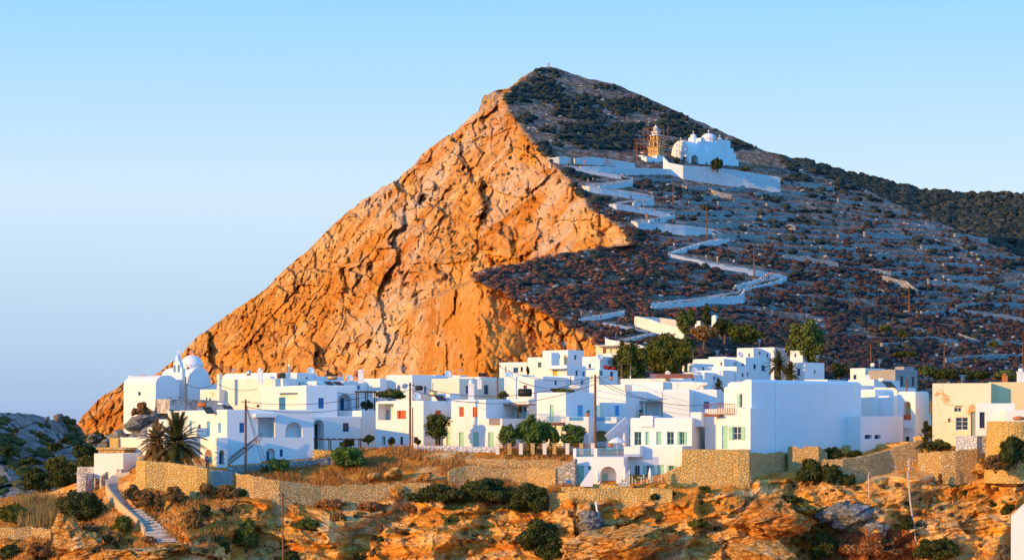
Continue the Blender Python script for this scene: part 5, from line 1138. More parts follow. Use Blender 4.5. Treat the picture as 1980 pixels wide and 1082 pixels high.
# ------------------------------------------------------------------ boulders
M_rock = rockmat('boulder_rock', (.76,.54,.30), (.76,.38,.08), (.62,.19,.02), sc=.25, streak=(.5,.6,2.0), bdist=.35, fine=2.0)
M_grock = rockmat('grey_boulder_rock', (.42,.41,.40), (.32,.31,.30), (.20,.18,.16), sc=.3, streak=(.7,.7,1.5), bdist=.35, fine=2.0)
M_orock = rockmat('orange_boulder_rock', (.72,.40,.14), (.70,.26,.05), (.50,.14,.02), sc=.2, streak=(.4,.5,2.0), bdist=.35, fine=1.6)
def boulder(label, px, py, w, h_, mat=None, seed=0, Y=None, tilt=0, group=None, deep=1.0, sub=5):
    Y = Y or gy(px, py+h_*.3)-1.5; k = Y/F; V, Fc = ICO[sub]; V = V.copy()
    s = np.array([w/2*k, max(w/2*k*deep, .4), h_/2*k]); q = V*s
    # cut the sphere with random planes, then roughen
    rs = np.random.RandomState(seed+100); m = max(s)
    for _ in range(16):
        n = rs.normal(size=3)*np.array([1,1,1.6]); n /= np.linalg.norm(n); d = (V*s)@n; lim = np.sqrt(((n*s)**2).sum())*(.62+.28*rs.rand()); ex = np.clip(q@n-lim, 0, None); q = q-ex[:,None]*n
    r_ = 1+facets(q[:,0]/m*1.6, q[:,1]/m*1.6, q[:,2]/m*3, seed+5, .9)*.26+facets(q[:,0]/m*5, q[:,1]/m*5, q[:,2]/m*9, seed+7, .9)*.09+facets(q[:,0]/m*14, q[:,1]/m*14, q[:,2]/m*24, seed+9, .9)*.03+fbm(q[:,0]*2.5, q[:,1]*2.5, q[:,2]*4, 3, seed+9)*.015
    q = q*r_[:,None]; t = R(tilt); c, s_ = math.cos(t), math.sin(t); q = np.stack([q[:,0]*c+q[:,2]*s_, q[:,1], -q[:,0]*s_+q[:,2]*c], 1)
    o = fastmesh('boulder', q, Fc, mat or M_rock, False); o.location = P(px, py, Y); tag(o, label, 'boulder', group)
    return o
BO = [('huge orange flat-topped slab of rock at the bottom right',1487,1005,170,85,M_orock,3,-4),('brown fractured rock base under the huge orange slab',1470,1062,175,60,M_rock,4,0),
 ('huge pale tan boulder at the bottom centre',1180,1052,235,75,M_rock,5,-14), ('grey shaded crag beside the white drainpipe',1640,998,120,55,M_grock,7,-12),('grey angular crag foot right of the leaning pipe',1690,1018,60,40,M_grock,17,0),('pale flat slab at the lower left beside the path steps',265,1072,180,26,M_rock,8,-2),('thin pale slab under the path steps',330,1056,80,14,M_rock,18,0),
 ('blue-grey shaded boulder face under the terrace wall',1140,1010,50,62,M_grock,9,0),('tan boulder in the grass above the long rubble wall',758,916,44,22,M_rock,10,-15),('small cream boulder right of the grassy hollow',822,921,34,18,M_rock,11,-12),('low boulder left of the tan grass boulder',722,921,30,14,M_rock,12,-10),
 ('upright rock standing in the long rubble wall',768,951,26,34,M_rock,13,10), ('buttress of layered ochre rock in the lower left',128,1030,52,90,M_rock,20,8),('pale rock stack at the bottom left',165,1050,60,60,M_rock,21,0), ('pale boulder beneath the round bastion',1895,905,46,26,M_rock,25,-10),('cream boulder at the far right under the dark bush',1960,925,60,40,M_rock,26,-15),
 ('small pinkish rock in the wall gap left of the long rubble wall',445,975,30,22,M_rock,33,0)]
for (lab, x, y, w, h_, m_, sd_, ti) in BO: boulder(lab, x, y, w, h_, m_, sd_, None, ti)
for i, (x, y, w, h_, Y, lab) in enumerate([(270,818,66,34,338,'sloping rock carrying the reddish shrub below the chapel'),(183,848,32,26,352,'rounded grey boulder at the mouth of the shaded gully'),(210,856,30,20,345,'grey boulder between the gully and the stone hut'),(232,846,36,30,350,'cracked blue-grey boulder left of the church rock'),(268,826,40,34,345,'blue-grey boulder below the red shrub'),(296,818,44,44,343,'craggy rock outcrop carrying the church parapet'),(258,850,30,20,335,'low grey rock above the stone hut'),(115,806,26,16,395,'perched grey boulder on the crest of the shaded hill'),(92,808,12,8,400,'small perched rock on the crest of the shaded hill')]):
    boulder(lab, x, y, w, h_, M_grock, 60+i, Y)
# ------------------------------------------------------------------ plants
LG = leafmat('olive_leaf', (.075,.09,.012), (.12,.13,.018), (.18,.17,.025)); LD = leafmat('dark_green_leaf', (.035,.05,.010), (.065,.075,.014), (.11,.105,.02)); LM = leafmat('mid_green_leaf', (.07,.13,.025), (.11,.18,.035), (.17,.23,.06))
LB = leafmat('dry_brown_leaf', (.20,.10,.03), (.30,.15,.045), (.36,.21,.07)); LO = leafmat('dry_orange_leaf', (.25,.09,.03), (.36,.15,.05), (.42,.22,.08)); LR = leafmat('red_flower_leaf', (.45,.04,.02), (.6,.07,.03), (.25,.1,.03)); LP = leafmat('palm_leaf', (.05,.055,.012), (.085,.08,.018), (.16,.11,.03)); LT = leafmat('tamarisk_leaf', (.09,.12,.02), (.13,.16,.03), (.18,.19,.05))
M_bark = simple('bark', (.12,.08,.05), .95, .3, 6)
def clumps(px, py, w, h_, Y, n, seed, dome=False, minr=.22, maxr=.42):
    rs = np.random.RandomState(seed); k = Y/F; C = []; S = []
    for i in range(n):
        while True:
            u = rs.rand(3)*2-1
            if (u*u).sum() < 1: break
        u *= .78
        if dome: u[2] = abs(u[2])*1.5-.6
        r_ = minr+(maxr-minr)*rs.rand(); sc = np.array([w/2*k, w/2*k*.85, h_/2*k]); C.append(np.array(P(px, py, Y))+u*sc); S.append(np.array([r_, r_, r_*.9])*np.array([w/2*k, w/2*k*.85, h_/2*k*1.05]).clip(min(w, h_)/2*k*.7))
    return np.array(C), np.array(S)
def shrub(label, px, py, w, h_, mat=None, Y=None, n=None, group=None, leaf=.17, name='shrub', cat='shrub', seed=None, nc=None, core=True, stem=False):
    Y = Y or gy(px, min(py+h_*.45, 1080))-.8; seed = seed or int(px*7+py); k = Y/F; org = P(px, py+h_/2, Y)
    nc = nc or max(5, min(26, int(w*h_/70))); C, S = clumps(px, py, w, h_, Y, int(nc*1.5), seed, True, .16, .36)
    n = n or int(min(9000, max(250, w*h_*1.9))); V, Q = leafcloud(C, S, n, leaf, seed)
    m = mat or LD
    if core:
        Vc, Qc = blobs(C, S*.72, 1, .2, seed); Qc = np.concatenate([Qc, Qc[:, 2:3]], 1)
    o = fastmesh(name if not stem else 'foliage', V-np.array(org), Q, m, False)
    root = o
    if stem or core:
        if stem: root = bpy.data.objects.new(name, None); COL.objects.link(root); root.location = org; o.parent = root
        else: o.location = org
        if core:
            Vc, Qc = blobs(C, S*.70, 1, .25, seed); c_ = fastmesh('inner_foliage', Vc-np.array(org), Qc, m, False); c_.parent = root
        mb = MB(); c0 = P(px, py+h_*.1, Y)
        for i in range(3): mb.tube([org-Vector((0,0,.3)), org.lerp(c0, .5)+Vector(((i-1)*w*k*.12,0,0)), c0+Vector(((i-1)*w*k*.25,0,h_*k*.1))], [.07,.05,.02], 5)
        s_ = mb.build('stem', M_bark, None, True, org); s_.location = (0,0,0); s_.parent = root
    else: o.location = org
    tag(root, label, cat, group); return root
def tree(label, px, ptop, pbot, w, Y, base, mat=None, name='tree', n=None, leaf=.24, seed=None, nc=16, shape=None, group=None, cat='tree', droop=.0, trunkw=.3, openness=.5):
    """crown spans ptop..pbot and width w, trunk down to base"""
    seed = seed or int(px*3+ptop); k = Y/F; org = P(px, base, Y); T = Thing(name, label, cat, org, group); h_ = pbot-ptop; cy = (ptop+pbot)/2
    if shape: C = []; S = []
    if shape:
        for (dx, dy, rx, ry) in shape:
            c, s = clumps(px+dx*w, cy+dy*h_, rx*w, ry*h_, Y, max(4, int(nc*rx*1.5)), seed+int(dx*100)+int(dy*31), False, .28, .5); C.append(c); S.append(s)
        C = np.vstack(C); S = np.vstack(S)
    else: C, S = clumps(px, cy, w*1.12, h_*1.22, Y, int(nc*2.0), seed, False, .16, .32)
    n = n or int(min(16000, w*h_*2.4)); V, Q = leafcloud(C, S*1.12, n, leaf, seed, .3, droop); o = fastmesh('crown', V-np.array(org), Q, mat or LG, False); o.parent = T.o
    Vc, Qc = blobs(C, S*.42, 1, .35, seed); o = fastmesh('inner_foliage', Vc-np.array(org), Qc, mat or LG, False); o.parent = T.o
    top = P(px, cy, Y); mb = MB(); mb.tube([org-Vector((0,0,.5)), org.lerp(top, .5)+Vector((w*k*.03,0,0)), top], [trunkw, trunkw*.8, trunkw*.4], 8); T.part('trunk', mb, M_bark, True)
    rs = random.Random(seed); mb = MB()
    for i in range(6):
        c = C[rs.randrange(len(C))]; a = org.lerp(top, .35+.5*rs.random()); e = Vector(c); mb.tube([a, a.lerp(e, .5)+Vector((0,0,.15)), e], [trunkw*.4, trunkw*.25, .03], 5)
    T.part('limb', mb, M_bark, True); return T
SH = [('big dark green shrub left of the curving path',155,972,104,86,LD),('dry round shrub nearest the path below the ochre wall',257,950,42,42,LB),('dry round shrub under the middle of the ochre terrace wall',282,962,40,42,LB),('narrow dry shrub between two round shrubs',307,966,20,54,LB),('dry round shrub beside the masonry stair',336,951,42,40,LB),
 ('brown-green shrub right of the masonry stair',400,945,44,34,LB),('wide brown-green shrub under the grey concrete wall',440,948,50,34,LB),('small green shrub below the grey concrete wall',470,950,26,22,LG),('dark rounded shrub at the bottom left of the tall front pole',423,1048,52,58,LD),('large olive-brown shrub left of the tall front pole',476,1028,54,74,LG),('bush at the bottom edge under the front pole',560,1075,60,30,LD),
 ('leafy fig bush at the foot of the stair house',540,896,46,36,LM),('large leafy green bush on the slope below the pergola',672,882,80,50,LM),('small olive bush left of the big slope bush',512,905,26,16,LG),
 ('broad dark bush spreading over the rubble wall, left half',848,950,126,52,LD),('broad dark bush spreading over the rubble wall, right half',942,945,124,56,LD),('dark bush hanging left of the terrace retaining wall',1030,955,96,72,LD),('small dark bush left below the hanging bush',1000,972,50,36,LD),
 ('dark green bush among the pale boulders at the bottom centre',1040,1030,92,78,LD),('dark glossy bush at the bottom centre edge',1062,1062,60,44,LD),('low dark bush on the lip of the huge tan boulder',1097,1065,36,20,LD),('dark bush left of the blue-grey rock face',1115,1030,18,26,LD),('small bush at the foot of the blue-grey rock face',1138,1040,24,18,LD),('brown bush above the white drain hose',1142,980,28,30,LB),('dark bush beside the brown bush above the drain hose',1120,988,18,20,LD),
 ('small dark bush under the ochre terrace wall',1266,958,22,20,LD),('small green bush right under the ochre terrace wall',1301,952,14,16,LD),('spreading bush under the tall ochre wall',1362,945,30,16,LG),('green bush in the hollow right of the cave',1350,1010,50,26,LG),('round green bush in front of the cave',1307,1028,22,20,LD),
 ('dark bush hanging over the rocks under the sweeping wall, left',1570,905,60,60,LD),('dark bush hanging over the rocks under the sweeping wall, middle',1607,912,44,50,LD),('dark bush hanging over the rocks under the sweeping wall, right',1640,925,32,30,LD),('dark bush in front of the big shaded wall',1608,873,50,30,LD),('green bush behind the sweeping stone wall',1650,876,40,16,LD),
 ('dark cap of shrub on the huge orange slab',1524,962,58,18,LD),('dark shadowy shrub in the gap right of the orange slab',1590,1050,60,60,LD),('bushy tree-like shrub at the bottom right',1810,1058,100,50,LD),('upright shrub above the bottom right bush',1752,1010,30,46,LD),('bush at the bottom right edge',1950,990,36,46,LD),('thin brown scrub under the old cream building',1815,858,56,24,LG),
 ('small dark bush below the ochre terrace wall at the right',1875,910,26,16,LD),('tiny dark shrub on the cream block',1818,924,12,22,LB),('small round shrub on the right cliff face',1866,950,12,20,LD),('small bush low on the right cliff face',1918,972,16,16,LD),('brown bush right of the leaning pipe',1793,962,18,34,LB),
 ('olive shrub on the slope below the path',235,1010,44,34,LG),('brown shrub under the path parapet',215,1035,50,36,LB),('orange dry shrub by the path steps',290,1040,24,18,LO),('orange dry shrub in the lower left',170,1020,60,30,LO),('dark bush in the lower left corner',18,1065,54,34,LD),('brown bush in the lower left',75,1060,50,34,LO),
 ('olive bush at the far left below the shaded hill',30,990,70,44,LG),('brown-green bush at the far left',75,972,60,34,LB),('bush at the bottom left of the stairs shrubbery',375,1000,40,50,LB),('dark small bush below the masonry stair',395,985,30,30,LD),('dry bush on the yellow ledge',440,985,40,24,LB),('green shrub on the ledge right of the front pole',590,1010,60,22,LG),('dry brown bush hanging over the centre crack',655,1000,36,34,LB),
 ('orange shrubs under the long rubble wall, left',640,972,70,22,LO),('orange shrubs under the long rubble wall, middle',720,975,60,24,LO),('orange shrub under the long rubble wall, right',790,980,40,24,LO),('small olive shrub on the yellow cliff',735,1018,22,20,LB),('low olive shrub on the yellow cliff, right',785,1024,50,14,LB),('small dark shrub low on the yellow cliff',733,1040,18,14,LD),('grey-green tuft above the yellow cliff',695,992,18,16,LG),('small dark bush by the centre crack bottom',690,1072,16,24,LD),
 ('red-orange shrub mass at the bottom right',1680,1055,130,44,LO),('orange tuft above the right cliff',1775,882,50,12,LO),('dark flowering bush by the arch of the loggia house',1790,825,20,30,LD),('dark bush at the end of the loggia house',1800,838,14,18,LD)]
for lab, x, y, w, h_, m_ in SH: shrub(lab, x, y, w, h_, m_)
for lab, x, y, w, h_, Y, m_ in [('dark brown bush spreading over the foot of the round bastion',1962,868,70,70,274,LD),('lower dark bush between the bastion and the white gable',1925,893,60,34,274,LB),('reddish round shrub at the foot of the chapel wall',272,790,40,34,340,LO),('dark shrub above the stone hut',315,795,26,14,340,LG),('dark tree crown in the shaded gully, nearest the white store',120,915,70,60,322,LD),('dark tree crown in the shaded gully, left',70,925,70,60,330,LD),('olive tree crown in the shaded gully, centre',110,895,50,40,335,LG),('dark bush high in the shaded gully',165,868,60,40,345,LD),('dark bush at the head of the gully',185,845,50,26,352,LD),('bush below the gully boulders',215,875,40,24,335,LD),('olive tree crown beside the white shed',170,895,50,40,325,LG),('dark bush in the middle of the shaded hill',105,862,36,20,360,LD),('dark bush low on the shaded hill',60,890,50,16,362,LD),('round bush on the shaded hill slope',75,838,20,14,380,LD),('dark bush left on the shaded hill slope',15,870,34,20,365,LD),('dark scrub patch at the upper left of the shaded hill',30,830,16,14,385,LD),('dark bush under the crest boulder',128,850,30,18,372,LD),
  ('clipped bush behind the roof with the dish',755,760,60,24,335,LG),('dark bush inside the black metal pergola',708,778,26,28,333,LD),('leafy plant under the timber pergola',672,855,30,26,306,LD),('tree-like plant at the deep-shaded house corner',712,845,24,22,308,LD),('small rounded tree by the blue door of the loggia house',758,852,16,22,306,LD),('oleander beside the thick pole',808,852,18,14,306,LD),
  ('red bougainvillea on the stepped house terrace',1178,709,26,14,380,LR),('dark creeper on the small cube house',1021,712,7,26,396,LD),('hedge on the roof left of the tall pole',1085,754,60,7,330,LG),('cactus clump behind the green-door house',975,762,26,18,335,LG),
  ('dense hedge left of the lone cube house',1625,718,36,22,410,LD),('flat dark acacia hedge right of the grey block house',1790,715,34,24,430,LT),('dark hedge mass right of the tamarisk',1830,722,60,22,430,LD),('long dark hedge behind the old cream building',1880,722,70,24,432,LD),('green hedge at the right edge',1940,724,50,20,432,LT),('low round bush on the upper slope track',1710,631,38,14,500,LT),('bright olive bush beside the round hill bush',1745,643,20,22,495,LT),('round bush on the right slope',1920,662,22,14,500,LT),('dark flat thicket on the lower slope',1750,683,60,12,500,LD),
  ('little green bush beside the lower hill path',1340,571,20,14,560,LT),('olive bush in front of the hill church arch',1309,309,20,15,684,LD),('dark bush at the right end of the hill church',1441,325,24,14,690,LD),('round hedge left on the church forecourt',1165,316,12,9,690,LD),('round hedge in the middle of the church forecourt',1177,317,10,9,688,LD),('long hedge on the church forecourt',1199,317,22,9,686,LD),('small round bush left of the keeper house',1221,317,9,8,684,LD),('small round bush by the forecourt wall',1237,320,8,8,674,LD),('small round bush under the keeper house window',1256,321,9,9,674,LD)]:
    shrub(lab, x, y, w, h_, m_, Y, leaf=.2 if Y < 400 else .34)
for q in [('large dark green tree behind the white roofs, left of the pair',1222,668,740,66,388,745,LG),('tallest broad green tree behind the red-tiled roof',1289,645,722,92,398,735,LG),('round green tree joining the broad tree at its right',1326,655,700,36,396,715,LG)]:
    tree(q[0], q[1], q[2], q[3], q[4], q[5], q[6], q[7], leaf=.28, nc=24, n=9000)
tree('tall drooping pepper tree at the end of the cube apartments', 1562, 622, 700, 76, 440, 710, LT, leaf=.3, nc=24, n=8000, droop=.4)
tree('small green tree inside the white cemetery', 1325, 601, 645, 42, 470, 655, LT, leaf=.28, nc=14)
tree('dark conical cypress in the cemetery', 1367, 592, 634, 18, 478, 640, LD, 'cypress', leaf=.25, nc=12, n=2200)
tree('wide flat-topped pine below the cemetery wall', 1360, 632, 656, 60, 455, 672, LB, 'pine_tree', leaf=.28, nc=14)
tree('dark spreading tree right of the cypress', 1401, 613, 650, 40, 470, 660, LD, leaf=.28, nc=12)
tree('broad dark pine with rusty top right of the cemetery', 1440, 628, 662, 66, 462, 676, LG, 'pine_tree', leaf=.28, nc=16)
tree('leaning dark tree beside the hill path', 1235, 574, 608, 54, 545, 616, LD, leaf=.34, nc=12)
tree('dark round tree on the hill church terrace', 1386, 305, 327, 25, 672, 330, LD, leaf=.3, nc=12)
tree('feathery deciduous tree between the two shuttered houses', 846, 796, 845, 50, 305, 866, LG, leaf=.17, nc=14, n=2600, trunkw=.13)
tree('young green tree at the left end of the fence', 985, 819, 860, 42, 300, 866, LM, leaf=.17, nc=16, n=3200, trunkw=.1)
tree('largest green tree behind the pillared fence', 1031, 804, 864, 62, 300, 868, LM, leaf=.17, nc=26, n=7000, trunkw=.15)
tree('green tree behind the fence left of the tall pole', 1108, 816, 862, 46, 300, 868, LM, leaf=.17, nc=18, n=4200, trunkw=.12)
tree('low green tree between the two fence trees', 1066, 822, 864, 36, 300, 868, LM, leaf=.17, nc=12, n=2600, trunkw=.1)
tree('small dark tree behind the lone cube house', 1622, 700, 725, 26, 415, 735, LD, leaf=.26, nc=8)
def palm(label, px, pbase, pcrown, L, Y, n=46, tw=.55, seed=1, dry=0, nleaf=26, up=.55, fm=None):
    org = P(px, pbase, Y); c = P(px, pcrown, Y); T = Thing('palm_tree', label, 'palm', org); rs = random.Random(seed); hgt = c.z-org.z
    mb = MB(); pr = []
    m = max(4, int(hgt/.25))
    for i in range(m+1): pr.append((tw*(1+.14*(i % 2))*(1.15-.2*i/m+.25*(i/m > .8)), hgt*i/m+.0))
    mb.lathe(org-Vector((0,0,.4)), [(tw*1.2,0)]+[(a, b+.4) for a, b in pr], 12); T.part('trunk', mb, simple('palm_bark', (.22,.13,.06), .95, .4, 5))
    V = []; Fs = []
    for i in range(n):
        az = i*2.39996+rs.uniform(-.2,.2); q = i/n; el = R(88-q*118+rs.uniform(-6,6)); LL = L*rs.uniform(.82,1.05); p = Vector(c); d = Vector((math.cos(az)*math.cos(el), math.sin(az)*math.cos(el), math.sin(el))); pts = [Vector(p)]; ns = 9
        for s in range(ns):
            d = (d+Vector((0,0,-.10-.05*(1-q)))).normalized(); p = p+d*LL/ns; pts.append(Vector(p))
        for s in range(nleaf+8):
            t = min(.999, .12+.88*s/(nleaf+8)); f = t*ns; a = min(int(f), ns-1); pt = pts[a].lerp(pts[a+1], f-a); dd = (pts[a+1]-pts[a]).normalized(); sd_ = dd.cross(Vector((0,0,1)))
            if sd_.length < .05: sd_ = Vector((1,0,0))
            sd_.normalize(); ll = L*.22*(1-abs(t-.45)*1.2)+.05
            for g in (-1, 1):
                e = pt+(sd_*g*.8+dd*.75+Vector((0,0,-.22+rs.uniform(-.1,.1)))).normalized()*ll; o_ = len(V); w_ = dd*.075
                V += [pt-w_, pt+w_, e]; Fs.append((o_, o_+1, o_+2))
        for a in range(ns):
            o_ = len(V); w_ = Vector((0,0,.035*(1-a/ns)+.01)); V += [pts[a]-w_, pts[a]+w_, pts[a+1]+w_*.8, pts[a+1]-w_*.8]; Fs += [(o_, o_+1, o_+2), (o_, o_+2, o_+3)]
    mb = MB(); mb.add(V, Fs); T.part('fronds', mb, fm or LP)
    if dry:
        V = []; Fs = []
        for i in range(dry):
            az = rs.uniform(0, 6.28); p = c+Vector((math.cos(az)*tw, math.sin(az)*tw, -rs.uniform(0,.6))); e = p+Vector((math.cos(az)*.9, math.sin(az)*.9, -1.0-rs.random()*.8)); o_ = len(V); V += [p-Vector((.08,0,0)), p+Vector((.08,0,0)), e]; Fs.append((o_, o_+1, o_+2))
        mb = MB(); mb.add(V, Fs); T.part('dead_fronds', mb, LB)
    return T
palm('large date palm with a full dark crown in front of the arched house', 342, 899, 857, 4.4, 288, 60, .62, 3, 80)
palm('smaller leaning palm with dry fronds left of the large palm', 303, 897, 856, 3.1, 291, 44, .5, 5, 300, fm=LB)
palm('dark palm between the cube apartments and the cube houses', 1505, 731, 708, 2.9, 400, 44, .4, 7)
palm('low palm at the foot of the dark palm', 1528, 735, 722, 2.2, 395, 34, .3, 9)
palm('little palm beside the cream cottage', 1203, 690, 672, 1.7, 420, 26, .2, 11)
palm('spiky yucca on the roof behind the porch house', 1389, 752, 747, 1.3, 330, 22, .15, 13); palm('agave clump below the old cream building', 1790, 862, 858, 1.6, 286, 26, .12, 15)
# ------------------------------------------------------------------ dry grass, twigs and stones
def grass(name, label, n, seed, dens, box, h0, h1, mat, w=.05):
    rs = np.random.RandomState(seed); x = box[0]+rs.rand(n)*(box[1]-box[0]); y = box[2]+rs.rand(n)*(box[3]-box[2]); k = (rs.rand(n) < dens(x, y)) & (y > pl(x, TOP)+1); x, y = x[k], y[k]; Y = fgdepth(x, y)-.1; m = len(x)
    B = np.stack([(x-CX)/F*Y, Y, (EYE-y)/F*Y], 1); hh = h0+(h1-h0)*rs.rand(m); a = rs.rand(m)*3.14; d = np.stack([np.cos(a)*w, np.sin(a)*w, 0*a], 1); t = np.stack([rs.normal(size=m)*.25*hh, rs.normal(size=m)*.25*hh, hh], 1)
    V = np.stack([B-d, B+d, B+t], 1).reshape(-1,3); o = fastmesh(name, V, np.arange(3*m).reshape(-1,3), mat, False); tag(o, label, 'grass', kind='stuff')
n2 = lambda x, y, s, t: sst(fbm(x/s, y/s*2, 0, 4, t)*1.6+.55)
LGr = leafmat('dry_grass_blade', (.42,.16,.035), (.56,.25,.06), (.62,.36,.11)); LGy = leafmat('reed_blade', (.25,.18,.06), (.32,.24,.09), (.4,.3,.12)); LGrd = leafmat('red_grass_blade', (.40,.10,.03), (.50,.16,.05), (.42,.22,.08))
grass('dry_grass', 'orange dry grass on the terrace slope', 60000, 1, lambda x, y: n2(x, y, 40, 301), (455,1110,862,970), .3, .8, LGr)
grass('dry_grass', 'orange dry grass between the rocks', 26000, 2, lambda x, y: n2(x, y, 30, 302)*.45, (200,1990,940,1082), .2, .6, LGr)
grass('red_grass', 'red-orange dry grass at the bottom right', 9000, 3, lambda x, y: 1.0+0*x, (1590,1770,1030,1082), .4, 1.0, LGrd)
grass('reeds', 'tall pale reeds at the far left', 2500, 4, lambda x, y: 1.0+0*x, (35,105,975,1022), 1.2, 2.6, LGy, .05)
grass('dry_grass', 'dry grass on the lower left slope', 20000, 5, lambda x, y: n2(x, y, 30, 304)*.8, (0,460,950,1082), .2, .7, LGr)
def gcloud(name, label, n, seed, dens, box, smin, smax, mat, cat='rocks', sub=1, sq=.65, jit=.3):
    rs = np.random.RandomState(seed); x = box[0]+rs.rand(n)*(box[1]-box[0]); y = box[2]+rs.rand(n)*(box[3]-box[2]); k = (rs.rand(n) < dens(x, y)) & (y > pl(x, TOP)+3); x, y = x[k], y[k]; Y = fgdepth(x, y); m = len(x); s = smin+(smax-smin)*rs.rand(m)**2.5
    C = np.stack([(x-CX)/F*Y, Y, (EYE-y)/F*Y+s*.2], 1); V, Q = blobs(C, np.stack([s, s, s*sq], 1), sub, jit, seed); o = fastmesh(name, V, Q, mat, False); tag(o, label, cat, kind='stuff')
gcloud('loose_stones', 'loose ochre stones among the foreground rocks', 1800, 11, lambda x, y: n2(x, y, 50, 401), (300,2000,870,1082), .08, .5, M_rock)
gcloud('small_scrub', 'tiny dry brown and green plants on the foreground rocks', 1500, 12, lambda x, y: n2(x, y, 60, 402)*.7, (0,2000,935,1082), .1, .42, leafmat('tiny_scrub_leaf', (.07,.05,.02), (.12,.07,.03), (.05,.06,.02)), 'scrub', 1, .8, .4)
# shrubs clinging to the orange cliff; the dark blobs also paint its shaded pits
rs = np.random.RandomState(77); n = 2600; x = 150+rs.rand(n)*1050; y = 140+rs.rand(n)*620; Y, r_ = mfull(x, y); k = (r_ < .4) & (y > pl(x, SKY)+6) & (rs.rand(n) < sst(fbm(x/50, y/50, 0, 4, 501)*2+.3)); x, y, Y = x[k], y[k], Y[k]; s = .2+.55*rs.rand(len(x))**3
C = np.stack([(x-CX)/F*Y, Y-.2, (EYE-y)/F*Y], 1); V, Q = blobs(C, np.stack([s, s*.8, s*.9], 1), 1, .3, 78); o = fastmesh('cliff_scrub_pits', V, Q, leafmat('cliff_scrub_pit_leaf', (.06,.045,.02), (.10,.06,.03), (.05,.06,.03)), False); tag(o, 'tiny dark shrubs and painted shade pits on the orange cliff', 'scrub', kind='stuff')
rs = np.random.RandomState(79); n = 1400; x = -50+rs.rand(n)*280; y = 798+rs.rand(n)*160; k = (y > pl(x, LSKY)+3) & (rs.rand(n) < sst(fbm(x/22, y/22, 0, 3, 502)*2.4+.5)); x, y = x[k], y[k]; Y = lhdepth(x, y); s = .25+.9*rs.rand(len(x))**2
V, Q = blobs(np.stack([(x-CX)/F*Y, Y, (EYE-y)/F*Y], 1), np.stack([s, s, s*.7], 1), 1, .3, 80); o = fastmesh('hill_scrub', V, Q, LD, False); tag(o, 'low dark scrub on the shaded rocky hill at the left', 'scrub', kind='stuff')
# ------------------------------------------------------------------ poles and wires
POLES = {}
def pole(label, px, top, bot, Y, w=.26, arms=1, name='utility_pole', cat='pole', lean=0, mat=None):
    a = P(px, bot, Y); t = P(px+lean, top, Y); T = Thing(name, label, cat, a); mb = MB(); mb.tube([a-Vector((0,0,.5)), t], [w*.55, w*.42], 8); T.part('shaft', mb, mat or M_pole, True)
    POLES[label] = t
    if arms:
        mb = MB(); c = t-Vector((0,0,.35))
        mb.bar(c-Vector((.5,0,0)), c+Vector((.5,0,0)), .07); 
        for x in (-.45, 0, .45): mb.lathe(c+Vector((x,0,.04)), [(.05,0),(.07,.08),(.03,.16)], 6)
        T.part('insulator_arm', mb, simple('dark_iron', (.06,.05,.05), .6))
    return t
A1 = pole('thick brown pole in front of the stair house', 475, 772, 916, 291, .3); A2 = pole('brown pole behind the palm house below the church', 359, 728, 791, 330, .22, 0); A3 = pole('dark pole on the back roofs above the blue door', 551, 719, 746, 345, .16)
A4 = pole('tall brown pole at the loggia house', 793, 739, 863, 303, .3); pole('short bare post beside the loggia house pole', 798, 787, 863, 302, .18, 0); A5 = pole('brown pole behind the green-door house', 962, 703, 765, 345, .26); pole('thin post right of the pole behind the green-door house', 978, 708, 727, 360, .2, 0)
A6 = pole('tallest dark red pole left of the mint shutter house', 1151, 724, 868, 300, .32, 2); A7 = pole('pole in front of the large dark green tree', 1202, 700, 744, 360, .28); pole('short pole on the stepped houses', 1103, 727, 746, 350, .14, 0); pole('grey metal mast beside the large dark green tree', 1219, 702, 744, 362, .12, 0, mat=M_metal)
A8 = pole('tall bare front pole rising from the lower cliff', 547, 952, 1090, 266, .2); pole('short brown post on the white roof at the right', 1753, 733, 754, 330, .22, 0); pole('thin antenna mast behind the orange-tile roof', 1340, 672, 720, 385, .1, 1, 'antenna', 'antenna', mat=M_metal); pole('faint antenna mast above the cliff-foot roofs', 630, 703, 728, 352, .08, 1, 'antenna', 'antenna', mat=M_metal)
for lab, x, t, b_ in [('pole left of the bell tower',1232,269,312),('pole on the terraces below the church wall',1302,346,396),('pole beside the fourth zigzag leg',1367,397,459),('pole at the lower bend of the path',1458,478,528),('pole standing alone on the right slope',1758,553,604),('pole near the hedges at the right',1826,655,711),('pole left of the hedges behind the grey block house',1684,660,702),('tall pole at the right edge of the frame',1978,640,730)]:
    Yp = msurf(x, b_).y-1.5; pole(lab, x, t, b_+3, Yp, .36 if Yp > 560 else .28, 0)
def wire(label, a, b_, sag, r_=.034, group='overhead wires between the poles'):
    pts = [a.lerp(b_, k/16)-Vector((0,0,sag*4*(k/16)*(1-k/16))) for k in range(17)]; mb = MB(); mb.tube(pts, r_, 4); solo('cable', mb, M_cable, label, 'cable', org=a, group=group)
u = Vector((0,0,-.3))
wire('black wire from the thick brown pole to the tall loggia pole', A1+u, A4+u, 1.2); wire('second wire below it towards the loggia pole', A1+u*3, A4+u*3, 1.7); wire('wire from the thick brown pole down to the bare front pole', A1+u, A8+u, 1.0); wire('wire running down right from the bare front pole', A8+u, P(760,1080,262), .5)
wire('upper wire from the loggia pole to the tallest pole', A4+u, A6+u, 2.0); wire('lower wire from the loggia pole to the tallest pole', A4+u*3, A6+u*4, 2.2); wire('wire from the back roof pole to the cream house roof', A3+u, P(421,742,334), 1.6); wire('wire from the back roof pole to the solar roof', A3+u, P(612,734,350), 1.4); wire('wire from the back roof pole to the loggia pole', A3+u, A4+u, 2.0)
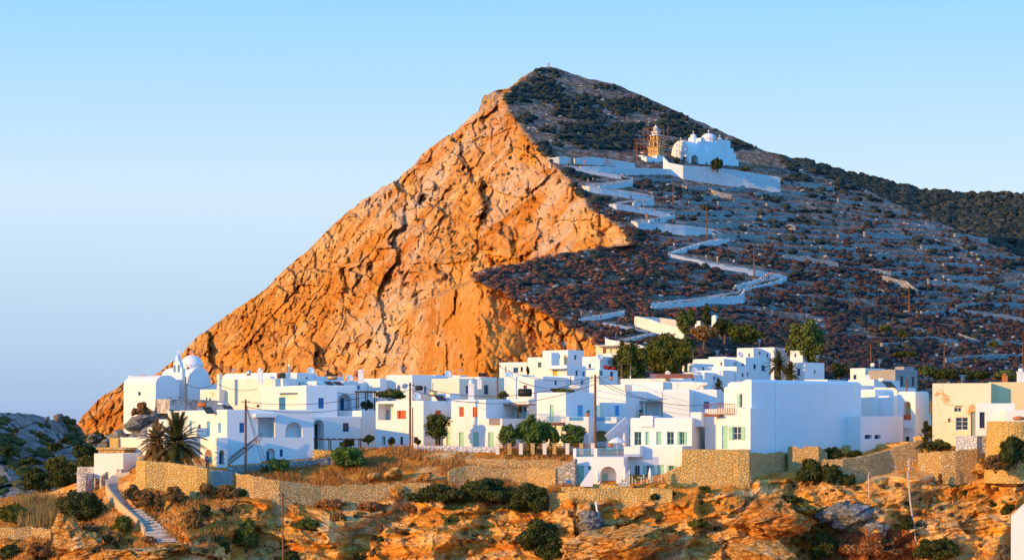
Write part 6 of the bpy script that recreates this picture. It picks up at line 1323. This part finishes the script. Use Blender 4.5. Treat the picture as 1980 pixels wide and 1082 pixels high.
wire('wire from the tallest pole to the pole behind the green-door house', A6+u, A5+u, 1.2); wire('wire from the tallest pole to the pole by the green tree', A6+u, A7+u, .8); wire('long wire from the tallest pole to the balcony house', A6+u, P(1400,778,292), 1.6); wire('second wire from the tallest pole to the back roofs', A6+u*2, P(984,727,345), 1.5); wire('guy wire slanting down from the thick brown pole', A1+u*2, P(512,912,292), .1); wire('wire from the church pole to the cream house', A2+Vector((0,0,-1)), P(421,736,335), .8); wire('wire right of the tallest pole towards the white roofs', A6+u*2, P(1290,770,318), 1.0)
M_pipe = simple('sandy_pipe', (.55,.47,.38), .7)
mb = MB(); Yq = gy(1682,930)-5.5; mb.tube([P(1686,920,Yq+.5), P(1681,913,Yq), P(1679,918,Yq), P(1683,1031,Yq)], .075, 7); solo('drainpipe', mb, M_pipe, 'straight pale drainpipe hanging down the right cliff', 'pipe')
Yq = gy(1757,930)-5.5; mb = MB(); mb.tube([P(1766,906,Yq+.5), P(1758,905,Yq), P(1755,912,Yq), P(1760,970,Yq), P(1772,1053,Yq)], .10, 7); solo('drainpipe', mb, M_pipe, 'thicker leaning pale pipe on the right cliff', 'pipe'); mb = MB(); mb.tube([P(1766,886,Yq+1), P(1759,886,Yq+.3), P(1757,890,Yq+.3), P(1757,906,Yq+.2)], .09, 7); solo('drainpipe', mb, M_pipe, 'short hooked pipe above the leaning pipe', 'pipe')
mb = MB(); Yq = gy(1155,1000)-3; mb.tube([P(1152,968,Yq), P(1154,985,Yq), P(1161,1005,Yq), P(1164,1034,Yq)], .11, 6); solo('drain_hose', mb, M_wall, 'pale hose hanging over the blue-grey rock face', 'hose')
# ------------------------------------------------------------------ fence with pillars
T = Thing('fence', 'low fence of ochre pillars and brown rails in front of the green trees', 'fence', P(962, 868, 297)); xs = [962,985,1007,1030,1053,1072,1097,1124,1146]
for i, x in enumerate(xs):
    mb = MB(); p = P(x, 869, 297); mb.abox(p.x-.24, p.y-.24, p.z-.6, p.x+.24, p.y+.24, p.z+.75); mb.abox(p.x-.3, p.y-.3, p.z+.75, p.x+.3, p.y+.3, p.z+.85); T.part('pillar', mb, M_ochst if i % 2 else M_cream)
    if i:
        q = P(xs[i-1], 869, 297); mb = MB()
        for z in (.2, .45, .7): mb.bar(Vector((q.x+.24,q.y,q.z+z)), Vector((p.x-.24,p.y,p.z+z)), .07)
        mb.bar(Vector(((q.x+p.x)/2,p.y-.01,p.z+.1)), Vector(((q.x+p.x)/2,p.y-.01,p.z+.72)), .06); T.part('rail', mb, PC['k'])
swall('long low white kerb in front of the green-door house', [(799,861,868,300),(870,861,868,299.5),(962,864,870,299)], M_wst, 'kerb_wall', thick=.4, jag=.02)
# ------------------------------------------------------------------ roof clutter
def tank(label, px, py, Y, L=1.4, r_=.3, panel=True, mat=None, name='solar_heater', cat='water heater'):
    p = P(px, py, Y); T = Thing(name, label, cat, p-Vector((0,0,.6))); mb = MB(); n = 12; pr = [(0.02,-L/2-.05),(r_*.7,-L/2-.03),(r_,-L/2+.08),(r_,L/2-.08),(r_*.7,L/2+.03),(.02,L/2+.05)]
    mb.lathe(p+Vector((0,0,.25)), pr, n, Vector((0,1,0)), Vector((0,0,1)), Vector((.94,-.34,0))); T.part('tank', mb, mat or M_metal, True)
    mb = MB()
    for s in (-.4,.4): mb.bar(p+Vector((s*L,0,-.7)), p+Vector((s*L,0,.1)), .05)
    T.part('stand', mb, M_metal)
    if panel: mb = MB(); a = p+Vector((.1,-.3,.0)); mb.add([a, a+Vector((1.2,-.2,0)), a+Vector((1.9,-1.0,-.85)), a+Vector((.7,-.8,-.85)), a-Vector((0,-.06,.08)), a+Vector((1.2,-.14,-.08)), a+Vector((1.9,-.94,-.93)), a+Vector((.7,-.74,-.93))], [(0,1,2,3),(4,7,6,5),(0,4,5,1),(1,5,6,2),(2,6,7,3),(3,7,4,0)]); T.part('panel', mb, M_glass)
RED = simple('rust_paint', (.45,.13,.04), .6); BLK = simple('black_plastic', (.015,.015,.018), .5); WH = PC['w']
for a in [('rust-red solar water heater on the palm house roof',390,786,305,1.2,.32,True,RED),('silver solar water heater on the palm house roof',429,784,304,1.3,.3,True,M_metal),('round metal tank on the cream house roof',481,724,340,.7,.4,False,M_metal),('long copper-coloured tank on the skyline roof',642,733,348,1.6,.3,False,simple('copper_metal', (.5,.28,.14), .4, .1, 8, .7)),
 ('golden solar water heater on the orange-shuttered house',838,764,318,1.1,.38,True,simple('golden_metal', (.6,.45,.2), .35, .1, 8, .7)),('big black water tank behind the green-door house',1015,762,322,2.0,.55,False,BLK),('flat black water tank on the cream house roof',933,727,350,1.3,.28,False,BLK),('black water tank behind the loggia pole',810,753,335,1.1,.35,False,BLK),('pale drum tank on the roof left of the tallest pole',1111,751,330,1.6,.3,False,WH),('white drum tank beside the yucca',1360,746,333,1.3,.3,False,WH),('white round tank on the lone cube house',1687,708,396,.6,.35,False,WH),('white tank with slanted pipe on the right roofs',1704,737,345,.7,.3,True,WH),('terracotta-coloured drum on the skyline roof',688,725,348,.5,.4,False,RED),('small red pot-like tank by the stepped houses',1182,734,360,.5,.3,False,RED)]:
    tank(*a)
def dish(label, px, py, Y, r_=.45):
    p = P(px, py, Y); T = Thing('satellite_dish', label, 'satellite dish', p-Vector((0,0,.9))); mb = MB(); ax = Vector((.35,-.85,.38)).normalized(); u_ = ax.cross(Vector((0,0,1))).normalized(); w_ = u_.cross(ax)
    mb.lathe(p, [(.02,-.02),(r_*.5,.02),(r_*.8,.08),(r_,.15),(r_*.78,.1),(r_*.5,.05)], 16, u_, w_, ax); T.part('dish', mb, PC['w'], True); mb = MB(); mb.bar(p-Vector((0,-.1,1.2)), p+Vector((0,.1,0)), .06); mb.bar(p+w_*-r_*.9+ax*.1, p+ax*.5, .03); T.part('mast', mb, M_metal)
for a in [('white satellite dish above the blue door house',601,717,345,.6),('satellite dish beside the solar roof',676,731,345,.55),('satellite dish on the skyline roof right of the bush',866,723,350,.6),('satellite dish on the orange-shuttered house roof',807,767,316,.6),('satellite dish right of the pole behind the green-door house',984,726,350,.65),('satellite dish on the terraced complex roof',1344,717,385,.6),('satellite dish on the left cube apartment',1431,685,434,.5),('satellite dish on the stepped house roof',1160,690,384,.5)]: dish(*a)
for i, (x, t, b_, Yq, lab) in enumerate([(451,712,731,340,'thin television aerial on the left end of the cream roof'),(527,728,744,326,'thin aerial on the roof above the blue door'),(660,722,737,340,'bent aerial on the roof right of the skylights'),(776,708,725,356,'tall aerial on the long skyline roof'),(888,712,729,348,'aerial on the skyline roof behind the green-door chimney'),(955,756,772,313,'short aerial behind the green-door house parapet'),(1060,742,757,311,'aerial on the blue-balcony house roof'),(1185,728,743,335,'aerial on the roof right of the tallest pole'),(1262,724,738,330,'aerial on the porch house upper roof'),(1310,738,752,322,'crooked aerial above the sunlit parapets'),(1386,676,693,414,'aerial at the left of the cube apartments'),(1468,655,671,444,'aerial on the cube apartments'),(1580,686,701,404,'aerial on the pair of cube houses'),(1700,695,712,400,'aerial on the lone cube house'),(1090,660,676,396,'aerial on the tall cube house'),(1860,724,740,296,'aerial on the old cream building')]):
    a = P(x, b_+1, Yq); t_ = P(x+1, t, Yq); T = Thing('antenna', lab, 'antenna', a); mb = MB(); mb.bar(a, t_, .05); T.part('mast', mb, M_metal); mb = MB()
    for k in range(4): c = t_-Vector((0,0,.08+.16*k)); w_ = .5-.08*k; mb.bar(c-Vector((w_,.1,0)), c+Vector((w_,-.1,0)), .035)
    T.part('rods', mb, M_metal)
# ------------------------------------------------------------------ umbrellas and terrace furniture
def parasol(label, px, top, bot, Y, open_=True, wpx=0):
    g = P(px, bot, Y); t = P(px, top, Y); T = Thing('parasol', label, 'umbrella', g); mb = MB(); mb.tube([g, t], .04, 6); T.part('pole', mb, PC['w'])
    mb = MB()
    if open_: r_ = wpx/2*Y/F; hh = 9.3*Y/F; mb.lathe(t-Vector((0,0,hh)), [(r_*.98,-.12),(r_,0),(r_*.55,hh*.62),(.05,hh),(.02,hh-.05),(r_*.5,hh*.5)], 12)
    else: L = (bot-top)/F*Y; mb.lathe(t-Vector((0,0,L*.85)), [(.1,0),(.26,L*.1),(.2,L*.3),(.24,L*.36),(.16,L*.6),(.05,L*.85)], 10)
    T.part('canopy', mb, simple('canvas', (.74,.74,.74), .9), not open_)
parasol('open white parasol on the sea-blue terrace', 1193, 844.5, 884, 286.5, True, 34); parasol('closed white parasol before the mint shutters', 1257, 903, 931, 279.5, False); parasol('closed white parasol left of the tall arch', 1156, 907, 936, 281, False); parasol('closed white parasol right of the tall arch', 1208, 900, 935, 279, False); parasol('closed white parasol on the upper terrace beside the blue door', 1169, 783, 812, 312, False); parasol('closed parasol standing on the terrace behind the open one', 1207, 836, 866, 298, False)
T = Thing('table', 'small table draped in blue cloth beside the grey joining wall', 'table', P(1096, 940, 281)); p = P(1096, 940, 281); mb = MB()
for x in (-.45,.45):
    for y in (-.3,.3): mb.bar(p+Vector((x,y,0)), p+Vector((x,y,.7)), .06)
T.part('legs', mb, PC['k']); mb = MB(); mb.abox(p.x-.5,p.y-.35,p.z+.7,p.x+.5,p.y+.35,p.z+.75); mb.abox(p.x-.1,p.y-.37,p.z+.4,p.x+.52,p.y+.37,p.z+.77); T.part('tablecloth', mb, PC['b'])
for lab, x, y, Y in (('white table on the terrace beneath the closed parasol',1262,931,278.5),('white table near the glass-green door on the terrace',1240,934,278)):
    p = P(x, y, Y); T = Thing('table', lab, 'table', p); mb = MB(); mb.lathe(p, [(.25,0),(.05,.05),(.05,.68),(.5,.7),(.5,.74)], 12); T.part('pedestal_top', mb, PC['w'])
    for s in (-.9, .9):
        q = p+Vector((s,0,0)); C_ = Thing('chair', 'white chair %s of the %s' % ('left' if s < 0 else 'right', lab.split(' on ')[0].split(' near ')[0]+(' by the closed parasol' if x > 1250 else ' by the green door')), 'chair', q); mb = MB()
        for a, b_ in ((-.2,-.2),(.2,-.2),(-.2,.2),(.2,.2)): mb.bar(q+Vector((a,b_,0)), q+Vector((a,b_,.45)), .04)
        C_.part('legs', mb, PC['w']); mb = MB(); mb.abox(q.x-.23,q.y-.23,q.z+.45,q.x+.23,q.y+.23,q.z+.49); C_.part('seat', mb, PC['w']); mb = MB(); sx = .21 if s > 0 else -.21; mb.abox(q.x+sx-.02,q.y-.22,q.z+.5,q.x+sx+.02,q.y+.22,q.z+.95); C_.part('backrest', mb, PC['w'])
for lab, x, y, Y in (('terracotta pot on the porch wall of the porch house',1239,806,319),('terracotta pot on the blue-railed ledge',1136,806,305),('potted plant on the sea-blue terrace',1181,865,290)):
    mb = MB(); p = P(x, y, Y); mb.lathe(p, [(.18,0),(.3,.35),(.33,.5),(.25,.52)], 10); T = Thing('plant_pot', lab, 'pot', p); T.part('pot', mb, simple('terracotta', (.5,.17,.06)), True); C, S = clumps(x, y-11, 9, 8, Y, 5, int(x)); V, Q = leafcloud(C, S, 160, .14, 3); o = fastmesh('foliage', V-np.array(p), Q, LM, False); o.parent = T.o
# laundry
for lab, x, c in (('light blue towel hanging by the arch of the palm house',399,'B'),('pale green towel hanging by the arch of the palm house',406,'g')):
    mb = MB(); p = P(x, 889, 294); pts = []
    for i in range(5): pts += [Vector((p.x-.2+i*.1, p.y+math.sin(i*2)*.05, p.z+.45)), Vector((p.x-.2+i*.1, p.y+math.sin(i*2+1)*.06, p.z-.4+.04*(i % 2)))]
    mb.add(pts, [(2*i, 2*i+1, 2*i+3, 2*i+2) for i in range(4)]); o = solo('towel', mb, PC[c], lab, 'towel', org=p); sm = o.modifiers.new('thick', 'SOLIDIFY'); sm.thickness = .02
# summit cairn and hill marker
p = msurf(1061, 131); mb = MB(); mb.bar(p-Vector((0,0,1)), p+Vector((0,0,1.6)), .5); solo('summit_marker', mb, M_conc, 'small grey marker post on the mountain summit', 'marker', org=p)
# ------------------------------------------------------------------ people
def skinned(name, pts, edges, rad, sub=1):
    me = bpy.data.meshes.new(name); me.from_pydata([Vector(p) for p in pts], edges, []); o = bpy.data.objects.new(name, me); COL.objects.link(o)
    o.modifiers.new('s', 'SKIN'); sv = me.skin_vertices[0].data
    for i, r_ in enumerate(rad): sv[i].radius = (r_, r_) if not isinstance(r_, tuple) else r_
    sv[0].use_root = True; s = o.modifiers.new('u', 'SUBSURF'); s.levels = sub; s.render_levels = sub
    dg = bpy.context.evaluated_depsgraph_get(); m = bpy.data.meshes.new_from_object(o.evaluated_get(dg)); bpy.data.objects.remove(o)
    m.polygons.foreach_set('use_smooth', [True]*len(m.polygons)); return m
def body_mesh(st):   # st: stride
    pts = [(0,0,.95),(0,0,1.15),(0,0,1.38),(0,0,1.5),(0,-.01,1.58),(0,-.02,1.68),   # pelvis chest neck head
      (.1,0,.92),(.11,-st*.5,.5),(.11,-st*.9+.05,.08),(.11,-st*.9-.1,.04), (-.1,0,.92),(-.11,st*.45,.5),(-.11,st,.1),(-.11,st-.15,.04),
      (.19,0,1.4),(.25,st*.4,1.13),(.26,st*.5-.08,.88),(.26,st*.5-.12,.79), (-.19,0,1.4),(-.25,-st*.4,1.13),(-.26,-st*.5-.08,.88),(-.26,-st*.5-.12,.79)]
    ed = [(0,1),(1,2),(2,3),(3,4),(4,5),(0,6),(6,7),(7,8),(8,9),(0,10),(10,11),(11,12),(12,13),(2,14),(14,15),(15,16),(16,17),(2,18),(18,19),(19,20),(20,21)]
    rad = [(.15,.11),(.14,.1),(.16,.11),.05,.08,.10,.09,.06,.04,.035,.09,.06,.04,.035,.055,.042,.032,.03,.055,.042,.032,.03]
    return skinned('person', pts, ed, rad, 1)
def shirt_mesh(st):
    pts = [(0,0,.98),(0,0,1.15),(0,0,1.4),(.2,0,1.4),(.25,st*.3,1.2),(-.2,0,1.4),(-.25,-st*.3,1.2)]
    return skinned('shirt', pts, [(0,1),(1,2),(2,3),(3,4),(2,5),(5,6)], [(.17,.13),(.16,.12),(.18,.13),.075,.065,.075,.065], 1)
def trouser_mesh(st):
    pts = [(0,0,.98),(.1,0,.88),(.11,-st*.5,.5),(.11,-st*.8,.2),(-.1,0,.88),(-.11,st*.45,.5),(-.11,st*.85,.2)]
    return skinned('trousers', pts, [(0,1),(1,2),(2,3),(0,4),(4,5),(5,6)], [(.17,.13),.11,.08,.065,.11,.08,.065], 1)
SKIN = simple('skin', (.42,.22,.14), .6, bmp=0); HAIRM = simple('dark_hair', (.03,.02,.015), .7)
PM = [(body_mesh(s), shirt_mesh(s), trouser_mesh(s)) for s in (.05, .22)]
hb = MB(); hb.lathe(Vector((0,.02,1.66)), [(.125,-.02),(.13,.05),(.1,.12),(.04,.15)], 10); HM = hb.build('hair', HAIRM, None, True); HME = HM.data; bpy.data.objects.remove(HM)
CL = {'white': (.75,.75,.73), 'orange': (.65,.18,.04), 'black': (.02,.02,.025), 'blue': (.06,.15,.4), 'red': (.5,.04,.03), 'beige': (.55,.45,.32), 'grey': (.25,.25,.27), 'green': (.1,.25,.12)}
PG = bpy.data
def person(label, x, y, Y, top, leg, turn=0, step_=1, group=None):
    p = P(x, y, Y); bm_, sm_, tm_ = PM[step_]; root = bpy.data.objects.new('person', bm_); COL.objects.link(root); root.location = p; root.rotation_euler = (0,0,R(turn)); tag(root, label, 'person', group)
    if not bm_.materials: bm_.materials.append(SKIN)
    for nm, me, c in (('shirt', sm_, top), ('trousers', tm_, leg), ('hair', HME, None)):
        o = bpy.data.objects.new(nm, me); COL.objects.link(o); o.parent = root
        if not me.materials: me.materials.append(HAIRM)
        if c: o.material_slots[0].link = 'OBJECT'; o.material_slots[0].material = simple('cloth_'+c, CL[c], .9, bmp=0)
# tiny walkers on the path (picture position of the feet)
PE = [(Z8,1270,196,'orange','blue','walker in orange shirt at the right of the group on the lower bend'),(Z8,1252,202,'red','black','walker in red shirt in the middle of the lower bend group'),(Z8,1233,208,'white','grey','walker in white shirt in the lower bend group'),(Z8,1222,214,'orange','beige','walker in orange shirt at the left of the lower bend group'),(Z8,1204,220,'black','beige','walker in black leading the lower bend group'),
 (Z8,1034,292,'black','black','walker in black beside the inner wall of the lower bend'),(Z8,1018,298,'white','blue','walker in white just below the lower bend'),(Z8,838,84,'beige','grey','walker in beige on the left of the sixth leg'),(Z8,912,94,'white','beige','walker in white in the middle of the sixth leg'),(Z8,995,108,'blue','black','walker in blue on the sixth leg'),(Z8,1020,116,'white','black','walker in white shirt right on the sixth leg'),
 (Z8,77,456,'white','blue','walker in white at the left end of the lowest leg'),(Z8,143,470,'orange','black','walker in orange on the lowest leg'),(Z8,14,452,'black','grey','walker in black at the far left of the lowest leg'),(Z8,245,602,'black','blue','walker in black on the last leg above the cottage'),(Z8,275,594,'grey','black','walker in grey on the last leg above the cottage'),
 (Z7,168,384,'black','black','walker in black at the top left wall of the zigzag'),(Z7,287,368,'orange','black','walker in orange at the start of the uppermost leg'),(Z7,395,360,'orange','orange','person in orange on the church forecourt'),(Z7,556,358,'black','grey','person in black by the forecourt hedge'),(Z7,586,358,'beige','beige','person in beige by the forecourt hedge'),(Z7,657,455,'beige','black','walker in beige at the first hairpin'),(Z7,697,456,'white','blue','walker in white at the first hairpin'),(Z7,575,476,'blue','black','walker in blue behind the first hairpin wall'),
 (Z7,422,488,'black','grey','walker in black at the left of the second leg'),(Z7,458,486,'white','black','walker in white at the left of the second leg'),(Z7,850,578,'green','black','walker in green at the second hairpin'),(Z7,722,608,'black','blue','walker in black on the third leg'),(Z7,795,660,'black','black','walker in black beyond the third leg wall'),(Z7,812,662,'white','grey','walker in white beyond the third leg wall'),(Z7,893,752,'black','grey','walker in black at the left of the third hairpin'),(Z7,918,752,'blue','black','walker in blue under the third hairpin'),(Z7,830,738,'orange','beige','walker in orange at the start of the fourth leg'),(Z7,1012,780,'red','black','walker in red on the fourth leg'),(Z7,1022,944,'white','blue','walker in white on the fifth leg'),(Z7,1045,944,'blue','black','walker in blue on the fifth leg'),
 (Z7,1100,356,'black','blue','person in black outside the church arch'),(Z7,1142,358,'black','black','person in black in the church porch')]
for i, (cv, x, y, t_, l_, lab) in enumerate(PE):
    x2, y2 = cv(x, y); Yp = msurf(x2, y2).y-2.2 if not (cv is Z7 and y < 370 and x > 1050) else 681
    person(lab, x2, y2, Yp, t_, l_, (i*67) % 360, i % 2)
person('person in dark clothes at the top of the masonry stair', 401, 909, 288, 'black', 'black', 30, 0); person('person in orange shirt standing in the arch of the palm house', 371, 897, 299.3, 'orange', 'beige', 0, 0); person('person in red standing behind the church parapet, left', 329, 790, 343.5, 'red', 'grey', 0, 0); person('person in beige standing behind the church parapet, right', 346, 790, 344, 'beige', 'grey', 20, 0)
